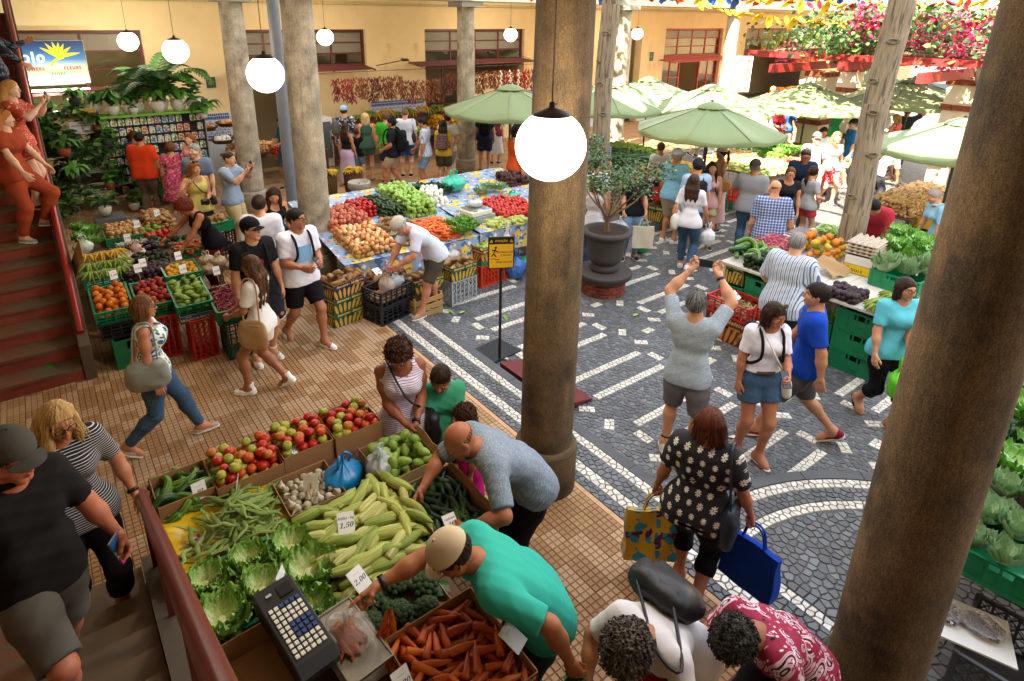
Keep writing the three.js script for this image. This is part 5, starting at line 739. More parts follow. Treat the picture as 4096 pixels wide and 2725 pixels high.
fg('cardboard tray of striped gourds beside the yellow cloth',0.17,0.505,-4.05,-3.73,0.15);fg('cardboard tray of mixed red and green tomatoes next to the gourds',0.515,0.955,-4.06,-3.7,0.14);fg('middle cardboard tray of tomatoes with the torn rim',0.965,1.33,-4.09,-3.72,0.16);fg('cardboard tray of tomatoes nearest the woman in striped top',1.34,1.71,-4.07,-3.7,0.17);
fg('shallow cardboard tray of garlic behind the corn',0.83,1.2,-3.58,-3.2,0.13);fg('pale cardboard tray of chayotes beside the clear bag',1.43,1.86,-3.52,-3.1,0.15,cardPale,0.07);fg('cardboard tray of cucumbers the bald man reaches into',1.48,1.87,-3.02,-2.42,0.14,cardMat,0.05);fg('cardboard tray of loose carrots at the bottom edge',0.93,1.45,-2.12,-1.55,0.14,printMat.red);fg('wide cardboard tray holding the heap of corn cobs',0.89,1.455,-3.16,-2.56,0.06);fg('cardboard tray of broccoli under the vendor arm',0.9,1.36,-2.53,-2.14,0.06);
heap('gourd','curved green striped gourd in the tray beside the tomatoes','striped gourds',0.335,-3.89,0.16,0.15,0.86,{n:2,lie:2,s:0.75,sp:0.8,seed:3});
const tomG='tomatoes on the nearest stall',tomL='plump tomato ripening from green to red in the cardboard trays';heap('tomato',tomL,tomG,0.735,-3.88,0.215,0.175,0.87,{n:4,seed:4,flat:1,s:1.02,mound:0.3});heap('tomato',tomL,tomG,1.147,-3.905,0.18,0.18,0.87,{n:4,seed:5,flat:1,s:1.02,mound:0.3});heap('tomato',tomL,tomG,1.525,-3.885,0.185,0.18,0.87,{n:4,seed:6,flat:1,s:1.02,mound:0.3});
heap('garlic','papery white garlic bulb in the shallow tray behind the corn','garlic bulbs',1.015,-3.39,0.17,0.17,0.85,{n:3,seed:7});
heap('chayote','pale green chayote in the tray beside the clear plastic bag','chayotes on the nearest stall',1.66,-3.31,0.19,0.19,0.87,{n:3,seed:8});
heap('cucumber','dark green cucumber in the tray the bald man reaches into','cucumbers on the nearest stall',1.675,-2.72,0.18,0.28,0.86,{n:3,lie:1,seed:9,s:0.85,spin:1.9});
heap('corn','corn cob in pale green husk heaped on the nearest stall','corn cobs on the nearest stall',1.13,-2.86,0.27,0.33,0.87,{n:3,lie:2,seed:10,spin:1.3,mound:0.9,sp:0.95});
heap('corn','corn cob in pale green husk heaped on the nearest stall','corn cobs on the nearest stall',1.42,-2.9,0.1,0.26,0.9,{n:3,lie:1,seed:11,spin:1.0,s:0.95});
heap('carrot','thick orange carrot loose in the tray at the bottom edge','carrots on the nearest stall',1.19,-1.84,0.24,0.27,0.86,{n:3,lie:2,seed:12,spin:2.8,s:0.88,sp:1.1});
for(let i=0;i<5;i++)fruit('carrot','thick orange carrot lying beside the broccoli','carrots beside the broccoli',0.86+i*0.035,0.92+0.01*i,-2.2+0.03*(i % 3),new THREE.Euler(-1.2,i*0.7,0.3,'YXZ'));fruit('redtomato','single red tomato beside the broccoli and carrots',null,0.995,0.95,-2.19,new THREE.Euler(0,0,0));
{const r=mulberry(17);for(let k=0;k<250;k++){const u=r(),v=r(),q=Math.exp(-(((u-0.58)/0.34)**2)-((v-0.45)/0.4)**2),x=0.2+u*0.63,z=-3.66+v*0.62;if(r()>q*1.2)continue;fruit('pod','flat green bean pod heaped on the yellow printed cloth','green beans on the yellow cloth',x,0.915+q*0.11*r()+0.03*q,z,new THREE.Euler((r()-0.5)*0.4,r()*6.3,(r()-0.5)*0.7,'YXZ'),1.0+0.3*r(),r,260);}}
crate('green plastic crate of frilly lettuces beside the handrail',GREEN,0.42,0.85,-2.87,0,[0.47,0.52,0.12],'bars','plastic market crates');
{let s=1;for(const[x,z,k]of[[0.29,-3.03,0.82],[0.52,-3.04,0.78],[0.3,-2.74,0.98],[0.53,-2.8,0.9]])lettuce(['frilly lettuce at the far corner of the green crate by the handrail','frilly lettuce in the crate corner below the green beans','largest frilly lettuce in the crate, against the handrail','frilly lettuce in the crate corner nearest the keypad'][s-1],'lettuces in the nearest green crate',x,0.885,z,lettuceMat,k,s++,26);for(const[x,z,k]of[[0.76,-3.0,0.95],[0.78,-2.76,1.15],[0.72,-2.56,0.8]])lettuce(['loose frilly lettuce below the garlic tray','loose frilly lettuce between crate and corn','small loose lettuce touching the till scale'][s-5],'loose lettuces beside the corn',x,0.87,z,lettuceMat,k,s++,26);
for(const[x,z,k]of[[0.99,-2.42,1.25],[1.16,-2.43,1.15],[1.28,-2.32,1.35],[1.08,-2.26,1.2],[0.94,-2.3,1.0],[1.22,-2.2,1.1],[1.02,-2.5,0.9]])broccoli(['broccoli head nearest the price tag','broccoli head beside the corn tray','largest broccoli head by the vendor chest','broccoli head in the middle of the tray','broccoli head beside the steel tray','broccoli head touching the carrot tray','small broccoli head below the corn'][s-8],'broccoli heads',x,0.86,z,k,s++);}
plasticBag('bright blue plastic bag tied up between garlic and chayotes',0x0a78b4,1.26,0.86,-3.38,[0.3,0.2,0.24],0.4,0,'plastic carrier bags',3);plasticBag('crumpled clear plastic bag lying on the chayotes',0xe6ecec,1.49,0.93,-3.28,[0.26,0.17,0.2],1.0,0.7,'plastic carrier bags',5);
single('red_net','crumpled red mesh onion net between corn and cucumbers','net',bump3(sph(1,24,18).scale(0.055,0.05,0.085),(v)=>{v.multiplyScalar(1+0.5*n3(v.x*50,v.y*50,v.z*40,4));}),mat(0x9a1418,0.7,{bumpMap:rep(grainTex,6),bumpScale:0.006}),[1.44,0.95,-3.06]);
tag('white price tag standing in the corn cobs','1,50',1.04,0.985,-2.82,-0.35,1.35,-0.9,0,'Milho - kg');tag('price tag standing in the garlic','3,00',1.02,0.93,-3.36,2.6,1.3,0.2);tag('price tag lying at the gourds','80',0.42,0.93,-3.72,0.1,1.15,-0.4,0);tag('white price tag stuck in the green beans','2,00',0.6,0.98,-3.58,1.2,1.2,0.2);tag('price tag on a stick in the crate of lettuces','1,00',0.63,0.96,-2.7,0.9,1.3,-0.2);tag('curled price tag on the cucumbers','2€',1.6,0.95,-2.5,-0.1,1.15,-1.0,0,'regional');tag('price tag on a stick among the broccoli','2,00',0.98,0.99,-2.42,0.3,1.25,-1.0);tag('price tag at the edge of the loose carrots','1,20',0.9,0.95,-1.82,0.1,1.2,-0.7);tag('blank back of a price tag over the carrot tray',' ',1.46,1.0,-1.66,0.4,1.3,-1.1,0);tag('price tag lying in the tomato tray','1,90',1.1,0.965,-3.74,0.5,1.2,-1.2,0);
// the till scale with its keyboard and steel tray
{const t=thing('shop_scale','black till scale with a keypad of white and blue keys beside steel tray','scale',[0.57,1.04,-2.36],0.12),blk=mat(0x1c1a1a,0.45),side=(w,h,pts)=>0;
const sh=new THREE.Shape([[-0.25,0],[0.25,0],[0.25,0.02],[0.2,0.055],[-0.13,0.085],[-0.25,0.1]].map((p)=>new THREE.Vector2(...p))),e=new THREE.ExtrudeGeometry(sh,{depth:0.19,bevelEnabled:true,bevelSize:0.008,bevelThickness:0.008,bevelSegments:2});e.rotateY(-Math.PI/2);part('housing',e.translate(0.095,0,0),blk,t);
part('base',box(-0.06,0.06,-0.2,-0.008,-0.12,0.12),mat(0x2b2826,0.6),t);part('display',at(cbox(0.16,0.05,0.012),0,0.075,-0.262,0.25),mat(0x11221c,0.1),t);part('printer_slot',at(cbox(0.07,0.012,0.07,0,0,0),0.04,0.1,-0.19,0.05),mat(0x0c0c0c,0.3),t);part('badge',at(cbox(0.028,0.003,0.016),-0.04,0.108,-0.2,0.05),mat(0xb0aca4,0.4),t);
const kw=mat(0xd8d4c8,0.6),kb=mat(0x27427e,0.6);for(let r=0;r<10;r++)for(let c=0;c<6;c++){const z=-0.115+r*0.031,y=lerp(0.092,0.066,r/9),k=part('key',rbox(0.021,0.008,0.022,0.003,1),c>1&&((r>3&&r<7)||r===0)?kb:kw,t,[-0.068+c*0.0275,y+0.004,z]);k.rotation.x=0.09;}
const tr=thing('scale_tray','stainless steel weighing tray beside the black keypad','tray',[0.79,0.98,-2.22],0.1);part('plate',rbox(0.23,0.012,0.42,0.005),mat(0xb9b5ae,0.25,{metalness:0.9}),tr);part('lip',[box(-0.118,0.118,0.0,0.014,-0.216,-0.208),box(-0.118,0.118,0,0.014,0.208,0.216),box(-0.118,-0.111,0,0.014,-0.208,0.208),box(0.111,0.118,0,0.014,-0.208,0.208)],mat(0xa9a59e,0.3,{metalness:0.9}),tr);part('body',box(-0.1,0.1,-0.13,-0.01,-0.18,0.18),mat(0xcfcac0,0.5),tr);
for(let i=0;i<8;i++)fruit('carrot','orange carrot weighed inside the clear bag on the tray','carrots in the bag on the scale',0.77+0.022*(i % 4)-0.03,1.01+0.028*Math.floor(i/4),-2.22+0.015*(i % 3),new THREE.Euler(0.1*i,0.3*(i-3),0,'YXZ'),0.95);
plasticBag('clear plastic bag of carrots on the steel scale tray',0xf0f0ec,0.79,0.985,-2.22,[0.2,0.15,0.26],0.5,0.85,'plastic carrier bags',7);
carton('brown cardboard box beside the black till scale',0.36,0.842,-2.36,0.05,[0.32,0.42,0.14],cardMat,'cardboard boxes',0.03);}

// ---------- stall beside the stairs ----------
table('plank trestle under the fruit crates beside the red stairs',0.14,1.75,-11.6,-8.62,0.66);
const cr=(l,x,z,y,t,dim,lat,c=GREEN,tilt=0)=>crate(l,c,x,y,z,t,dim,lat,'plastic market crates',tilt),D1=[0.4,0.6,0.18];
cr('green crate of oranges beside the foot of the stairs',0.33,-8.12,0.56,0,D1,'bars',GREEN,0.16);heap('orange','orange in the green crate beside the foot of the stairs','oranges beside the stairs',0.33,-8.12,0.18,0.28,0.62,{n:3,seed:20,tilt:0.16});
cr('green crate of red nectarines next to the oranges',0.76,-8.02,0.56,0,D1,'bars',GREEN,0.16);heap('nectarine','red and yellow nectarine in the green crate','nectarines beside the stairs',0.76,-8.02,0.18,0.28,0.62,{n:3,seed:21,tilt:0.16});
cr('green crate of chayotes next to the nectarines',1.13,-7.76,0.56,0,D1,'bars',GREEN,0.16);heap('chayote','pale green chayote in the green crate beside the nectarines','chayotes beside the stairs',1.13,-7.76,0.18,0.28,0.62,{n:3,seed:22,tilt:0.16});
cr('green crate of pink speckled beans at the stall corner',1.5,-7.48,0.5,0,D1,'panel',GREEN,0.16);heap('redpod','pink speckled bean pod in the green crate','pink bean pods beside the stairs',1.5,-7.48,0.18,0.28,0.58,{n:4,lie:1,seed:23,tilt:0.16,spin:3,sp:1.1});
cr('black crate under the oranges',0.36,-7.98,0.36,0,[0.42,0.5,0.2],'bars',0x17171a);cr('green crate on end below the oranges',0.42,-7.88,0.0,Math.PI/2,[0.5,0.36,0.36],'panel',0x0a6a44);cr('red lattice crate on end below the nectarines',0.8,-7.78,0,0,[0.28,0.34,0.55],'x',0xa81e14);cr('red lattice crate on end below the chayotes',1.16,-7.5,0,0,[0.28,0.34,0.52],'x',0xa81e14);cr('dark green crate on end below the pink beans',1.52,-7.28,0,0,[0.32,0.34,0.48],'bars',DKGREEN);
carton('blue fruit carton with yellow lettering below the chayotes',1.12,0.5,-7.52,0,[0.36,0.3,0.09],mat(0xffffff,0.8,{map:textTex(256,96,'#1c3a78',[['MANOFRUEX',128,54,40,'#e8c020',{f:'serif'}],['FRUTAS',60,20,14,'#c8d4ea']])}),'cardboard boxes');
cr('green crate holding the heap of green bananas',0.36,-9.0,0.67,0,[0.5,0.62,0.12],'bars');for(let i=0;i<9;i++)bananaBunch(i>5?'ripe yellow banana bunch above the green ones beside the stairs':'green banana bunch heaped in the crate beside the stairs',i>5?'ripe bananas beside the stairs':'green bananas beside the stairs',0.22+(i % 3)*0.16,0.78+(i>5?0.1:0.04*Math.floor(i/3)),-8.9-Math.floor(i/3)*0.22+0.1,0.2*((i % 3)-1),9,i>5,1,40+i);
heap('avocado','dark avocado heaped behind the nectarines','avocados beside the stairs',0.93,-9.1,0.22,0.16,0.68,{n:3,seed:24});heap('passion','dark purple passion fruit heaped behind the nectarines','passion fruit beside the stairs',0.82,-8.68,0.28,0.2,0.68,{n:3,seed:25});
cr('green crate of lemons behind the chayotes',1.17,-8.4,0.67,0,[0.42,0.5,0.15],'bars');heap('lemon','yellow lemon in the green crate behind the chayotes','lemons beside the stairs',1.17,-8.4,0.19,0.23,0.72,{n:2,seed:26});
for(let i=0;i<5;i++)plasticBag('clear bag of potatoes behind the pink beans',0xc8b090,1.5+(i % 3)*0.13,0.7+0.08*Math.floor(i/3),-8.3-0.14*(i % 2),[0.2,0.15,0.18],i,0.35,'bags of potatoes',20+i);
{const t=thing('market_scale','cream counter scale with steel plate behind the bananas','scale',[0.74,0.68,-9.35],0.05);part('body',rbox(0.34,0.1,0.4,0.02),mat(0xd6cba8,0.5),t,[0,0.05,0]);part('plate',rbox(0.36,0.012,0.3,0.004),mat(0x9a968c,0.3,{metalness:0.9}),t,[0,0.115,-0.04]);part('keypad',at(cbox(0.28,0.004,0.08),0,0.101,0.155),mat(0xe6dfc8,0.5),t);plasticBag('clear bag of carrots held over the cream scale',0xe8ddd0,0.8,0.81,-9.4,[0.14,0.14,0.13],0,0.55,'plastic carrier bags',9);for(let i=0;i<4;i++)fruit('carrot','carrot inside the bag over the cream scale','carrots over the cream scale',0.77+i*0.02,0.86,-9.4,new THREE.Euler(0.4*i,i,0));}
heap('onion','golden onion in the green crate beyond the bananas','onions beside the stairs',0.78,-10.6,0.25,0.3,0.7,{n:3,seed:27});cr('green crate of onions at the back of the stall beside the stairs',0.78,-10.6,0.67,0,[0.54,0.64,0.12],'bars');
heap('tan','pale potato heaped at the back of the stall beside the stairs','potatoes beside the stairs',1.28,-10.8,0.22,0.36,0.7,{n:4,seed:28});heap('garlic','garlic bulb heaped beyond the cream scale','garlic beside the stairs',0.85,-10.0,0.25,0.16,0.68,{n:2,seed:29});heap('eggplant','glossy dark eggplant heaped beside the cream scale','eggplants beside the stairs',0.78,-9.72,0.3,0.14,0.68,{n:2,lie:2,seed:30});
heap('redtomato','red tomato behind the broccoli on the stall beside the stairs','tomatoes beside the stairs',1.22,-10.2,0.2,0.12,0.7,{n:2,seed:31});heap('chayote','chayote at the back of the stall beside the stairs','far chayotes beside the stairs',1.1,-10.42,0.16,0.1,0.72,{n:2,seed:32});
for(let i=0;i<5;i++)broccoli('broccoli head in front of the red haired vendor','broccoli before the vendor',1.08+0.15*(i % 4),0.7+0.05*(i>3),-9.9+0.05*(i % 2),1.1,60+i);
for(let i=0;i<4;i++)lettuce('leafy lettuce wrapped near the stairs railing','lettuces beside the stairs',0.25+0.12*(i % 2),0.7,-11.2+i*0.28,romaineMat,0.95,70+i,14);heap('carrot','carrot in the green crate beside the vendor','carrots beside the vendor',1.5,-9.35,0.2,0.14,0.7,{n:3,lie:2,seed:33});cr('green crate of carrots in front of the vendor',1.5,-9.35,0.67,0,[0.46,0.34,0.12],'bars');plasticBag('pale bag of cabbage by the stairs railing',0xd8e0d0,0.22,0.68,-10.2,[0.26,0.2,0.26],0,0.3,'plastic carrier bags',11);
cr('green crate at the far side of the red haired vendor',2.05,-10.4,0.62,0.2,[0.5,0.36,0.16],'panel');heap('tan','pale potato in the crate beyond the vendor','potatoes beyond the vendor',2.05,-10.4,0.2,0.14,0.66,{n:3,seed:34});cr('black crate under the crate beyond the vendor',2.05,-10.4,0.3,0.2,[0.5,0.36,0.3],'bars',0x17171a);cr('lower black crate beyond the vendor',2.05,-10.4,0,0.2,[0.5,0.36,0.29],'bars',0x17171a);
['1,20','2,00','1,90','1,00','3,00','2,00','1,20','1,90','1,00'].forEach((s,i)=>{const[x,y,z]=[[0.42,0.87,-8.3],[0.7,0.84,-8.45],[0.78,0.84,-8.62],[1.16,0.84,-8.1],[1.5,0.82,-7.85],[0.75,0.86,-9.75],[1.28,0.92,-10.6],[0.95,0.88,-10.3],[1.2,0.85,-8.6]][i];tag(['price tag in the oranges','price tag above the nectarines','price tag in the passion fruit','price tag in the chayotes beside the stairs','price tag in the pink beans','price tag in the eggplants','price tag in the pale potatoes','price tag in the onions beside the stairs','price tag in the lemons'][i],s,x,y,z,0.1,1.1,-0.35);});
single('cardboard_sheet','torn cardboard sheet leaning on the stair railing','cardboard',at(cbox(0.012,0.42,0.34),0.09,1.05,-8.75,0.4,0,-0.35),cardMat);

// ---------- table with the blue and yellow cloth ----------
const patchTex=canvas(256,256,(g,W)=>{g.fillStyle='#8a9cb4';g.fillRect(0,0,W,W);const R=mulberry(3);for(let i=0;i<26;i++){g.fillStyle=pick(['#d9a52e','#8fb0cc','#41699c','#c8d6de','#d9b84e'],R);const x=R()*W,y=R()*W,s=20+R()*40;g.save();g.translate(x,y);g.rotate(0.78);g.fillRect(-s/2,-s/2,s,s);g.restore();}for(let i=0;i<12;i++){g.fillStyle='#c23a22';g.beginPath();g.arc(R()*W,R()*W,8,0,7);g.fill();g.fillStyle='#3f7a3a';g.beginPath();g.arc(R()*W,R()*W,7,0,7);g.fill();}});
const patch=mat(0xffffff,0.4,{map:rep(patchTex,1.7),side:THREE.DoubleSide});
{const t=table('trestle table under the blue and yellow oilcloth',3.2,7.35,-9.95,-7.62,0.62,planks,-0.1);
const fold=(p,u)=>{p.z+=0.03*Math.sin(p.x*9)+0.02*Math.sin(p.x*23);};
const l=[quadSheet([3.08,0.68,-7.56],[5.35,0.68,-7.52],[5.35,1.0,-10.0],[3.15,1.0,-10.0],20,16,(p)=>{p.y+=0.006*Math.sin(p.x*17+p.z*11);}),quadSheet([5.35,0.72,-7.5],[7.45,0.72,-7.55],[7.6,1.02,-10.0],[5.35,1.0,-10.0],20,16,(p)=>{p.y+=0.006*Math.sin(p.x*13+p.z*15);}),quadSheet([3.08,0.3,-7.5],[5.35,0.32,-7.46],[5.35,0.68,-7.52],[3.08,0.68,-7.56],40,6,fold),quadSheet([5.35,0.34,-7.46],[7.45,0.3,-7.5],[7.45,0.72,-7.55],[5.35,0.72,-7.5],40,6,fold)];
const raise=quadSheet([3.3,0.95,-8.72],[5.2,0.95,-8.72],[5.2,1.0,-9.0],[3.3,1.0,-9.0]);
single('oilcloth','blue and yellow patchwork oilcloth draped over the vegetable table','cloth',l,patch);
const ch=(k,lab,x,z,ax,az,o={})=>heap(k,lab,lab.split(' ').slice(-4).join(' ')+' heap',x,z,ax,az,0.69+(-7.55-z-az*0.2)*0.128,{tilt:0.128,...o});
ch('onion','golden onion heaped on the blue cloth beside the grey column',3.62,-8.05,0.34,0.42,{n:3,seed:80});ch('redonion','reddish onion at the back of the cloth beside the grey column',3.66,-8.92,0.34,0.34,{n:3,seed:81});ch('sweet','large brown sweet potato heaped on the blue cloth',4.22,-8.05,0.24,0.36,{n:3,lie:1,seed:82,s:0.9});ch('carrot','orange carrot heaped on the blue cloth',4.72,-7.92,0.28,0.3,{n:4,lie:2,seed:83});
ch('pepper','red bell pepper behind the onions on the cloth',4.05,-9.1,0.2,0.26,{n:3,seed:84,s:1.15});ch('cucumber','dark green zucchini beside the red peppers on the cloth',4.46,-9.05,0.2,0.34,{n:4,lie:1,seed:85,spin:1});ch('chayote','round pale green chayote in the long heap on the cloth',4.92,-9.0,0.27,0.5,{n:4,seed:86});ch('turnip','white round turnip piled beside the market scale',5.35,-9.0,0.22,0.28,{n:4,seed:87});
ch('redtomato','red tomato heaped on the cloth beyond the market scale',6.4,-8.1,0.42,0.42,{n:3,seed:88});ch('corn','corn cob on the cloth in front of the far tomatoes',6.0,-7.7,0.35,0.14,{n:2,lie:2,seed:89});ch('beet','brown beetroot at the far corner of the cloth',7.3,-9.2,0.24,0.26,{n:3,seed:90});ch('chayote','chayote behind the turnips on the cloth',5.0,-9.75,0.3,0.16,{n:2,seed:91});
for(let i=0;i<12;i++)lettuce(i<5?'green lettuce in front of the market scale':i<9?'dark leafy greens behind the turnips':'leafy cauliflower beyond the turquoise bag',i<5?'lettuces before the scale':i<9?'leafy greens on the cloth':'cauliflowers on the cloth',[5.0,5.14,5.28,5.05,5.24,5.1,5.35,5.6,5.75,6.35,6.55,6.75][i],[0.74,0.74,0.76,0.78,0.78,0.96,0.98,0.97,0.95,0.88,0.9,0.9][i],[-7.66,-7.62,-7.68,-7.85,-7.82,-9.5,-9.4,-9.3,-9.15,-8.9,-8.98,-8.86][i],i<5?romaineMat:i<9?darkLeaf:cabbageMat,0.95,90+i,12);
{const s=thing('market_scale','cream electronic scale on a grey stand amid the tomatoes and turnips','scale',[5.6,0.8,-8.0],0.1);part('stand',rbox(0.56,0.14,0.36,0.01),mat(0x8f949c,0.5),s,[0,0,0]);part('body',rbox(0.44,0.09,0.34,0.02),mat(0xddd8c4,0.5),s,[0,0.12,0]);part('plate',rbox(0.38,0.012,0.26,0.004),mat(0xb8b8b4,0.25,{metalness:0.9}),s,[0,0.18,-0.04]);part('display',at(cbox(0.1,0.003,0.04),-0.12,0.168,0.13),mat(0x5a6a5a,0.2),s);part('keypad',at(cbox(0.14,0.003,0.06),0.12,0.168,0.13),mat(0x6f8fc0,0.5),s);}
plasticBag('white plastic bag on the electronic scale plate',0xd8dad8,5.62,0.99,-8.05,[0.26,0.14,0.24],0,0.4,'plastic carrier bags',13);plasticBag('turquoise plastic bag at the back of the blue cloth',0x2fae90,6.0,0.93,-9.3,[0.5,0.3,0.42],0.3,0,'plastic carrier bags',14);plasticBag('teal plastic bag lying over the far tomatoes',0x1f9c80,6.7,0.85,-8.45,[0.4,0.12,0.25],0.2,0,'plastic carrier bags',15);plasticBag('clear bag of leeks at the table edge',0xb8c8a4,4.95,0.74,-8.35,[0.42,0.1,0.2],0.2,0.3,'plastic carrier bags',16);}
// boxes on the floor before the cloth
[['lowest printed banana carton beside the column',0,'green'],['middle printed banana carton beside the column',0.205,'green'],['top blue banana carton filled with sweet potatoes',0.41,'blue']].forEach(([l,y,c],i)=>carton(l,2.93,y,-7.36,0.18+i*0.03,[0.5,0.36,0.2],printMat[c],'printed banana cartons',i===2?0.05:0));
heap('sweet','knobbly brown sweet potato in the top banana carton','sweet potatoes in the banana carton',2.93,-7.36,0.23,0.16,0.5,{n:3,lie:2,seed:95,turn:0.18});
basket('large round wicker basket of small potatoes',3.62,0.02,-7.5,0.26,0.33,0.42);heap('potato','small reddish potato in the large round basket','potatoes in the round basket',3.62,-7.5,0.26,0.26,0.36,{n:3,seed:96});tag('white price tag on the basket of potatoes','1,90',3.5,0.52,-7.32,0.1,1.5,-1.2,0);
cr('upper black crate of nuts behind the bending man',3.48,-7.08,0.24,0.25,[0.58,0.38,0.24],'bars',0x1b1b20);cr('lower black crate of nuts behind the bending man',3.48,-7.08,0,0.25,[0.58,0.38,0.235],'bars',0x1b1b20);heap('tan','small brown tuber in the black crate','tubers in the black crate',3.48,-7.08,0.25,0.15,0.3,{n:2,s:0.6,seed:97,turn:0.25});plasticBag('clear plastic bag lying on the black crate',0xe0e8ee,3.6,0.44,-7.1,[0.34,0.12,0.26],0.5,0.75,'plastic carrier bags',17);
{const t=thing('wooden_crate','pale slatted wooden crate behind the bending man','crate',[4.0,-0.1,-7.08],0.1),m=mat(0xc09858,0.8,{map:rep(blotTex,2)});for(let k=0;k<3;k++)for(const s of[-1,1]){part('slat',cbox(0.5,0.075,0.012,0,0.05+k*0.105,s*0.18),m,t);part('slat',cbox(0.012,0.075,0.34,s*0.25,0.05+k*0.105,0),m,t);}for(const sx of[-1,1])for(const sz of[-1,1])part('post',cbox(0.03,0.33,0.03,sx*0.228,0.165,sz*0.158),m,t);part('bottom',cbox(0.48,0.01,0.34,0,0.008,0),m,t);}
carton('green printed carton of sweet potatoes on the wooden crate',4.1,0.24,-7.2,0.1,[0.5,0.36,0.18],printMat.green,'printed banana cartons');heap('sweet','brown sweet potato in the green carton by the bending man','sweet potatoes by the bending man',4.1,-7.2,0.2,0.14,0.32,{n:2,lie:2,seed:98});cr('pale grey lattice crate beside the wooden crate',4.68,-7.18,-0.1,0.1,[0.48,0.36,0.38],'x',0xa4a8a8);carton('printed banana carton on the pale grey crate',4.68,0.285,-7.18,0.1,[0.48,0.36,0.22],printMat.green,'printed banana cartons');heap('sweet','brown sweet potato in the carton on the grey crate','sweet potatoes on the grey crate',4.68,-7.18,0.2,0.14,0.42,{n:2,lie:2,seed:99});plasticBag('clear bag on the carton of sweet potatoes',0xe6e4e0,4.62,0.55,-7.2,[0.22,0.16,0.18],0,0.6,'plastic carrier bags',18);
cr('orange lattice crate under the carton of corn',5.45,-7.5,-0.1,0.12,[0.58,0.42,0.36],'x',0xd03c1c);cr('thin green crate on the orange lattice crate',5.45,-7.5,0.268,0.12,[0.57,0.41,0.06],'bars');carton('dark red printed carton of corn on the orange crate',5.45,0.33,-7.5,0.12,[0.56,0.4,0.2],printMat.red,'printed banana cartons',0.06);heap('corn','corn cob in the dark red carton','corn cobs in the dark red carton',5.45,-7.5,0.22,0.16,0.42,{n:3,lie:2,seed:100});cr('red lattice crate standing under the cloth table',4.85,-7.72,-0.1,0,[0.5,0.36,0.62],'x',0xc0341a);
for(let i=0;i<4;i++)plasticBag(['turquoise bag of folded plastic beside the orange crate','white plastic bag behind the warning sign','turquoise plastic bag hanging behind the warning sign','blue printed plastic bag beside the orange crate'][i],[0x2a9c84,0xdcdad4,0x2fae90,0x3a6cb4][i],[6.35,5.75,6.3,5.9][i],[-0.09,0.25,0.3,-0.09][i],[-7.45,-7.35,-7.6,-7.3][i],[[0.42,0.28,0.36],[0.3,0.5,0.16],[0.22,0.3,0.14],[0.34,0.38,0.3]][i],i,0,'plastic carrier bags',30+i);

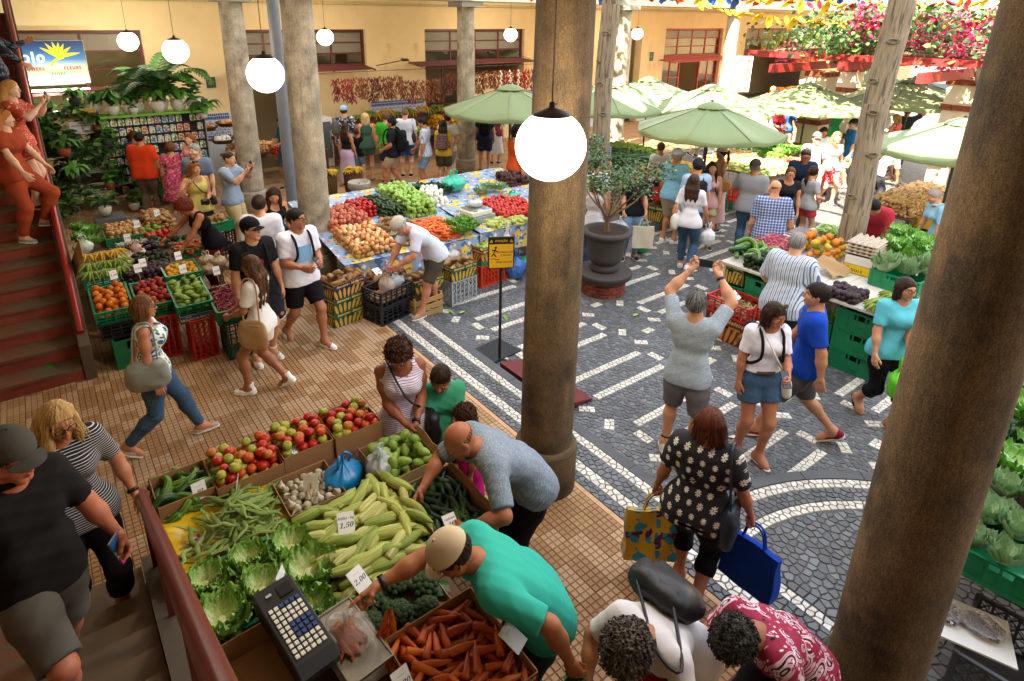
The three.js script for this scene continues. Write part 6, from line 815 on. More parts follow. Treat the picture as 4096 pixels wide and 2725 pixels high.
// ---------- stall under the plane tree trunk ----------
{const white=mat(0xd8d2c6,0.7,{map:rep(blotTex,1)});table('white edged plank table around the tree trunk',7.27,9.9,-4.5,-2.3,0.8,white,-0.1);
const rl=(k,l,g,x,z,ax,az,y=0.81,o={})=>heap(k,l,g,x,z,ax,az,y,o);
rl('passion','dark purple passion fruit along the white table edge','passion fruit on the white table',7.46,-2.93,0.18,0.2,0.81,{n:2,seed:110});rl('avocado','dark green avocado at the corner of the white table','avocados on the white table',7.5,-4.0,0.2,0.2,0.81,{n:3,seed:111});rl('redpod','pink bean pod heaped beside the striped gourds','pink beans on the white table',8.2,-4.3,0.36,0.2,0.83,{n:5,lie:1,seed:112,spin:3});rl('mango','yellow and green papaya heaped by the tree trunk','papayas by the tree trunk',8.55,-3.8,0.3,0.28,0.84,{n:3,lie:2,seed:113,spin:2});rl('pod','green bean heaped beside the tree trunk','green beans by the tree trunk',9.25,-4.0,0.24,0.18,0.9,{n:4,lie:2,seed:114});rl('gourd','large striped green gourd on the banana carton','striped gourds on the white table',7.75,-4.32,0.26,0.16,0.83,{n:2,lie:2,seed:115,s:1.1});
for(let i=0;i<8;i++)bananaBunch('small green banana bunch at the white table edge','green bananas on the white table',7.36+(i % 4)*0.14,0.83+0.05*(i>3),-2.52+0.1*(i>3?1:0),-1.57+(i % 3-1)*0.5,10,0,0.95,120+i);
cr('green crate of cabbages on the white table',8.3,-2.66,0.81,-0.05,[0.44,0.56,0.2],'panel');for(let i=0;i<7;i++)lettuce('round green cabbage in the crate on the white table','cabbages on the white table',8.18+(i % 3)*0.17,0.96+0.06*(i>4),-2.84+0.17*(i % 3)+0.05*(i>3),cabbageMat,0.95,130+i,14,'cabbage',cabLeaf);for(let i=0;i<14;i++)lettuce('bright green lettuce heaped behind the cabbages','lettuces behind the cabbages',8.95+(i % 5)*0.2,0.86+0.09*(i % 3),-3.2+0.16*(i % 4),romaineMat,1.25,150+i,12);
{const t=thing('egg_tray_stack','stack of grey egg trays on white and yellow cartons','egg trays',[8.55,1.06,-3.22],0.1),m=mat(0xb4a898,0.9);for(let k=0;k<4;k++){part('tray',at(cbox(0.42,0.012,0.36),0,k*0.045,0),m,t);const l=[];for(let i=0;i<6;i++)for(let j=0;j<5;j++)l.push(at(cyl(0.012,0.034,0.036,6),-0.175+i*0.07,k*0.045+0.024,-0.14+j*0.07));part('cups',l,m,t).userData.kind='stuff';}}
heap('orange','brown egg between the stacked trays','brown eggs',8.55,-3.22,0.19,0.16,1.08,{n:1,s:0.6,seed:117});
carton('white printed carton under the egg trays',8.5,0.93,-3.2,0.1,[0.42,0.34,0.12],mat(0xd8d6d0,0.8),'cardboard boxes');carton('yellow printed carton at the bottom of the egg stack',8.5,0.81,-3.2,0.1,[0.42,0.34,0.115],mat(0xffffff,0.8,{map:textTex(256,96,'#e0b80c',[['DOLE',128,60,44,'#2a5a1c'],['1ª',40,30,24,'#2a5a1c']])}),'cardboard boxes');
{const t=thing('market_scale','silver topped market scale behind the papayas','scale',[8.85,0.82,-4.22],0.05);part('body',rbox(0.5,0.12,0.36,0.03),mat(0xd2cec2,0.5),t,[0,0.08,0]);part('plate',rbox(0.46,0.014,0.32,0.005),mat(0xb8bcc4,0.2,{metalness:0.9}),t,[0,0.16,0]);part('keypad',at(cbox(0.2,0.004,0.06),0.1,0.142,0.15),mat(0x6f8fc0,0.5),t);}
for(let k=0;k<3;k++)cr(['lowest','middle','topmost'][k]+' green crate of the stack under the green bananas',7.55,-2.66,-0.1+k*0.265,0,[0.36,0.56,0.26],'panel');cr('green crate of lettuce under the white table',7.62,-3.22,0.16,0,[0.4,0.46,0.24],'bars');for(let i=0;i<4;i++)lettuce('lettuce in the crate under the white table','lettuces under the white table',7.52+0.15*(i % 2),0.3,-3.32+0.2*(i>>1),romaineMat,0.9,170+i,12);carton('printed carton under the crate of lettuce',7.62,-0.1,-3.22,0,[0.38,0.44,0.25],printMat.green,'printed banana cartons');
for(let k=0;k<3;k++){cr(['lowest','middle','topmost'][k]+' green crate of the stack behind the red crate',7.48,-4.3,-0.1+k*0.2,0,[0.42,0.34,0.196],'panel');cr(['lowest','middle','topmost'][k]+' green crate of the stack under the avocados',7.5,-3.93,-0.1+k*0.265,0,[0.4,0.36,0.26],'panel');}carton('printed banana carton under the striped gourds',7.5,0.52,-4.34,0,[0.4,0.36,0.28],printMat.green,'printed banana cartons');
cr('bright red crate of pale beans on printed cartons',7.0,-4.02,0.27,0,[0.42,0.62,0.22],'bars',0xb01414);heap('palepod','pale bean pod in the bright red crate','pale beans in the red crate',7.0,-4.02,0.18,0.28,0.32,{n:3,lie:1,seed:118,spin:3});carton('dark red printed carton under the red crate',7.04,-0.1,-4.05,0,[0.4,0.58,0.36],printMat.red,'printed banana cartons');tag('white price tag in the pale beans','3,00',7.05,0.46,-4.0,0.2,1.3,-0.9,0);
single('paper_sheet','brown wrapping paper sheet behind the passion fruit','paper',quadSheet([7.85,0.82,-3.25],[8.2,0.84,-3.2],[8.25,1.0,-3.5],[7.9,0.98,-3.55],8,8,(p,u,v)=>{p.y+=0.03*Math.sin(u*7+v*5);}),mat(0xa08058,0.9,{side:THREE.DoubleSide}));}
// ---------- stalls further away ----------
function farStall(label,x0,x1,z0,z1,y,list){table(label,x0,x1,z0,z1,y,planks,-0.1);list.forEach(([k,l,u0,u1,v0,v1,o],i)=>heap(k,l,l+' heap',lerp(x0,x1,(u0+u1)/2),lerp(z0,z1,(v0+v1)/2),(x1-x0)*(u1-u0)/2,(z1-z0)*(v1-v0)/2,y,{n:3,seed:200+i+Math.round(x0),...o}));}
farStall('plank stall under the middle parasols behind the potted shrub',10.2,12.2,-11.3,-7.9,0.78,[['cucumber','long dark cucumber heaped under the middle parasols',0,0.6,0.36,0.72,{lie:2,s:1.5,n:4}],['redtomato','red tomato beyond the cucumbers under the parasols',0.1,0.6,0.12,0.32,{}],['chayote','chayote beyond the cucumbers under the parasols',0.62,1,0.12,0.5,{}],['mango','orange tinged mango in the crate before the long cucumbers',0,0.7,0.76,1,{s:0.7}]]);
for(let i=0;i<5;i++){const x=[10.3,10.4,10.45,11.1,10.4][i],z=[-7.75,-7.75,-7.75,-7.85,-8.5][i];cr(['topmost red crate under the mangoes','middle black crate under the mangoes','lowest black crate under the mangoes','red crate beside the mangoes','green crate behind the mangoes'][i],x,z,[0.42,0.15,-0.1,0.3,0.2][i],0,[0.58,0.38,0.25],i===0||i===3?'x':'bars',[0xc8281a,0x1a1a1e,0x1a1a1e,0xc8281a,GREEN][i]);}
carton('printed banana carton beside the woman with shopping bags',9.9,0.1,-7.6,0.2,[0.5,0.36,0.34],printMat.green,'printed banana cartons');
for(let i=0;i<7;i++)lettuce('leafy greens bundle under the middle parasols','leafy greens under the parasols',10.4+0.25*(i % 4),0.82,-11.0+0.25*(i>>2),romaineMat,1.2,210+i,10);
farStall('sunlit plank stall heaped with corn and onions near the brick pillar',12.3,15.4,-8.6,-6.9,0.78,[['corn','corn cob heaped on the sunlit stall',0,0.34,0.5,1,{lie:2,n:4}],['onion','onion heaped on the sunlit stall',0,0.4,0.1,0.5,{n:4}],['turnip','white turnip on the sunlit stall',0.4,0.62,0.0,0.4,{}],['redonion','reddish onion in the carton on the sunlit stall',0.42,0.6,0.55,0.95,{}]]);
for(let i=0;i<12;i++)lettuce('pale leafy vegetable on the sunlit stall','leafy vegetables on the sunlit stall',13.9+0.3*(i % 4),0.82+0.06*(i % 2),-8.4+0.4*(i>>2),romaineMat,1.3,230+i,10);
for(let i=0;i<5;i++)cr(['green','red','green','red','green'][i]+' crate '+['stacked low','stacked high','turned sideways','set apart','at the corner'][i]+' below the sunlit stall',12.15,-8.5+i*0.42,-0.1+(i % 2)*0.3,1.57,[0.4,0.36,0.3],'bars',i % 2?0xc8281a:GREEN);
farStall('plank stall of potatoes beside the huge brown column',12.0,14.4,-4.8,-3.9,0.66,[['tan','brown potato heaped near the huge brown column',0.02,0.98,0.05,0.95,{n:4}]]);cr('green crate at the end of the potato stall',11.95,-4.55,0.5,1.57,[0.6,0.4,0.22],'panel');for(let i=0;i<6;i++)cr('black crate in the stacks below the potato stall',12.0+(i % 2)*0.5,-3.88,-0.1+0.2*(i>>1),0,[0.48,0.36,0.195],'bars',0x1c1c20,0);carton('yellow fruit carton beside the potatoes',12.5,0.5,-3.82,0,[0.5,0.3,0.2],mat(0xc89a2c,0.8),'cardboard boxes');
farStall('fruit stall along the gallery wall below the chilli strings',6.5,11.8,-16.2,-15.3,0.85,[['orange','orange heaped on the wall stall',0.02,0.22,0.1,0.9,{n:4,s:1.2}],['lemon','yellow melon heaped on the wall stall',0.56,0.72,0.1,0.9,{n:4,s:1.6}],['orange','clementine heaped beside the melons on the wall stall',0.72,0.86,0.1,0.9,{n:4}],['chayote','green fruit low on the wall stall',0.3,0.5,0.6,1,{n:2}],['lemon','lemon at the end of the wall stall',0.88,1,0.1,0.9,{n:3}]]);
for(let i=0;i<16;i++)bananaBunch('banana bunch on the top tier of the wall stall','bananas on the wall stall',7.3+i*0.28,1.28+0.1*(i % 2),-16.15+0.1*(i % 2),(i % 3-1)*0.4,9,i % 4>1,1.5,260+i);single('display_step','raised wooden tier behind the fruit on the wall stall','shelf',box(6.6,11.7,0.86,1.26,-16.6,-16.15),planks);
farStall('onion and tomato stall between the two grey columns',3.7,6.0,-16.4,-15.2,0.7,[['tan','pale potato heaped between the grey columns',0,0.3,0.1,0.5,{n:4}],['potato','dark potato heaped between the grey columns',0,0.3,0.5,1,{n:4}],['onion','onion heaped between the grey columns',0.32,0.6,0.1,0.6,{n:4}],['redtomato','red tomato heaped between the grey columns',0.4,0.75,0.6,1,{n:4}],['garlic','garlic heaped between the grey columns',0.62,0.98,0.1,0.5,{n:3}]]);
[[3.3,1.32,-16.1],[3.85,1.35,-16.3],[3.55,1.05,-15.7],[4.1,1.06,-15.85],[3.6,0.78,-15.1],[4.2,0.76,-15.2]].forEach(([x,y,z],i)=>{basket(['top wicker tray beside the blue tiles','top wicker tray against the grey column','wicker tray of pale turnips beside seed rack','wicker tray of onions behind the column','low wicker tray of brown potatoes','low wicker tray beside the column'][i],x,y,z,0.2,0.27,0.09,0,'tiered wicker trays');heap(['tan','onion','turnip','onion','tan','potato'][i],'root vegetable in the tiered wicker trays','roots in the wicker trays',x,z,0.17,0.17,y+0.03,{n:2,seed:300+i});});
for(let i=0;i<2;i++){basket(['tall wicker stand of bananas beside the grey column','tall wicker stand of bananas by the stone fountain'][i],4.95+i*0.55,0.25,-12.75+i*0.1,0.19,0.21,0.42,0.25,'tall wicker banana stands');for(let k=0;k<6;k++)bananaBunch(['banana bunch on the stand beside the grey column','banana bunch on the stand by the fountain'][i],'bananas on wicker stands',4.95+i*0.55+0.1*(k % 3-1),0.68+0.04*(k>2),-12.75+i*0.1+0.1*(k % 2),k*1.1,8,k % 2+i,1,280+k+i*9);}
// bottom corner stall by the huge column
{table('dark plank stall of cabbages beyond the huge column',4.25,7.4,-1.0,-0.1,0.62,mat(0x33231a,0.8),0);cr('green crate of pointed cabbages beyond the huge column',4.5,-0.5,0.63,0.1,[0.6,0.42,0.2],'panel');for(let i=0;i<12;i++)lettuce('pale pointed cabbage beyond the huge column','cabbages beyond the huge column',4.3+(i % 4)*0.2,0.76+0.08*(i % 2),-0.82+0.16*(i>>2),cabbageMat,0.72,330+i,14,'cabbage',cabLeaf);
for(let i=0;i<26;i++){const a=0.6+0.5*hash(i,4),x=5.3+0.6*hash(i,1),z=-1.05+0.3*hash(i,2);single('leek','long green leek in the heap beyond the huge column','leek',taper([[0,0,0],[0.02,0.02,0.15],[0.05*hash(i,3),0.03,0.32],[0.1*(hash(i,5)-0.5),0.0,0.5]],[0.016,0.015,0.014,0.004],6,3),mat([0x5f8a5a,0x47745a,0x8fae6a][i % 3],0.5),[x,0.72+0.12*hash(i,6),z],a+1.5,'leeks beyond the huge column');}
for(let i=0;i<20;i++)lettuce('leafy green bunch at the edge beyond the huge column','leafy greens beyond the huge column',5.2+(i % 5)*0.44,0.7+0.16*hash(i,3),-0.92+0.17*(i/5|0),i % 3?romaineMat:darkLeaf,1.35,360+i,10);
cr('grey lattice crate under the bags of beans',4.25,-0.35,0.0,0.1,[0.6,0.4,0.3],'x',0x4a4a4c);single('white_board','white board under the bags of dried beans','board',at(cbox(0.36,0.012,0.4),4.15,0.34,-0.5,0.05,0.4),mat(0xd2d0ca,0.6));for(let b=0;b<2;b++){plasticBag(['clear bag of speckled dried beans','clear bag of brown dried beans'][b],0xd8d4d0,4.1+b*0.08,0.35,-0.66+b*0.2,[0.2,0.07,0.24],0.4,0.8,'bags of dried beans',40+b);const g=[];for(let i=0;i<220;i++)g.push(tint(at(ball(0.011,0.007,0.007,null,6,4),4.1+b*0.08+(hash(i,1)-0.5)*0.15,0.362+0.03*hash(i,2),-0.66+b*0.2+(hash(i,3)-0.5)*0.18,0,i),b?0x5a3222:i % 3?0x1f1a22:0xcfc8c4));const q=single('dried_beans',['speckled dried beans inside the clear bag','brown dried beans inside the clear bag'][b],'beans',g,vmat(0.4));q.userData.kind='stuff';}
single('drain_grate','small iron drain grate beneath the bags of beans','grate',(()=>{const l=[];for(let i=0;i<12;i++)l.push(cbox(0.36,0.01,0.01,3.62,0.008,-0.6+i*0.025));for(let i=0;i<12;i++)l.push(cbox(0.008,0.008,0.3,3.46+i*0.03,0.007,-0.46));return l;})(),mat(0x3a2a1c,0.8));part('rail_post',[at(cyl(0.045,0.045,1.6,16),3.45,0.7,0.05),at(new THREE.TorusGeometry(0.048,0.014,8,20),3.45,0.9,0.05,Math.PI/2)],mat(0x5a1410,0.3,{clearcoat:0.5}),thing('iron_railing','dark red turned iron post in the bottom corner','railing'));}
// ---------- parasols ----------
const parasolMat=new THREE.MeshPhysicalMaterial({color:0x7a8a5c,roughness:0.8,transmission:0.2,thickness:0,side:THREE.DoubleSide,bumpMap:rep(grainTex,4),bumpScale:0.002});
function parasol(label,x,y,z,r,turn=0.2,ground=-0.1){
const t=thing('parasol',label,'parasol',[x,ground,z],turn,'green market parasols'),H=y-ground,n=8,rim=H-r*0.34,wood=mat(0x2c3a30,0.5);
const P=[],I=[],ring=(R,yy,sag)=>{const o=P.length/3;for(let i=0;i<n*6;i++){const a=i/(n*6)*Math.PI*2,k=(i % 6)/6,s=Math.sin(k*Math.PI);P.push(Math.cos(a)*R*(1-0.045*s),yy-sag*s+0.006*Math.sin(i*2.7),Math.sin(a)*R*(1-0.045*s));}return o;},join=(a,b)=>{const m=n*6;for(let i=0;i<m;i++){const j=(i+1)% m;I.push(a+i,a+j,b+i,a+j,b+j,b+i);}};
const rs=[0.12,0.35,0.6,0.82,1].map((k)=>ring(r*k,H-0.05-r*0.32*k**1.1,0.065*k));for(let i=0;i<4;i++)join(rs[i],rs[i+1]);join(rs[4],ring(r*0.985,rim-0.13,0.02));
part('canopy',geoOf(P,I),parasolMat,t);
part('vent_cap',lathe([[0.01,H+0.02],[r*0.1,H-0.015],[r*0.17,H-0.06],[r*0.2,H-0.1]],16),parasolMat,t);
part('pole',at(cyl(0.024,0.024,H,10),0,H/2,0),wood,t);part('finial',at(sph(0.03,8,6),0,H+0.02,0),wood,t);
for(let i=0;i<n;i++){const a=i/n*Math.PI*2;part('seam',bar([Math.cos(a)*r*0.15,H-0.085,Math.sin(a)*r*0.15],[Math.cos(a)*r,H-0.046-r*0.32,Math.sin(a)*r],0.008,5),parasolMat,t);part('rib',bar([Math.cos(a)*0.04,H-0.1,Math.sin(a)*0.04],[Math.cos(a)*r*0.98,rim-0.015,Math.sin(a)*r*0.98],0.009,5),wood,t);}
part('base',at(cyl(0.2,0.24,0.1,14),0,0.05,0),concrete,t);
}
parasol('green parasol nearest the grey column and fruit shoppers',8.97,2.5,-11.43,1.55,0.1);parasol('shaded green parasol over the man in white cap',10.2,2.5,-6.93,1.36,0.35);parasol('green parasol half hidden behind the brown column',11.27,2.5,-10.63,1.5,0.2);parasol('brightly sunlit parasol with leaf shadows at the middle',13.06,2.5,-8.92,1.5,0.0);parasol('pale green parasol behind the sunlit one',13.4,2.5,-11.1,1.35,0.3);parasol('sunlit parasol cut by the huge column',12.3,2.45,-3.6,1.35,0.3);parasol('green parasol behind the brick banded pillar',15.6,2.5,-7.9,1.5,0.2);parasol('white lit parasol beyond the tree trunk',18.2,2.6,-6.6,1.6,0.1);parasol('furthest pale parasol under the pergola',20.5,2.7,-9.0,1.6,0.3);

// ---------- trees ----------
const barkTex=dataTex(256,(x,y)=>{const r=0.68+0.32*fbm(x*40,y*9,40,101,4),c=1-0.3*smooth(fbm(x*24,y*5,24,33,3),0.55,0.7),k=r*c;return[k,k*0.93,k*0.82];});
const bark=mat(0xa6a29c,0.9,{map:rep(barkTex,2,5),bumpMap:rep(barkTex,2,5),bumpScale:0.012});
const leafQuad=(w,l)=>{const g=quadSheet([-w,0,0],[w,0,0],[w*0.2,0,l],[-w*0.2,0,l],2,2,(p,u,v)=>{p.x*=1+1.2*Math.sin(v*Math.PI);p.y+=0.15*l*Math.abs(u-0.5)-0.2*l*v*v;});return g;};
const greenLeaf=new THREE.MeshPhysicalMaterial({color:0xffffff,roughness:0.5,transmission:0.3,thickness:0,side:THREE.DoubleSide});
function leafMass(name,parent,n,place,cols,w,l,seed,geo,m=greenLeaf){
const im=shade(new THREE.InstancedMesh(geo||leafQuad(w,l),m,n)),r=mulberry(seed),M=new THREE.Matrix4(),q=new THREE.Quaternion(),c=new THREE.Color();im.name=name;im.userData.kind='stuff';
for(let i=0;i<n;i++){const p=place(r,i);q.setFromEuler(new THREE.Euler((r()-0.5)*2.4,r()*6.3,(r()-0.5)*2.4));const s=0.7+0.6*r();M.compose(V(...p),q,V(s,s,s));im.setMatrixAt(i,M);im.setColorAt(i,c.set(pick(cols,r)).multiplyScalar(0.75+0.5*r()));}
parent.add(im);return im;
}
function tree(label,x,z,r0,lean,cx,cy,cz,R){
const t=thing('plane_tree',label,'tree',[x,-0.1,z],0,'courtyard trees'),H=6;
const g=taper([[0,0,0],[lean*0.3,1.5,0.02],[lean*0.6,3,-0.03],[lean*0.8,4.3,0.02],[lean,5.4,0],[lean,6.4,0]],[r0*1.12,r0,r0*0.96,r0*0.95,r0*0.8,r0*0.5],24,8);bump3(g,(v)=>{const a=Math.atan2(v.z,v.x-lean*v.y/6),k=1+0.05*n3(a*3,v.y*2,1,5)+0.03*n3(a*9,v.y*9,2,6);v.x=lean*v.y/6+(v.x-lean*v.y/6)*k;v.z*=k;});
part('trunk',g,bark,t);
for(const[y,a]of[[1.1,2.6],[1.75,1.9],[2.35,2.8],[2.9,2.2],[3.3,1.6],[3.8,2.5]]){const k=part('knot',new THREE.TorusGeometry(r0*0.24,r0*0.1,8,16),bark,t,[lean*y/6+Math.sin(a+2.7)*r0*0.93,y,Math.cos(a+2.7)*r0*0.93]);k.rotation.y=a+2.7;k.scale.set(1.5,0.7,1);}
const br=[];for(let i=0;i<6;i++){const a=i*1.05+0.4;br.push(taper([[lean*0.8,4.2+i*0.25,0],[lean+Math.cos(a)*0.7,5.1+i*0.3,Math.sin(a)*0.7],[lean+Math.cos(a)*2,6.3+0.3*i,Math.sin(a)*2]],[r0*0.5,r0*0.34,0.03],8,4));}br.forEach((b)=>part('limb',b,bark,t));
leafMass('crown',t,1300,(r)=>{const k=Math.floor(r()*26),a=k*2.4,b=(k % 5-2)*0.32,ra=R*(0.35+0.55*hash(k,3));const c=[cx-x+Math.cos(a)*ra,cy+b*1.4,cz-z+Math.sin(a)*ra];const u=Math.acos(2*r()-1),v=r()*6.3,q=0.85*Math.cbrt(r());return[c[0]+q*Math.sin(u)*Math.cos(v),c[1]+q*Math.cos(u)*0.7,c[2]+q*Math.sin(u)*Math.sin(v)];},[0x3d6a1e,0x527f28,0x2f561a],0.05,0.14,7);
}
tree('leaning grey tree trunk rising through the white table',9.0,-3.65,0.165,0.12,10.2,8.2,-4.8,3.2);tree('scarred tree trunk with eye shaped knots behind the brown column',8.75,-8.3,0.17,0.02,9.8,8.4,-9.0,3);
// ---------- stone urn with shrub ----------
{const t=thing('stone_urn','dark basalt urn on a round brick and stone foot','planter',[6.72,-0.1,-6.12]),st=mat(0x4a4440,0.85,{bumpMap:rep(grainTex,6),bumpScale:0.006,map:rep(blotTex,2)});
const bm=[0x7a3a26,0x8a4630,0x6a3222].map((c)=>mat(c,0.85,{bumpMap:rep(grainTex,2),bumpScale:0.004})),bg=rbox(0.118,0.052,0.05,0.006,1);part('foot',at(cyl(0.325,0.325,0.24,32),0,0.12,0),mat(0x5a4c42,0.9),t);for(let row=0;row<4;row++)for(let i=0;i<17;i++){const a=(i+(row % 2)*0.5)/17*Math.PI*2,b=part('brick',bg,bm[(i*7+row*3)% 3],t,[Math.sin(a)*0.318,0.03+row*0.06,Math.cos(a)*0.318]);b.rotation.y=a;}
part('slab',lathe([[0,0.24],[0.4,0.24],[0.41,0.25],[0.41,0.28],[0.43,0.29],[0.43,0.335],[0.42,0.345],[0.2,0.36],[0,0.36]],48),st,t);
part('bowl',lathe([[0,0.35],[0.2,0.35],[0.225,0.38],[0.23,0.42],[0.21,0.455],[0.19,0.47],[0.2,0.49],[0.25,0.53],[0.28,0.6],[0.285,0.85],[0.3,0.9],[0.36,0.93],[0.39,0.965],[0.385,1.0],[0.35,1.015],[0.3,1.01],[0.28,0.97],[0,0.965]],48),st,t);part('soil',at(cyl(0.28,0.28,0.02,32),0,0.968,0),mat(0x3a2618,0.95,{bumpMap:rep(grainTex,3),bumpScale:0.02}),t);
const s=thing('potted_shrub','small leaved evergreen shrub with bare twisted stems in the urn','shrub',[6.72,0.86,-6.12]),sm=mat(0x7a6046,0.85);
const tips=[];for(let i=0;i<9;i++){const a=i*0.75,q=0.3+0.34*hash(i,2),y=0.75+0.4*hash(i,5);tips.push([Math.cos(a)*q,y,Math.sin(a)*q]);part('stem',taper([[0.02*Math.cos(a),0,0.02*Math.sin(a)],[0.05*Math.cos(a+1),0.22,0.05*Math.sin(a)],[Math.cos(a)*q*0.6,0.45+0.1*hash(i,3),Math.sin(a)*q*0.6],tips[i]],[0.026,0.02,0.013,0.006],7,4),sm,s);}
leafMass('leaves',s,2100,(r)=>{const k=Math.floor(r()*26),b=tips[k % 9],u=Math.acos(2*r()-1),v=r()*6.3,q=0.2*Math.cbrt(r()),o=[(hash(k,7)-0.5)*0.45,(hash(k,8)-0.35)*0.34,(hash(k,9)-0.5)*0.45];return[b[0]+o[0]+q*Math.sin(u)*Math.cos(v),b[1]+o[1]+q*Math.cos(u)*0.7,b[2]+o[2]+q*Math.sin(u)*Math.sin(v)];},[0x3c5e2a,0x4f7434,0x2f4c24,0x6a8a44],0.011,0.045,9);}
// ---------- pergola with bougainvillea ----------
{const cream=mat(0xe2d6ba,0.8,{map:rep(plasterTex,0.5)}),brick=mat(0x8a4428,0.85),bk=rbox(0.2,0.06,0.06,0.005,1);
const pil=(x,z,w,label)=>{const t=thing('brick_pillar',label,'pillar',[x,-0.1,z],0,'brick banded pillars');part('shaft',box(-w/2,w/2,0,2.8,-w/2,w/2),cream,t);for(const y of[0.15,0.85,1.5,2.15,2.72])for(let r=0;r<2;r++)for(const[s,ry]of[[0,0],[1,Math.PI/2],[2,Math.PI],[3,-Math.PI/2]])for(let i=0;i<3;i++){const b=part('brick',bk,brick,t),u=(i-1)*(w/3+0.01);b.scale.x=w/3/0.205;b.rotation.y=ry;b.position.set(u*Math.cos(ry)+Math.sin(ry)*(w/2+0.012),y+r*0.068,-u*Math.sin(ry)+Math.cos(ry)*(w/2+0.012));}};
pil(16.7,-8.2,0.55,'brick banded cream pillar behind the couple with backpack');pil(19.2,-8.6,0.5,'brick banded cream pillar half hidden by the tree trunk');pil(17.4,-5.2,0.62,'brick banded cream pillar beside the huge column');pil(15.2,-3.9,0.6,'low brick banded pillar under the sunlit parasol');
const t=thing('pergola','dark red timber pergola carrying flowering bougainvillea','pergola',[0,0,0]),red=mat(0x8a1c1a,0.6);
for(const[z,y]of[[-8.4,2.75],[-5.2,2.75],[-6.8,2.9]])part('beam',box(14.6,24,y,y+0.2,z-0.07,z+0.07),red,t);for(let x=14.8;x<24;x+=0.62)part('rafter',box(x,x+0.1,3.1,3.24,-9.2,-4.4),red,t);
const b=thing('bougainvillea','magenta and green bougainvillea sprawling over the red pergola','climbing plant',[0,0,0]);const spot=(r)=>{const k=Math.floor(r()*60),cx=14.4+8.6*hash(k,1),cz=-8.9+4.6*hash(k,2),cy=3.35+0.75*hash(k,3);return[cx+(r()-0.5)*1.5,cy+(r()-0.5)*0.6,cz+(r()-0.5)*1.2];};
leafMass('foliage',b,5200,spot,[0x3c6428,0x2c4c20,0x587c34],0.035,0.1,11);const spot2=(r)=>{const k=Math.floor(r()*52),cx=14.2+8.6*hash(k,21),cz=-9+4.9*hash(k,22),cy=3.1+1.0*hash(k,23);return[cx+(r()-0.5)*0.45,cy+(r()-0.5)*0.5,cz+(r()-0.5)*0.45];};leafMass('bracts',b,6500,spot2,[0xb0144c,0xc8285c,0xa01040],0.03,0.07,12);
for(let i=0;i<9;i++)part('stem',taper([[15+i,3.2,-8.8],[15.3+i*0.9,3.4,-7.2],[15.5+i,3.25,-5.4],[16+i,3.3,-4.6]],[0.05,0.045,0.04,0.02],6,5),mat(0x6a5440,0.9),b);
part('old_stem',taper([[16.9,-0.1,-4.75],[16.8,1,-4.85],[17.0,2,-4.7],[16.8,3.2,-5.0]],[0.14,0.11,0.1,0.08],10,6),bark,b);
// paper flower garlands
const fl=(()=>{const l=[];for(let k=0;k<6;k++){const g=leafQuad(0.036,0.075);l.push(at(g,0,0,0,-0.5,k*1.047));}return merge(l);})(),fm={yellow:mat(0xe6c21c,0.7,{side:THREE.DoubleSide}),red:mat(0xb81430,0.7,{side:THREE.DoubleSide}),blue:mat(0x1c54b0,0.7,{side:THREE.DoubleSide})};
const garland=(label,a,c,n,cols,sag)=>{const t=thing('flower_garland',label,'garland',a,0,'strings of paper flowers'),pt=(u)=>[(c[0]-a[0])*u,(c[1]-a[1])*u-sag*4*u*(1-u),(c[2]-a[2])*u];part('string',tube([0,0.25,0.5,0.75,1].map(pt),0.004,16,4),mat(0x333,0.8),t);for(let i=0;i<n;i++){const p=pt((i+0.5)/n),f=part('flower',fl,fm[cols[Math.floor(hash(i,n)*cols.length)]],t,[p[0]+0.1*(hash(i,1)-0.5),p[1]+0.12*(hash(i,2)-0.5),p[2]+0.1*(hash(i,3)-0.5)]);f.rotation.set(hash(i,4)*3,hash(i,5)*6,0);f.scale.setScalar(1.5+0.9*hash(i,6));}};
garland('string of yellow paper flowers in front of the bougainvillea',[13.0,4.25,-9.6],[18.2,4.15,-4.4],46,['yellow'],0.35);garland('second string of yellow paper flowers above the pergola',[13.4,4.5,-9.2],[17.6,4.5,-4.2],40,['yellow','yellow','red'],0.25);garland('string of red and blue paper flowers along the gallery beam',[9.9,4.52,-11.6],[14.5,4.6,-9.6],44,['red','blue','red','yellow'],0.12);garland('string of red paper flowers over the grey column',[6.9,4.48,-9.2],[10,4.55,-10.6],26,['red'],0.06);garland('string of red and blue paper flowers above the parasols',[12.4,4.5,-10.9],[16.4,4.55,-6.4],36,['blue','red','yellow'],0.15);}
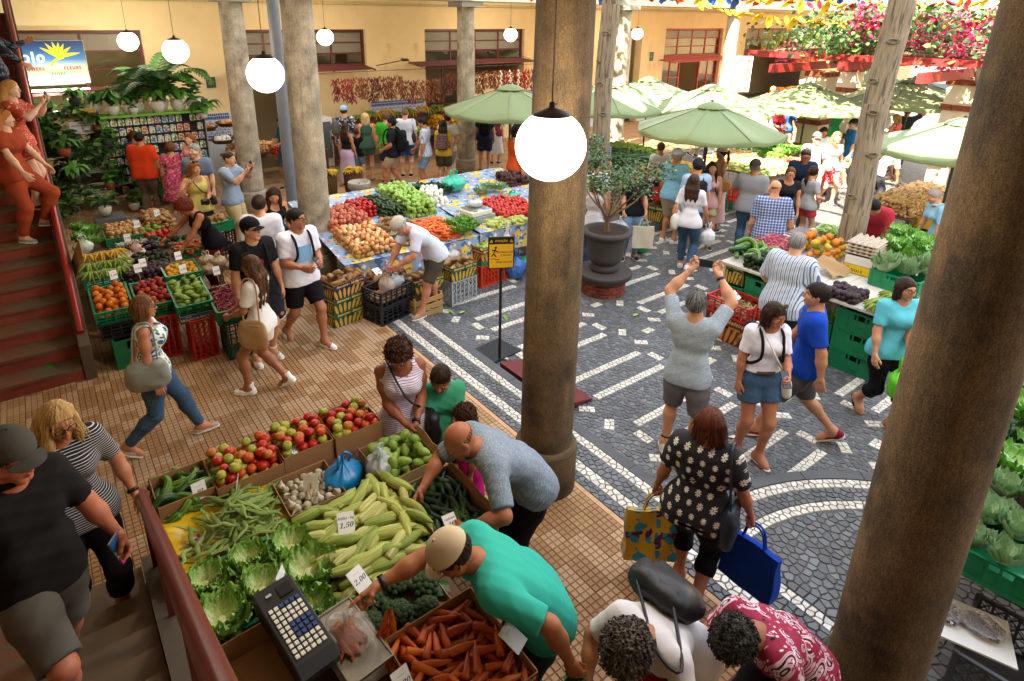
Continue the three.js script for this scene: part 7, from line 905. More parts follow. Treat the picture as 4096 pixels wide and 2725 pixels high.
// ---------- warning sign, plates, fountain ----------
{const t=thing('warning_sign','black and yellow step warning sign on a thin black post','sign',[4.13,-0.1,-5.38],-0.52),k=mat(0x141414,0.5);part('post',at(cyl(0.018,0.018,1.24,10),0,0.62,0),k,t);part('board',rbox(0.31,0.4,0.02,0.004,1),k,t,[0,1.43,0]);
part('panel',plane(0.297,0.385),mat(0xffffff,0.5,{map:canvas(420,520,(g)=>{g.fillStyle='#16130f';g.fillRect(0,0,420,520);g.fillStyle='#e2ae12';g.fillRect(10,110,400,400);g.font='bold 46px sans-serif';g.textAlign='center';g.fillText('ATENÇÃO',210,74);for(const x of[44,376]){g.beginPath();g.moveTo(x,30);g.lineTo(x+28,80);g.lineTo(x-28,80);g.fill();g.fillStyle='#16130f';g.fillRect(x-3,46,6,20);g.fillRect(x-3,70,6,6);g.fillStyle='#e2ae12';}g.fillStyle='#16130f';g.font='bold 36px sans-serif';g.fillText('CUIDADO COM',278,260);g.fillText('O DEGRAU',290,310);g.fillText('MIND THE STEP',262,430);g.beginPath();g.arc(118,170,20,0,7);g.fill();g.lineWidth=20;g.lineCap='round';for(const[a,b,c,d]of[[110,200,84,270],[84,270,120,320],[84,270,50,310],[105,215,150,240],[105,215,60,215]]){g.beginPath();g.moveTo(a,b);g.lineTo(c,d);g.stroke();}g.fillRect(40,350,70,14);g.fillRect(110,364,70,14);})}),t,[0,1.43,0.0115]);
const tread=dataTex(64,(x,y)=>smooth(Math.abs(Math.sin((x+y)*25)*Math.sin((x-y)*25)),0.5,0.8),false);single('base_plate','black chequered steel plate under the warning sign','plate',at(cbox(0.46,0.014,0.42),4.22,-0.082,-5.56,0,0.1),mat(0x20242a,0.4,{metalness:0.5,bumpMap:rep(tread,4),bumpScale:0.004}));const rs=new THREE.Shape([[0,0],[0,0.11],[0.48,0.012],[0.48,0]].map((p)=>new THREE.Vector2(...p)));single('access_ramp','dull red chequered ramp plate across the kerb','ramp',new THREE.ExtrudeGeometry(rs,{depth:1.08,bevelEnabled:false}),mat(0x6a2320,0.5,{metalness:0.3,bumpMap:rep(tread,5),bumpScale:0.004}),[3.97,-0.088,-5.16]);
const f=thing('stone_fountain','round pale stone drinking fountain on the far paving','fountain',[5.28,-0.02,-11.85]),fm=mat(0xb8ac98,0.8,{map:rep(blotTex,1.5)});part('pedestal',lathe([[0,0],[0.19,0],[0.18,0.05],[0.175,0.48],[0.18,0.5]],28),fm,f);part('basin',lathe([[0.18,0.5],[0.235,0.56],[0.24,0.66],[0.225,0.68],[0.2,0.68],[0.19,0.61],[0,0.6]],28),fm,f);part('tap',at(cyl(0.02,0.03,0.05,10),0,0.62,0),mat(0x555,0.4,{metalness:0.8}),f);}
// ---------- signs on the walls ----------
const sign=(label,w,h,x,y,z,tex,ry=0,th=0.02)=>{const t=thing('wall_sign',label,'sign',[x,y,z],ry);part('board',cbox(w,h,th),mat(0xe4e0d6,0.6),t);part('print',plane(w-0.01,h-0.01),mat(0xffffff,0.55,{map:tex}),t,[0,0,th/2+0.002]);return t;};
sign('blue and white flower shop sign with yellow strelitzia',1.7,0.92,0.32,2.95,WZ+0.12,canvas(680,368,(g)=>{const q=g.createLinearGradient(0,0,0,368);q.addColorStop(0,'#0c2a5c');q.addColorStop(0.42,'#3a6c9c');q.addColorStop(0.62,'#e4e0cc');q.addColorStop(1,'#efeadb');g.fillStyle=q;g.fillRect(0,0,680,368);g.fillStyle='#e4e4e0';g.font='bold 120px sans-serif';g.fillText('iolo',165,180);g.fillStyle='#e6c018';for(const[a,l]of[[-2.6,150],[-2.2,140],[-1.8,130],[-1.45,120],[-1.1,120],[-0.65,130],[-0.15,170]]){g.beginPath();g.save();g.translate(480,130);g.rotate(a);g.moveTo(0,-18);g.quadraticCurveTo(l*0.6,-16,l,0);g.quadraticCurveTo(l*0.6,16,0,18);g.fill();g.restore();}g.beginPath();g.moveTo(500,130);g.quadraticCurveTo(430,150,400,210);g.lineTo(420,214);g.quadraticCurveTo(450,160,520,150);g.fill();g.font='bold 38px sans-serif';g.fillStyle='#a81c1c';g.fillText('FLOWERS',190,246);g.fillText('FLEURS',500,246);g.fillStyle='#d9a81c';g.fillText('ENS',150,300);g.fillStyle='#1f7a34';g.fillText('FIORI',400,298);g.fillStyle='#1c1c20';g.font='30px sans-serif';g.fillText('OS LAVRADORES - LOJA',190,350);g.font='54px sans-serif';g.fillText('33',570,350);}));
sign('small dark green shop plaque on the cream wall by the palm',0.24,0.28,3.74,2.36,WZ+0.02,textTex(96,112,'#1a4a2c',[['33',48,24,16,'#d8b83c'],['Produtor',48,50,15,'#d8b83c'],['Market',48,70,15,'#d8b83c']]));sign('small dark green shop plaque beside the far window',0.26,0.36,20.5,2.55,WZ+0.02,textTex(96,112,'#1a4a2c',[['41',48,30,18,'#d8b83c'],['Loja',48,60,16,'#d8b83c']]));
sign('yellow and black keep distance notice in the plant shop',0.62,0.22,0.75,1.98,-15.5,textTex(310,110,'#e0b410',[['MANTENHA A DISTÂNCIA DE SEGURANÇA',155,52,14,'#1a1508'],['AGUARDE AQUI A SUA VEZ',155,82,22,'#1a1508'],['▪ ▪ ▪ ▪ ▪ ▪ ▪ ▪ ▪',155,10,28,'#1a1508'],['i',155,30,18,'#1a1508']]));sign('white two metre distance notice below the yellow one',0.44,0.26,0.76,1.7,-15.5,textTex(220,130,'#e6e6ea',[['MANTER',110,16,20,'#333'],['DISTANCIA MINIMA',110,42,20,'#333'],['◄━  2  ━►',110,78,34,'#8a1c2c'],['Entre Pessoas',110,114,16,'#333']]));
sign('tall printed information board in the passage behind the pale column',1.6,3.1,18.7,1.85,WZ-0.2,textTex(320,620,'#c8bcae',[['LAVRADORES',160,40,34,'#8a2420'],...[90,130,150,170,190,230,260,280,300,340,380,400,420,460,480,520,550].map((y,i)=>[i % 4?'· · · · · · · · ·':'PISO '+(i/4|0),150,y,15,'#6a4440'])]));part('wall',box(17.6,19.9,-0.1,HT,WZ-1.2,WZ-1.0),plaster,hall);
{const t=thing('direction_sign','four stacked white direction boards on the far column','sign',[20.35,0,-12.9],-0.6);[['Marroquinaria','Leather Goods','#c83a1c'],['Flores','Flowers','#d88a1c'],['Mercearia','Grocery store','#d8c81c'],['Vinhos','Wines','#d8b01c']].forEach(([a,b,c],i)=>{const q=part('board',cbox(0.86,0.29,0.03,0,2.62-i*0.31,0),mat(0xe6e6e4,0.5),t);part('lettering',plane(0.84,0.27),mat(0xffffff,0.5,{map:canvas(256,82,(g)=>{g.fillStyle='#e8e8e6';g.fillRect(0,0,256,82);g.fillStyle='#44443f';g.font='bold 22px sans-serif';g.fillText(a,14,34);g.font='18px sans-serif';g.fillText(b,14,60);g.fillStyle=c;g.beginPath();g.arc(216,42,17,0,7);g.fill();g.fillStyle='#5a4a10';g.fillRect(208,36,16,12);})}),q,[0,2.62-i*0.31,0.017]);});}
// ---------- plant shop: seed rack, shelf, plants ----------
{const rk=thing('seed_rack','grey shelf rack of colourful seed packets in the plant shop','rack',[2.1,0,-15.35]),gm=mat(0x3a3a38,0.6);part('back_panel',box(-1.0,1.0,0.2,1.9,-0.16,-0.14),gm,rk);part('side_panel',box(-1.02,-1.0,0,1.9,-0.16,0.18),mat(0x9a968c,0.6),rk);part('side_panel',box(1.0,1.02,0,1.9,-0.16,0.18),mat(0x9a968c,0.6),rk);for(let s=0;s<8;s++)part('shelf',box(-1.0,1.0,0.22+s*0.21,0.235+s*0.21,-0.14,0.12),gm,rk);part('top_shelf',box(-1.02,1.02,1.9,1.95,-0.2,0.28),mat(0x6fae2e,0.5),rk);
const pk=['#3a7a2c','#c8a02a','#b8341c','#7a4a8a','#c8c0a4','#2a5a8a'].map((c,i)=>mat(0xffffff,0.4,{map:canvas(64,96,(g)=>{g.fillStyle=['#cfd8a8','#e6e4d8','#d8b48a','#d4c4dc','#e2dcc0','#a8c4d8'][i];g.fillRect(0,0,64,96);g.fillStyle=['#2a6a34','#1c4a8a','#b8341c'][i % 3];g.fillRect(0,0,64,20);const R=mulberry(i+3);for(let k=0;k<16;k++){g.fillStyle=k % 3?c:'#4a7a30';g.beginPath();g.ellipse(8+R()*48,32+R()*56,9,6+R()*7,R()*3,0,7);g.fill();}g.fillStyle='#ffffff';g.fillRect(8,6,40,6);})})),pg=new THREE.BoxGeometry(0.115,0.16,0.02);
for(let s=0;s<8;s++)for(let i=0;i<14;i++){if(hash(i,s)<0.05)continue;const m=single('seed_packet','small printed seed packet on the grey rack','seed packet',pg,pk[Math.floor(hash(i*3,s*7,2)*6)],[1.18+i*0.141,0.32+s*0.21-0.004,-15.29+0.02*hash(i,s,4)],0,'seed packets on the rack');m.rotation.x=-0.22;}
// fronds
const frond=(l,w,n,droop)=>{const q=[taper([[0,0,0],[0,l*0.45,l*0.15],[0,l*(0.75-droop*0.3),l*0.5],[0,l*(0.8-droop),l*0.85]],[0.006,0.005,0.004,0.001],4,3)],c=new THREE.CatmullRomCurve3([[0,0,0],[0,l*0.45,l*0.15],[0,l*(0.75-droop*0.3),l*0.5],[0,l*(0.8-droop),l*0.85]].map((p)=>V(...p)));for(let i=2;i<n;i++){const u=i/n,p=c.getPoint(u),tg=c.getTangent(u),s=w*Math.sin(Math.PI*Math.min(1,u*0.85+0.12));for(const k of[-1,1]){const g=leafQuad(w*0.07+0.004,s);g.rotateY(k*1.0).rotateX(-Math.atan2(tg.y,tg.z)*0.8);q.push(g.translate(p.x,p.y,p.z));}}return merge(q.map((g)=>{g=g.clone();return g;}));};
const FR={fern:frond(0.42,0.1,22,0.55),palm:frond(1.15,0.34,20,0.25),tall:frond(0.5,0.12,12,0.15)},gm2=[0x3f7a24,0x5a9a30,0x2c5a20].map((c)=>new THREE.MeshPhysicalMaterial({color:c,roughness:0.5,transmission:0.2,thickness:0,side:THREE.DoubleSide})),potM={w:mat(0xd8d2c6,0.4),t:mat(0x9a4a2c,0.8),k:mat(0x2a2a28,0.6)};
const plant=(label,kind,x,y,z,pr,n,s,pot='w',mi=0)=>{const t=thing('potted_plant',label,'plant',[x,y,z],x*3,'potted plants in the flower shop'),ph=pr*1.5;part('pot',lathe([[0,0],[pr*0.62,0],[pr*0.95,ph*0.5],[pr,ph*0.85],[pr*0.93,ph],[pr*0.85,ph],[pr*0.82,ph*0.85],[0,ph*0.84]],20),potM[pot],t);for(let i=0;i<n;i++){const f=part('frond',kind==='broad'?plainLeaf[i % 2]:FR[kind],gm2[(mi+(i % 4===0?1:0))% 3],t,[0,ph*0.85+(kind==='broad'?0.3*hash(i,2)*s:0),0]);f.rotation.set(kind==='broad'?-0.7+hash(i,1):-0.25+0.6*hash(i,1),i*2.4,0,'YXZ');f.scale.setScalar(s*(0.8+0.4*hash(i,4)));}return t;};
plant('tall feathery palm in a white pot on the green shelf','palm',2.28,1.95,-15.35,0.17,13,1.0,'w',2);plant('bright green fern spilling over a round white pot','fern',2.2,1.95,-15.2,0.16,26,1.05,'w',1);plant('trailing asparagus fern at the end of the shelf','fern',1.35,1.95,-15.25,0.13,24,1.2,'w',0);plant('dark zamioculcas in a white pot','tall',1.65,1.95,-15.3,0.13,14,1.1,'w',2);plant('dark leafy plant behind the ferns','tall',1.85,1.95,-15.45,0.13,16,1.2,'w',2);plant('broad leaved monstera in a white pot','broad',2.95,1.95,-15.3,0.16,20,1.7,'w',2);plant('fern in the wide white pot beside the monstera','fern',2.62,1.95,-15.25,0.17,22,0.95,'w',1);plant('trailing creeper hanging at the shelf end','fern',3.08,1.75,-15.12,0.08,18,1.15,'w',0);plant('small orchid in a white pot on the shelf','broad',1.72,1.95,-15.15,0.09,8,0.9,'w',2);
const mixed=[['red flowered begonia below the notices','broad',1.02,0.45,-14.9],['spider plant hanging above the yellow notice','fern',0.72,2.15,-15.5],['spider plant in an orange pot beside the notices','fern',1.1,2.0,-15.6],['spider plant beside the seed rack','fern',1.05,1.6,-15.3],['dark foliage plant behind the notices','tall',0.5,1.2,-15.8],['leafy plant low behind the stair rail','broad',0.45,0.6,-15.2],['grassy plant by the stair rail','fern',0.35,1.3,-14.6],['airy green plant beside the stair rail','fern',0.42,0.9,-13.9],['staghorn fern in the grey tub near the stairs','tall',0.75,0.35,-13.3],['shrubby plant low by the plant shop','broad',1.05,1.05,-15.1],['purple leaved plant beside the seed rack','broad',1.12,1.3,-15.05],['potted green plant on the floor rack','broad',1.55,0.28,-14.8],['small succulent on the yellow edged shelf','broad',1.75,0.28,-14.75],['small fern on the yellow edged shelf','fern',1.98,0.28,-14.8],['low leafy pot in front of the rack','broad',1.35,0.05,-14.5],['leafy pot beside the orange shirt man','broad',1.6,0.05,-14.45]];mixed.forEach(([l,k,x,y,z],i)=>plant(l,k,x,y,z,0.11,k==='tall'?9:16,k==='broad'?1.2:0.8,'tkw'[i % 3],i));
leafMass('foliage',thing('shop_foliage','crowded dark foliage filling the plant shop beside the stairs','plants',[0,0,0]),2600,(r)=>{const k=Math.floor(r()*34);return[-0.5+1.7*hash(k,31)+(r()-0.5)*0.4,0.2+2.0*hash(k,32)+(r()-0.5)*0.35,-16.1+1.9*hash(k,33)*(1-0.5*hash(k,32))+(r()-0.5)*0.3];},[0x2f5a1e,0x47742a,0x24451a,0x5c8a3a],0.03,0.13,15);
single('plant_bench','wooden plant bench with a yellow edge before the seed rack','bench',[box(1.3,2.3,0.2,0.26,-15.05,-14.6),box(1.32,1.38,0,0.2,-15.0,-14.65),box(2.22,2.28,0,0.2,-15,-14.65)],mat(0xa89030,0.7));single('grey_tub','grey square tub stacked beside the stairs','tub',[cbox(0.5,0.32,0.5,0.8,0.16,-13.3),cbox(0.4,0.24,0.4,1.25,0.12,-13.1)],mat(0x5a5c5a,0.7));single('shop_shelving','dark plant shelving behind the notices','shelving',[box(-0.4,1.1,0.55,0.6,-16.2,-15.3),box(-0.4,1.1,1.15,1.2,-16.2,-15.4),box(-0.4,1.1,1.95,2.0,-16.2,-15.4),box(-0.4,-0.35,0,2,-16.2,-15.4),box(1.06,1.1,0,1.95,-16.2,-15.4)],mat(0x4a4238,0.8));single('tube_light','lit fluorescent tube under the flower shop sign','lamp',at(cyl(0.02,0.02,1.5,8),0.35,2.4,-16.5,0,0,1.57),mat(0xffffff,0.5,{emissive:0xf4fff4,emissiveIntensity:2}));const rl=new THREE.PointLight(0xf4fff0,1.2);rl.position.set(0.35,2.3,-16.4);rl.castShadow=true;rl.name='tube_glow';scene.add(rl);}
// ---------- chilli strings, awnings, fridge on the gallery wall ----------
{const bunches=[0,1,2].map((s)=>{const l=[],r=mulberry(s+400);for(let i=0;i<70;i++){const g=pick(G3.chilli,r).clone();g.rotateX((r()-0.5)*1.4).rotateZ((r()-0.5)*1.4).rotateY(r()*6.3);l.push(g.translate((r()-0.5)*0.2,-0.06-r()*0.5,(r()-0.5)*0.16));}return merge(l);});
const cm=[[0x6a2a12,0x8a4a1c,0x9c5a24,0x7a3414],[0x8e1410,0xa81c14,0x7a1010]].map((q)=>q.map((c)=>mat(c,0.35,{clearcoat:0.3})));
for(let i=0;i<34;i++){const x=6.5+i*0.2,red=i<3||i>26,m=single('chilli_string',red?'string of bright red chillies hanging over the wall stall':'string of dried brown chillies hanging over the wall stall','chillies',bunches[i % 3],pick(cm[red?1:0]),[x,2.52-(i>9&&i<17?0.14:0),-15.62+0.05*(i % 2)],i,red?'red chilli strings':'dried chilli strings');m.scale.y=1+0.25*hash(i,3);m.userData.kind=undefined;}
for(let i=0;i<3;i++)single('garlic_braid','white garlic braid hanging among the red chillies','garlic',[0,1,2,3,4,5,6].map((k)=>at(G3.garlic[0].clone(),0.02*(k % 2?1:-1),-0.07*k,0,0,0,0,1.3)),mat(0xd8ccba,0.7),[11.75+i*0.35,2.4,-15.45],0,'garlic braids');
single('hanging_rail','thin steel rail carrying the chilli strings','rail',[bar([4.9,2.58,-15.62],[13.6,2.58,-15.62],0.008),bar([4.9,2.62,-15.7],[4.9,2.7,-17],0.008),bar([9.2,2.58,-15.62],[9.2,2.8,-17],0.008),bar([13.6,2.58,-15.62],[13.6,2.8,-17],0.008)],mat(0x3a302c,0.5));
const awn=(label,x0,x1,y,m)=>{const t=thing('slatted_awning',label,'awning',[0,y,0],0,'red slatted awnings');for(let k=0;k<7;k++)part('slat',cbox(x1-x0,0.02,0.05,(x0+x1)/2,-k*0.012,WZ+0.1+k*0.12),m,t);for(let k=0;k<4;k++)part('bracket',bar([lerp(x0,x1,k/3),-0.02,WZ+0.02],[lerp(x0,x1,k/3),-0.1,WZ+0.85],0.015),m,t);};awn('dark red slatted awning under the frosted window',4.3,7.9,2.66,redBar);awn('dark red slatted awning above the red chillies',9.4,13.8,2.68,redBar);awn('bright red slatted awning on the far shop',21.0,25.4,2.42,red2);awn('red slatted shelf of the hanging plant stall',27.2,32.6,2.5,red2);
for(const[x,y,l]of[[8.3,2.62,'small black arm lamp over the dried chillies'],[11.3,2.75,'small black arm lamp by the window over the chillies']]){const t=thing('arm_lamp',l,'lamp',[x,y,WZ+0.1],0,'black arm lamps');part('arm',bar([0,0,0],[0.35,0.18,0.9],0.014),redBar,t);part('head',at(rbox(0.2,0.05,0.12,0.01),0.42,0.2,0.95,0.3),mat(0x1a1a1a,0.4),t);}
{const t=thing('display_fridge','white display fridge behind the fruit shoppers','fridge',[6.1,0,-16.5]);part('cabinet',rbox(0.9,1.35,0.6,0.02),mat(0xd8d8d4,0.4),t,[0,0.68,0]);part('door',cbox(0.78,1.0,0.02,0,0.75,0.31),mat(0x5a6468,0.15),t);part('handle',cbox(0.02,0.4,0.03,0.35,0.8,0.335),mat(0x999999,0.4),t);}
for(let i=0;i<26;i++){const t=single('hanging_greens','hanging bunch of green flowers at the far shop','flowers',bunches[i % 3],mat([0x8fae2e,0xa9a83a,0x6a8a2c][i % 3],0.7),[27.2+(i % 13)*0.42,3.55-0.5*(i>12),-16.2],i,'hanging green bunches');}for(let i=0;i<10;i++)single('chilli_string','string of yellow and red peppers at the far shop','chillies',bunches[i % 3],mat([0xc8281a,0xd8a01c][i % 2],0.4),[29.6+i*0.22,2.3,-15.9],i,'far pepper strings');for(let i=0;i<2;i++)basket(['wicker basket on the red shelf of the far shop','second wicker basket on the red shelf'][i],29.4+i*0.6,2.5,-16.3,0.2,0.24,0.3);farStall('fruit stall in front of the far hanging plants',26.5,31,-15.6,-14.6,0.85,[['orange','orange on the far fruit stall',0.1,0.3,0.1,0.9,{s:1.3}],['lemon','lemon on the far fruit stall',0.4,0.6,0.1,0.9,{s:1.4}],['mango','papaya on the far fruit stall',0.65,0.9,0.1,0.9,{}]]);}
// litter: husk leaves and scraps on the paving
for(let i=0;i<9;i++){const x=[4.35,4.42,4.6,4.9,6.4,5.2,3.2,6.8,4.2][i],z=[-6.9,-6.7,-7.1,-6.3,-5.2,-2.7,-2.2,-3.6,-5.3][i];const m=single('husk_leaf','torn green leaf scrap lying on the paving','leaf',leafQuad(0.02,0.16),gm4(i),[x,x>3.93?-0.085:0.008,z],i*2,'leaf scraps on the paving');}
function gm4(i){return mat([0x6f9a3c,0x8fae50,0xcfc8b8][i % 3],0.7,{side:THREE.DoubleSide});}
// what lies past the limit of single pieces
for(const[k,{l,ro,cat}]of Object.entries(massOf)){const m=shade(new THREE.Mesh(merge(l),vmat(ro)));m.name=numbered(k+'_mass');m.userData={label:'further '+cat+' pieces heaped on the more distant stalls',category:cat,kind:'stuff'};scene.add(m);}
// ---------- the crowd and what people carry ----------
const walk=(k=0.28,o={})=>({hip:[0,-0.03,0],lf:[0.09,0.085,k],rf:[-0.09,0.15,-k],rt:[-0.1,-0.5,0.86],lh:[0.27,0.86,-0.12],rh:[-0.27,0.88,0.2],...o});
const look={lh:[0.1,1.13,0.33],rh:[-0.08,1.12,0.33],lk:'hold',rk:'hold',hp:0.35},shoot={lh:[0.09,1.45,0.36],rh:[-0.09,1.45,0.36],lk:'hold',rk:'hold'};
const DEN=['denim','#31506e','#6d8aa6'],LDEN=['denim','#6f8fae','#a4bccf'],DDEN=['denim','#1d2c44','#3f5674'];
const Pn=(l,x,z,d,o={})=>person({l,x,z,d,y:x>3.93&&z>-11.9?-0.1:0,...o});
const CW='bags and phones people carry';
const basisOf=(q)=>new THREE.Quaternion().setFromRotationMatrix(new THREE.Matrix4().makeBasis(q.X,q.up,q.F));
function backpack(q,c,label,s=1){const t=thing('backpack',label,'backpack',[0,0,0],0,CW),m=fabric(c);t.position.copy(q.chest).addScaledVector(q.F,-0.19*s).addScaledVector(q.up,-0.04);t.quaternion.copy(basisOf(q));t.scale.setScalar(s);part('sack',bump3(rbox(0.29,0.43,0.17,0.07,4),(v)=>{v.z*=1-0.3*smooth(v.y,0,0.25);}),m,t);part('pocket',rbox(0.2,0.17,0.06,0.025,3),m,t,[0,-0.09,-0.09]);for(const k of[-1,1])part('strap',tube([[k*0.08,0.17,0.05],[k*0.1,0.25,0.12],[k*0.11,0.23,0.29],[k*0.105,0.12,0.35],[k*0.115,-0.02,0.36],[k*0.17,-0.13,0.24],[k*0.12,-0.17,0.06]],0.016,20,5).scale(1,1,1),m,t);return t;}
function shoulderBag(q,i,c,label,[w,h,d]=[0.28,0.26,0.1],drop=0,cross=0){const t=thing('shoulder_bag',label,'bag',[0,0,0],0,CW),m=mat(c,0.5),s=i?-1:1,b=drop<-0.3?q.chest.clone().addScaledVector(q.F,-0.15).addScaledVector(q.up,-0.06).addScaledVector(q.X,-0.08):q.pelvis.clone().addScaledVector(q.X,s*0.21).addScaledVector(q.F,cross?0.07:-0.02);if(drop>-0.3)b.y+=0.1-drop;t.position.copy(b);if(drop<-0.3)t.quaternion.copy(basisOf(q));else t.rotation.y=q.ry+1.57;part('body',bump3(sph(1,24,16),(v)=>{const f=(a,e)=>Math.sign(a)*Math.abs(a)**e;v.set(f(v.x,0.6)*w/2,f(v.y,0.6)*h/2,f(v.z,0.8)*d/2);v.x*=1+0.16*smooth(-v.y,-0.1,0.15);v.z*=1+0.7*n3(v.x*16,v.y*16,0,3);v.y-=0.06*h*Math.cos(v.x/w*3);}),m,t);part('flap',rbox(w*0.7,h*0.3,d*0.9,d*0.3,3),m,t,[0,h*0.2,0]);const S=t.worldToLocal((t.updateMatrixWorld(true),q.S[cross?1-i:i].clone().addScaledVector(q.up,0.085).addScaledVector(q.X,cross?(i?-1:1)*0.05:0))),N=t.worldToLocal(q.chest.clone().addScaledVector(q.F,0.225)),K=t.worldToLocal(q.chest.clone().addScaledVector(q.F,-0.17));part('strap',tube(cross?[V(0,h*0.4,0),N,S,K,V(0,h*0.4,-0.02)]:[V(w*0.3,h*0.4,0),S.clone().add(V(0.05,0,0)),S.clone().add(V(-0.05,0,0)),V(-w*0.3,h*0.4,0)],0.009,30,5),m,t);return t;}
function heldBag(q,i,c,label,dim,clear=0){const p=q.hand[i].palm;return plasticBag(label,c,p.x,p.y-dim[1]*1.25,p.z,dim,q.ry+0.6,clear,CW,50+i);}
function tote(q,i,c,label,[w,h,d],twist=0){const t=thing('tote_bag',label,'bag',[0,0,0],q.ry+twist,CW),p=q.hand[i].palm,m=fabric(c);t.position.set(p.x,p.y-h-0.16,p.z);part('sack',bump3(new THREE.BoxGeometry(w,h,d,6,8,3),(v)=>{const k=(v.y/h+0.5);v.z*=1.1-0.75*k;v.x+=0.006*Math.sin(v.y*18);v.z+=0.008*Math.sin(v.x*22+v.y*12);}).translate(0,h/2,0),m,t);for(const s of[-1,1])part('handle',tube([[-w*0.22,h*0.97,s*0.01],[-w*0.1,h+0.13,s*0.012],[w*0.1,h+0.13,s*0.012],[w*0.22,h*0.97,s*0.01]],0.008,14,5),m,t);return t;}
function phone(q,i,label,both){const a=q.hand[i],t=thing('phone',label,'phone',[0,0,0],0,CW),c=both?q.hand[0].palm.clone().lerp(q.hand[1].palm,0.5).add(V(0,0.03,0)):a.palm.clone().add(V(0,0.025,0));t.position.copy(c);t.rotation.y=q.ry;if(!both)t.rotation.set(-0.8,q.ry,0,'YXZ');const g=both==='wide'?[0.155,0.075]:[0.075,0.155];part('case',rbox(g[0],g[1],0.009,0.004,2),mat(0x15161a,0.3),t);part('screen',plane(g[0]-0.008,g[1]-0.01),mat(0x2a3038,0.1),t,[0,0,-0.0052]).rotation.y=Math.PI;return t;}
let q;
// near left
q=Pn('woman in floral tank and blue jeans striding past the stall',0.45,-5.85,82,{f:1,H:1.6,g:1.25,skin:0xb87a58,top:['tank',['floral','#dfe6e2','#2c4f8c','#5f8a4c']],bot:['jeans',DEN],hair:['bob',0x5a3a24,{light:0x9a6a40}],glasses:1,shoe:['slip',0xb0a294],p:walk(0.34,{rh:[-0.27,0.85,0.05],lh:[0.3,0.9,-0.2]})});shoulderBag(q,1,0x8a8c80,'grey patterned shoulder bag of the striding woman',[0.34,0.3,0.14],0.02);
q=Pn('blonde woman in navy striped tee looking down at the steps',-0.23,-3.90,5,{y:0.2,f:1,H:1.68,g:1.09,skin:0xb87450,top:['tee',['stripes','#131a30','#d8d4cc','thin']],bot:['capri',0x141416],hair:['long',0xa8824c,{light:0xe0c48c,len:0.2,front:1}],glasses:1,watch:'l',dial:0xc89a7a,shoe:['sandal',0x9a7a5c],p:{...walk(0.16),hp:0.25,hy:0.2,lh:[0.3,0.92,0.1]}});
q=person({l:'man in dark polo and grey cap climbing the steps',x:-0.4,z:-3.14,y:0.44,d:18,H:1.74,g:0.9,loose:0.012,belly:0.5,skin:0xb86e50,top:['polo',0x1f1d1e],bot:['longshorts',0x5c5852],cap:[0x4a4a46],hair:['short',0x3a342e],shoe:['low',0x101012,0x1a1a1c],p:{lf:[0.13,0.03,-0.28],rf:[-0.1,0.26,0.24],lh:[0.36,0.86,0.12],lk:'hold',rh:[-0.33,0.9,0.1],hp:0.25,hy:0.25}});{const t=single('leaflet','folded blue and pink leaflet held by the man in dark polo','leaflet',rbox(0.09,0.2,0.012,0.003,1),mat(0xffffff,0.4,{map:canvas(64,128,(g)=>{g.fillStyle='#c8dcea';g.fillRect(0,0,64,128);g.fillStyle='#2a6aae';g.fillRect(0,0,64,50);g.fillStyle='#c8286a';g.fillRect(0,100,64,28);})}),q.hand[0].palm.toArray(),0.8);t.rotation.z=0.3;}
q=person({l:'woman in rust red jumpsuit standing on the stairs',f:1,x:-0.33,z:-9.62,y:1.155,d:55,H:1.68,skin:0xd8ac90,top:['puff',0x9c4226],bot:['trousers',0x9c4226],loose:0.02,hair:['long',0xa0622e,{len:0.16,light:0xc88a4c}],shades:1,shoe:['slip',0x8a9096],p:{lf:[0.12,0.25,0.15],rf:[-0.1,0.085,-0.02],rh:[-0.26,0.92,0.32],lh:[0.28,0.95,0.25],hy:0.6}});
q=person({l:'woman in red flowered romper photographing on the stairs',f:1,x:-0.2,z:-10.0,y:1.485,d:70,H:1.66,skin:0xdcb29a,top:['tee',['dots','#b8442c','#e8d4c0']],bot:['minishorts',['dots','#b8442c','#e8d4c0']],hair:['long',0xb0844c],p:shoot});phone(q,0,'white phone of the woman in the flowered romper',1);
q=person({l:'dark clad person at the top of the stairs holding a phone',f:1,x:-0.32,z:-11.5,y:2.3,d:85,top:['long',['floral','#15161c','#5a6a8a']],bot:['jeans',0x1c1e28],hair:['long',0x2a1c14],p:{lh:[0.1,1.35,0.45],rh:[-0.2,1.0,0.4]}});
q=Pn('young man in black cap and black tee with backpack',1.72,-6.9,22,{H:1.78,skin:0xc48a64,top:['tee',0x19191b],bot:['shorts',0x1c1c22],cap:[0x121214],glasses:1,hair:['short',0x1a120e,{line:0.02}],shoe:['low',0xe6e4de],sock:0xe8e6e0,logo:[mat(0x8a1c22,0.8),0.1,0.1,-0.02],p:{hy:0.55,lh:[0.28,0.85,0.06]}});backpack(q,0x17171a,'black backpack of the young man in black cap',0.95);
q=Pn('girl in white tee and white shorts with long brown hair',1.54,-6.2,-120,{f:1,H:1.63,skin:0x9c6240,top:['tee',0xe6e2da],bot:['minishorts',0xe2dccf],hair:['long',0x3f2717,{len:0.36,light:0x7a5434}],shades:1,shoe:['high',0xe8e4da],p:{...walk(0.2),rh:[-0.05,1.0,0.36],lh:[0.13,1.02,0.3],lk:'hold',rk:'hold',hp:0.1}});shoulderBag(q,0,0xb08a5c,'straw crochet bag of the girl in white',[0.3,0.34,0.08],0.12);
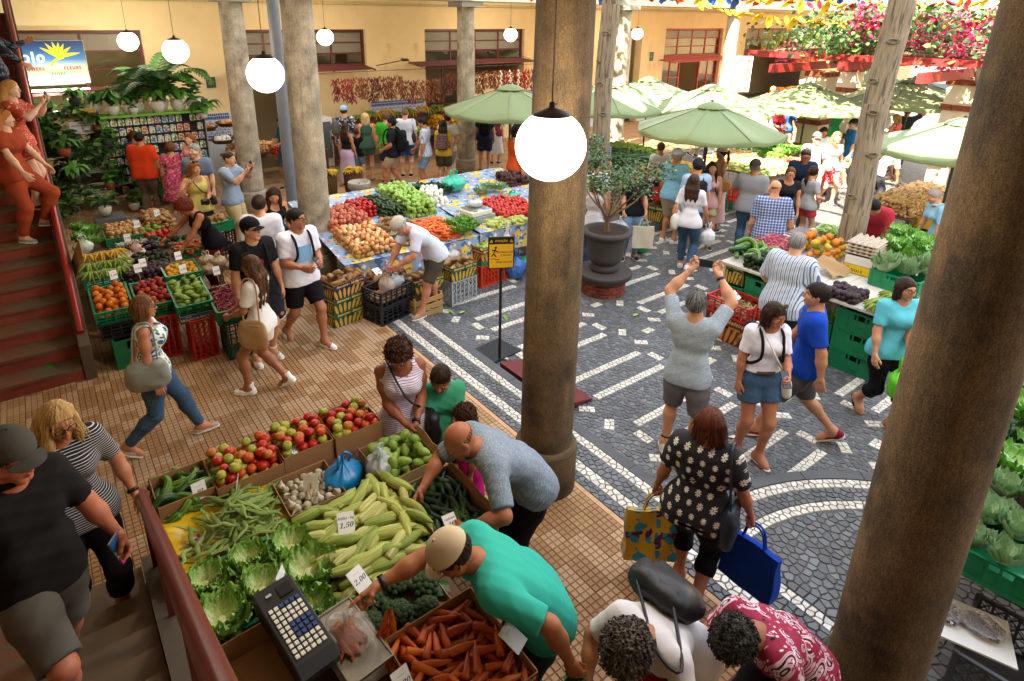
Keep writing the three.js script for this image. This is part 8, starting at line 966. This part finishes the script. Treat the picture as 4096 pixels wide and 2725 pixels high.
q=Pn('man in white printed tee and black shorts holding his phone',2.28,-7.02,30,{H:1.8,g:1.11,skin:0xa86a48,top:['tee',0xe2e2ea],bot:['shorts',0x16161a],hair:['short',0x17110e],glasses:1,shoe:['low',0xecebe6],logo:[mat(0xffffff,0.8,{map:textTex(64,64,'#7fb0d8',[['▂▃▂',32,48,22,'#2a3a5a']])}),0.2,0.19,-0.03],p:{...walk(0.26,{rf:[-0.1,0.12,-0.28]}),lh:[0.1,1.12,0.3],rh:[-0.12,1.1,0.28],lk:'hold',rk:'hold',hy:0.5}});backpack(q,0x1a1c20,'black backpack of the man in white printed tee');phone(q,0,'black phone held by the man in white printed tee');
Pn('man in plain white shirt with back turned behind the cap wearer',2.12,-7.9,170,{g:1.11,top:['shirt',0xdadce6],bot:['trousers',0x3a3c44],hair:['short',0x2a1c14]});
q=Pn('dark haired woman in black camisole by the grey column',2.56,-8.75,20,{f:1,skin:0xb87c58,top:['cami',0x141416],bot:['jeans',DDEN],hair:['long',0x2f1c12,{len:0.22,front:1}],p:{hp:0.4,hy:-0.3}});
Pn('red haired vendor in black sleeveless top leaning over her produce',1.76,-9.16,-70,{f:1,H:1.62,g:1.14,skin:0xa86a44,top:['tank',0x121214],bot:['trousers',0x5a1420],hair:['curly',0x4a1a10,{light:0x8a3018,vol:0.05}],watch:'r',p:{lean:0.5,rh:[-0.3,1.0,0.6],lh:[0.1,0.95,0.5],hp:0.3}});
q=Pn('woman in yellow tank top holding a black camera',1.98,-11.0,15,{f:1,H:1.64,g:1.22,skin:0xc48a62,top:['tank',0xd6c46a],bot:['shorts',0x241a18],hair:['longcurl',0x7a4a24,{len:0.16,light:0xb0743c}],shades:1,shoe:['low',0x4a4440],p:{lh:[0.06,1.12,0.32],rh:[-0.18,1.4,0.2],lk:'hold',hy:0.3}});{const t=thing('camera','black camera of the woman in yellow top','camera',q.hand[0].palm.toArray(),q.ry,CW);part('housing',rbox(0.13,0.09,0.06,0.012,2),mat(0x141416,0.5),t);part('lens',at(cyl(0.036,0.036,0.08,16),0,0,0.06,1.57),mat(0x1a1a1c,0.3),t);}shoulderBag(q,0,0x15120f,'black belt pouch of the woman in yellow top',[0.22,0.16,0.09],0.0,1);
q=Pn('bearded man in blue striped tee taking a picture',2.52,-11.0,60,{skin:0xc89670,top:['tee',['stripes','#2f5f86','#d4dce0']],bot:['longshorts',0xc0a878],hair:['buzz',0x3a281c],p:{...shoot,hp:0.1}});phone(q,0,'phone of the man in blue striped tee',1);
q=Pn('heavy man in bright orange polo shirt facing the seed rack',1.58,-13.85,150,{g:1.29,belly:1,skin:0xb0744c,top:['polo',0xd8421a],bot:['trousers',0x6a5c4c],hair:['short',0x1c1614]});heldBag(q,1,0x2f9c5c,'translucent green bag held by the man in orange',[0.26,0.36,0.2],0.3);
q=Pn('woman in pink patterned dress with black handbag',2.02,-13.3,175,{f:1,H:1.6,g:1.22,skin:0xb87c5c,dress:[['floral','#b8405a','#d8808c','#8a2440'],0.5],sl:0.5,hair:['curly',0x5a3620,{vol:0.03}],shoe:['sandal',0x3a2a22]});shoulderBag(q,1,0x17130f,'large black handbag on the pink dress',[0.32,0.36,0.12],0.02);
Pn('grey haired man in navy striped tee looking aside',2.22,-12.0,-20,{g:1.11,top:['tee',['stripes','#2a3a52','#7a8aa0','wide']],bot:['shorts',0x2a2c34],hair:['short',0x6a6a68,{light:0xb8b6b0}],p:{hy:-0.4}});Pn('long haired woman peering beyond the pink dress',2.5,-13.9,-30,{f:1,top:['cami',0xc88a92],bot:['jeans',DEN],hair:['long',0x7a4a2c]});Pn('woman in dark blue browsing behind the orange shirt',1.60,-14.90,170,{f:1,top:['tee',0x2a4a6a],bot:['jeans',DDEN],hair:['bob',0x4a2f1c],p:look});
// far gallery
q=Pn('man in teal tee browsing onions between the columns',4.66,-14.45,-60,{top:['tee',0x2a6a74],bot:['shorts',DEN],hair:['short',0x1a1412],skin:0xa06a48,p:look});
q=Pn('man in pale blue cap and dark floral shirt',6.3,-14.8,165,{H:1.82,g:1.11,top:['shirt',['floral','#1c222c','#c8ccd4','#8a94a4']],bot:['shorts',0xb8a07c],cap:[0x8fb8d8],hair:['short',0x3a2a1c]});shoulderBag(q,0,0x5a564e,'grey mesh sack slung from the floral shirt',[0.36,0.42,0.2],-0.25);
Pn('girl in black crop top and long lilac skirt',5.95,-13.95,140,{f:1,H:1.55,top:['crop',0x17171c],bot:['skirt',0xb8a0b8,0.92,0.08],hair:['long',0x3a2818,{len:0.24}],p:{rh:[-0.24,0.85,0.1]}});Pn('boy in black tee beside the lilac skirt',6.4,-14.3,165,{H:1.3,kid:1,top:['tee',0x16161a],bot:['jeans',LDEN],hair:['short',0x4a2f1c]});Pn('blonde woman in dark green romper with bare back',6.6,-14.2,185,{f:1,H:1.7,skin:0xc89474,top:['cami',0x40604e],bot:['minishorts',0x40604e],hair:['bob',0xc8a468,{light:0xe6cc98}],shoe:['sandal',0x4a2f20]});Pn('person in bright green tee at the fruit stall',6.90,-13.70,170,{top:['tee',0x3aa82c],bot:['shorts',0x2a3a5a],hair:['short',0x5a4030]});
q=Pn('man in black tee with large black backpack and orange trainers',6.72,-13.0,-110,{H:1.74,top:['tee',0x1a1c22],bot:['shorts',0xa89074],cap:[0x1c1c20,1],hair:['short',0x1c1410],shoe:['low',0xe04a1c,0x9ac83a],sock:0x15151a,p:{...walk(0.2),rh:[-0.12,1.08,0.25],lh:[0.2,1.0,0.2]}});backpack(q,0x131416,'large black backpack with a round badge',1.15);
q=Pn('man with shaved head in white tee and blue shorts',7.6,-14.0,175,{g:1.11,top:['tee',0xd6d8e6],bot:['shorts',0x2a5a9c],hair:['buzz',0x6a5038]});shoulderBag(q,1,0x1a1a1e,'black sling bag of the shaved headed man',[0.2,0.28,0.1]);Pn('dark haired man in striped shirt and light denim shorts',7.30,-12.50,-100,{g:1.07,skin:0xa86c48,top:['shirt',['pinstripes','#c8ccd8','#6a7a9c']],bot:['shorts',LDEN],hair:['short',0x15110e],p:{rh:[-0.2,0.95,0.3],hp:0.3}});
q=Pn('woman in yellow with a flowered backpack',7.80,-12.50,170,{f:1,top:['tee',0xc8a83c],bot:['shorts',0x4a4638],hair:['long',0x2a1c14]});backpack(q,['floral','#1f1c28','#c86a7a','#5a7a5a'],'dark backpack printed with small flowers',0.9);Pn('man in white tee with arms behind back and denim shorts',8.05,-12.7,200,{top:['tee',0xdcdde4],bot:['longshorts',LDEN],hair:['short',0x2a1c14],p:{lh:[0.08,0.98,-0.16],rh:[-0.08,0.98,-0.16]}});
q=Pn('person with black backpack and blue trainers beyond the column',9.6,-13.3,180,{top:['tee',0x2a2f48],bot:['shorts',0x2a3450],hair:['short',0x2a1c14],shoe:['low',0x2a4a9c]});backpack(q,0x17171b,'black backpack under the nearest parasol');Pn('woman in maroon top standing under the nearest parasol',10.4,-13.9,170,{f:1,top:['tee',0x6a2430],bot:['skirt',0xc8c4bc,0.7,0.06],hair:['long',0x4a3020]});Pn('person in orange tee half hidden by the great globe lamp',8.40,-10.50,120,{top:['tee',0xd85424],bot:['shorts',0x2a2c34],hair:['short',0x2a1c14]});
Pn('legs in black leggings under the nearest parasol',11.2,-13.9,175,{f:1,top:['tee',0x2a2a30],bot:['leggings',0x141418],hair:['bob',0x3a2618]});
// bending shopper and the foreground
q=Pn('man in white tee and beige cap bending over the potatoes',3.98,-6.86,-62,{H:1.72,skin:0xb87a5c,top:['tee',0xd2d8e6],bot:['longshorts',0x4c463c],cap:[0xb4ac9c],mask:0x7ab0b0,hair:['short',0x8a8480,{light:0xc0bcb6}],shoe:['slip',0x8a7c64],y:0,p:{lean:0.95,hip:[0,-0.02,-0.12],lf:[0.1,0.085,0.16],rf:[-0.12,-0.0,-0.2],lh:[0.12,0.86,0.5],rh:[-0.1,0.72,0.56],lk:'grip',rk:'grip',hp:0.1}});heldBag(q,1,0xd8c4b8,'clear bag of potatoes filled by the bending man',[0.24,0.3,0.18],0.45);
q=Pn('woman in purple striped top with folded hands and sunglasses on head',1.93,-3.78,12,{f:1,H:1.66,g:1.14,skin:0x8e5030,top:['tank',['stripes','#d8cede','#6a5274','thin']],bot:['shorts',0x6a5844],hair:['curly',0x2a1710,{light:0x5a3a24,vol:0.035}],shades:1,necklace:1,watch:'l',dial:0xc8a890,vneck:1,p:{lh:[0.05,1.06,0.27],rh:[-0.02,1.07,0.29],lk:'hold',rk:'hold',hp:0.6,hy:-0.35}});shoulderBag(q,0,0x14141a,'large black leather bag of the woman in striped top',[0.32,0.32,0.12],0.14,1);
q=Pn('boy in green tee with sunglasses on a cord',2.26,-3.70,5,{H:1.32,kid:1,skin:0xa86a46,top:['tee',0x3f9a74],bot:['shorts',0x17171c],hair:['short',0x1f120c,{light:0x3f2818}],p:{hp:0.55,hy:-0.3,lh:[0.1,0.98,0.28],rh:[-0.1,0.95,0.3],lk:'grip',rk:'grip'}});Pn('little girl in magenta dress with wavy brown ponytail',2.28,-3.32,-75,{f:1,H:1.12,kid:1,skin:0xa0623e,dress:[0xb01468,0.45,0.06],hair:['longcurl',0x2a170f,{len:0.14,light:0x55351f}],shoe:['sandal',0x8a4a5a],p:{hp:0.4}});
q=Pn('bald man in grey polo bending over the cucumbers',2.13,-2.67,-62,{H:1.76,g:1.09,skin:0x9c5c3c,top:['polo',['heather','#667585','#8896a6']],collar:0x6a7888,bot:['trousers',0x131316],hair:['bald',0x6e452e],shoe:['low',0x0f0f10,0x0c0c0c],watch:'l',dial:0xd8d2c8,p:{lean:0.98,hip:[0,0,-0.16],lh:[0.28,0.98,0.42],rh:[-0.12,1.0,0.56],lk:'hold',rk:'hold',hp:-0.1}});
q=Pn('vendor in turquoise polo and beige cap reaching for the keypad',1.66,-1.88,-66,{H:1.74,g:1.18,belly:0.6,skin:0xa06038,top:['polo',0x36ac9a],bot:['jeans',DDEN],cap:[0xc8b494,0,mat(0xffffff,0.8,{map:textTex(128,64,'#c8b494',[['AIDA',64,24,34,'#2a6a9c'],['DAS CLUBSCHIFF',64,50,13,'#333']])})],hair:['short',0x2a1d15],shoe:['low',0x2a2420],watch:'r',p:{lean:0.84,hip:[0,0,-0.06],rh:[-0.1,1.17,1.04],rk:'point',lh:[0.4,1.0,-0.06],lk:'grip',hp:0.15,hy:-0.1}});
{const b=q.hand[0].palm,t=thing('parsley_bunch','leafy bunch of parsley hanging from the vendor hand','herbs',[b.x,b.y,b.z]);for(let i=0;i<14;i++)part('stalk',taper([[0,0.04,0],[0.02*Math.cos(i),-0.1,0.02*Math.sin(i)],[0.07*Math.cos(i),-0.24,0.07*Math.sin(i)]],[0.003,0.003,0.002],4,3),mat(0x4f8a2c,0.6),t);leafMass('leaves',t,800,(r)=>{const a=r()*6.3,u=r(),k=(0.03+0.09*u)*Math.sqrt(r());return[Math.cos(a)*k,-0.04-0.3*u,Math.sin(a)*k];},[0x3f7a1e,0x548f2a,0x2f5f18],0.008,0.028,5);}
q=Pn('woman in white tee with curly grey brown hair bending forward',2.11,-1.30,-25,{f:1,H:1.62,g:1.22,skin:0xa8704c,top:['tee',0xdcd8da],bot:['trousers',0x8a1420],hair:['curly',0x2c221c,{light:0x8a8078,vol:0.045}],p:{lean:1.0,hip:[0,-0.02,-0.12],lh:[0.2,0.85,0.45],rh:[-0.2,0.85,0.45],hp:0.3}});shoulderBag(q,0,0x17161a,'black bucket bag on the back of the curly haired woman',[0.36,0.3,0.16],-0.42);
q=Pn('woman in pink paisley tunic with short dark hair bending',2.58,-0.95,-30,{f:1,H:1.6,g:1.18,skin:0x9c6040,top:['tee',['paisley','#9c1c44','#e8c8d4','#c83c6c']],bot:['trousers',0x17171a],hair:['curly',0x14110f,{light:0x6a645e,vol:0.028}],p:{lean:1.0,hip:[0,-0.05,-0.12],lh:[0.25,0.8,0.4],rh:[-0.15,0.8,0.42],hp:0.35}});
q=Pn('woman in black daisy blouse and black leggings seen from behind',3.11,-1.84,172,{f:1,H:1.62,g:1.23,skin:0xa8684a,top:['tee',['daisies','#17171b','#d8d0c4']],loose:0.03,bot:['capri',0x121214],hair:['bob',0x3f1a0e,{light:0x6a341c}],shoe:['slip',0x1a1a1a],p:{...walk(0.16),lh:[0.34,0.84,0.1],rh:[-0.36,0.86,0.12],lk:'grip',rk:'grip'}});tote(q,0,['blobs','#c89a1c','#4a1a5a','#2a8aa8'],'yellow purple and turquoise print shopping bag',[0.42,0.42,0.12],0.5);tote(q,1,0x123c9c,'royal blue shopping bag held low',[0.38,0.36,0.12],-0.4);shoulderBag(q,1,0x1c2434,'dark blue cloth bag over the daisy blouse',[0.26,0.34,0.1],0.1);
q=Pn('man in grey tee and grey shorts photographing with raised arms',4.45,-2.93,172,{H:1.76,g:0.95,loose:0.013,skin:0xc08a68,top:['tee',['heather','#8795a0','#aebac4']],bot:['longshorts',0x6c6668],hair:['short',0x1c1a18,{light:0x8c8a86}],shoe:['low',0xc8c4ba],sock:0x17171a,watch:'r',p:{lf:[0.14,0.085,0.06],rf:[-0.14,0.085,-0.08],lh:[0.13,1.83,0.26],rh:[-0.13,1.83,0.26],le:[0.9,0,0.25],re:[-0.9,0,0.25],lk:'hold',rk:'hold',hp:-0.2}});phone(q,0,'phone held high by the man in grey tee','wide');
q=Pn('woman in white tee and denim shorts holding her phone',5.03,-2.55,28,{f:1,H:1.66,skin:0xa86a48,top:['tee',0xe2dee6],vneck:1,bot:['minishorts',DEN],belt:0x5a3420,hem:0.085,hair:['bob',0x241610,{light:0x4a2f20}],shades:1,shoe:['sandal',0xdad6ce,0xe8e6e0],p:{lh:[0.1,1.12,0.32],lk:'hold',rh:[-0.23,0.84,0.04],hp:0.25,hy:0.35,lf:[0.07,0.085,0.1],rf:[-0.09,0.085,-0.05]}});phone(q,0,'black phone of the woman in denim shorts');shoulderBag(q,0,0xd8d2c4,'small cream handbag with tassel',[0.2,0.2,0.07],0.16,1);backpack(q,0x16171f,'black drawstring backpack of the woman in denim shorts',0.9);
q=Pn('man in bright blue tee and red trainers walking past',5.62,-2.42,-84,{H:1.74,g:1.09,skin:0xb07a58,top:['tee',0x1440a8],bot:['longshorts',0x4a4a48],hair:['short',0x1f1814],shoe:['low',0x7a1424,0xc8b8a8],p:walk(0.36)});shoulderBag(q,1,0x1a1c20,'black chest pouch on the bright blue tee',[0.2,0.24,0.09],-0.22);
q=Pn('smiling woman in turquoise tee and black capri leggings',6.68,-2.1,35,{f:1,H:1.66,g:1.14,skin:0xb88260,top:['tee',0x5ab4c4],bot:['capri',0x121216],hair:['bob',0x2a1c16],glasses:1,shoe:['sandal',0x17171a],p:{...walk(0.18),lh:[0.02,0.98,0.26],hy:0.2}});heldBag(q,0,0x5fc81c,'lime green bag beside the turquoise tee',[0.24,0.34,0.16]);
Pn('elderly man in blue striped shirt seen from behind at the white table',6.67,-3.26,160,{H:1.74,g:1.18,top:['shirt',['pinstripes','#c8d0dc','#4f6488']],hem:-0.16,loose:0.03,bot:['trousers',0x2a2c34],hair:['short',0x5a5a58,{light:0xa8a6a0}],p:{lean:0.15,lh:[0.25,1.0,0.25],rh:[-0.3,0.95,0.25]}});
Pn('balding man in blue plaid shirt by the pink beans',8.80,-4.70,190,{g:1.18,belly:0.5,top:['shirt',['plaid','#8a9cc4','#2a3a6c']],hem:-0.14,bot:['jeans',0x1c2436],hair:['bald',0x5a5048],p:{lean:0.12,hy:0.4,rh:[-0.3,0.92,0.1]}});Pn('man in grey polo with cap and blue jeans seen from behind',9.90,-5.73,165,{g:1.18,top:['polo',0x8a8c92],collar:0x8a1c22,bot:['jeans',DEN],cap:[0x3a302a,1],hair:['short',0x6a645c],p:{lh:[0.2,1.3,0.3]}});
Pn('man in pale blue polo white cap and cargo shorts',9.35,-6.95,150,{H:1.8,g:1.09,skin:0xa8704c,top:['polo',0x7cb0cc],bot:['longshorts',0xa89c86],cap:[0xc8ccd4],glasses:1,hair:['short',0x8a8680],shoe:['low',0xd8d6d2],p:{rh:[-0.27,0.9,0.02]}});q=Pn('woman in white tee with long straight hair and white handbag',8.45,-5.9,170,{f:1,H:1.7,top:['tee',0xdad8e0],bot:['jeans',DEN],hair:['long',0x3a281c,{len:0.24}],shoe:['low',0xd8d6e0],p:walk(0.14)});shoulderBag(q,0,0xd8d4c8,'white leather handbag of the long haired woman',[0.34,0.3,0.12],0.1);heldBag(q,1,0xd8d8dc,'white printed carrier bag beside the white handbag',[0.24,0.3,0.18]);
q=Pn('man in black cap and light blue tee with backpack',9.1,-6.3,200,{top:['tee',0x9cb8d0],bot:['jeans',DEN],cap:[0x2a2c32],hair:['short',0x1c1612]});backpack(q,0x23242a,'dark backpack on the light blue tee',0.9);q=Pn('tattooed woman in pink top glancing back',9.65,-6.39,5,{f:1,top:['cami',0xc89a9c],bot:['minishorts',0xb8ac80],hair:['long',0x2a1a12,{front:1}],skin:0xb8866a,p:{hy:0.1}});backpack(q,0x1c1c1f,'black backpack of the tattooed woman',0.8);q=Pn('woman in pale cap with ponytail and tan bag',10.70,-6.90,-70,{f:1,H:1.7,skin:0xa87250,top:['cami',0xb88a78],bot:['skirt',0xd0a8a8,0.8],cap:[0xb4a890],hair:['pony',0x2a1a12]});shoulderBag(q,0,0xa8743c,'tan shoulder bag of the woman in pale cap');
q=Pn('woman in black lettered tee carrying canvas bags',8.10,-6.82,10,{f:1,H:1.68,g:1.07,skin:0xb07a5c,top:['tee',0x19191c],bot:['jeans',LDEN],hair:['short',0x5a2c20],logo:[mat(0xffffff,0.8,{map:textTex(128,64,'#19191c',[['ABDUCTION',64,24,19,'#c8c4c0'],['TORONTO',64,46,13,'#a8a4a0']])}),0.24,0.12,0],p:{lh:[0.2,0.95,0.25],rh:[-0.2,0.92,0.28],lk:'grip',rk:'grip'}});tote(q,0,0xc8bea8,'cream canvas tote of the woman in black tee',[0.36,0.38,0.1]);heldBag(q,1,0xe0e0e4,'clear bag held by the woman in black tee',[0.28,0.26,0.2],0.5);{const t=plasticBag('green plastic bag standing behind the urn',0x1f9c50,8.55,-0.09,-6.9,[0.36,0.4,0.3],0,0,CW,61);}
Pn('person in white tank top half hidden behind the shrub',7.05,-6.72,165,{f:1,top:['tank',0xdcdce4],bot:['jeans',DEN],hair:['bob',0x3a2618]});Pn('person in white shirt behind the shrub branches',7.75,-7.4,160,{top:['tee',0xd4d4d8],bot:['jeans',LDEN],hair:['short',0x2a1c14]});Pn('vendor in dark flat cap under the parasol behind the trunk',9.60,-9.11,20,{top:['shirt',['plaid','#8a9cae','#3a4a6a']],cap:[0x1c1c20],bot:['trousers',0x2a2a2c]});q=Pn('woman in white lace top with red spotted shopping bag',10.35,-8.1,-160,{f:1,g:1.14,top:['tee',0xd8d4d0],bot:['skirt',0x2a2c34,0.6],hair:['short',0x4a3020]});tote(q,0,['dots','#b0243c','#e8b0a8'],'red shopping bag with pale spots',[0.4,0.4,0.14]);
q=Pn('bearded man in white tee and grey cap in the sun',13.5,-6.5,15,{H:1.8,top:['tee',0xd8dadc],bot:['shorts',0xb0a48c],cap:[0x5a5e60],hair:['short',0x1c1612],p:walk(0.12)});backpack(q,0x1f3040,'blue strapped backpack on the white tee');q=Pn('blonde curly woman in white top and red spotted skirt',14.5,-6.55,25,{f:1,H:1.7,skin:0xc89476,top:['cami',0xdad6d0],bot:['skirt',['dots','#b8141c','#e8dcd4'],0.4,0.1],hair:['longcurl',0xa88048,{light:0xe0c48c,len:0.1}],p:walk(0.14)});Pn('bearded man in navy polo with glasses looking down',11.5,-5.7,10,{H:1.8,top:['polo',0x1c2840],bot:['jeans',0x6a7480],glasses:1,hair:['short',0x2a221c],p:{hp:0.35}});Pn('woman in long black dress with glasses and hair up',10.4,-5.35,8,{f:1,skin:0xb8805c,dress:[0x1c1c1f,0.85,0.05],sl:0.3,glasses:1,hair:['bun',0x5a3620]});Pn('girl in grey tee and coral shorts with ponytail',11.3,-5.4,140,{f:1,H:1.5,kid:1,top:['tee',0xa8a8ae],bot:['minishorts',0xc8404a],hair:['pony',0x2a1a12],p:{rh:[-0.2,1.1,0.2]}});
Pn('man in bright blue shirt and dark cap in the sun',16.3,-7.0,-70,{g:1.11,top:['polo',0x1c6ab4],bot:['shorts',0xb8a888],cap:[0x2a2a2c],hair:['short',0x5a5650]});Pn('woman in coral tank and black shorts with blonde ponytail',19.20,-7.15,-120,{f:1,top:['tank',0xd8605a],bot:['minishorts',0x2a2426],hair:['pony',0xb08a50],p:look});Pn('man in dark shirt with hand raised to his head',20.00,-7.25,175,{top:['tee',0x2c3034],bot:['jeans',DDEN],hair:['short',0x1c1612],p:{rh:[-0.15,1.65,0.1],re:[-1,0,0]}});q=Pn('woman in white patterned blouse bending with black bag',15.20,-5.75,120,{f:1,H:1.6,g:1.22,top:['shirt',['floral','#dcdcd8','#b0b4b0']],bot:['trousers',0x3a3c44],hair:['short',0x6a5a4c],p:{lean:0.9,hip:[0,0,-0.12],lh:[0.2,0.7,0.4]}});heldBag(q,1,0x1a1a1c,'black plastic bag of the bending woman in white',[0.28,0.34,0.22]);Pn('man in red tee leaning over behind the tree stall',10.35,-3.82,-10,{skin:0x9c6244,top:['tee',0xa82c3c],bot:['jeans',DEN],hair:['short',0x14100e],p:{lean:0.85,lh:[0.25,0.8,0.45],rh:[-0.2,0.8,0.45],hp:0.3}});q=Pn('person in pale blue clothes half hidden by the huge column',11.20,-3.21,-60,{f:1,g:1.14,top:['shirt',0x8ac0dc],bot:['trousers',0xc8ccd8],hair:['short',0x8a8078],p:{lean:0.4}});shoulderBag(q,0,0xb8b2a8,'pale grey handbag beside the huge column');
[['man in blue polo in the far crowd by the pillar',18.7,-10.0,150,0x3a5a8c,0],['woman in red dress in the far crowd',17.9,-9.85,40,0xb02430,1],['person with a green drawstring bag in the far crowd',21.5,-12.2,175,0xc8402c,0],['woman in white in the far sunlit crowd',15.3,-7.25,20,0xe0dcd8,1],['man in white in the far sunlit crowd',20.6,-8.0,160,0xdcdad4,0],['person in green vest in the far sunlit crowd',18.6,-8.55,-140,0x2f8a50,0],['person in black tee with face mask in the far crowd',17.8,-11.2,10,0x1c1e22,0],['older person in white blouse in the far crowd',19.8,-8.3,150,0xd4d0cc,1],['person in dark top far behind the parasols',16.4,-11.6,100,0x2a2f3c,1],['person in blue denim shorts far behind',22.4,-12.6,180,0x8aa0b8,1]].forEach(([l,x,z,d,c,f],i)=>Pn(l,x,z,d,{f,top:['tee',c],bot:[['jeans','shorts','trousers'][i % 3],i % 2?DEN:0xa89c88],hair:[f?'long':'short',[0x2a1c14,0x6a5a4c,0xb08a50][i % 3]],p:i % 2?look:walk(0.12)}));
renderer.render(scene,camera);
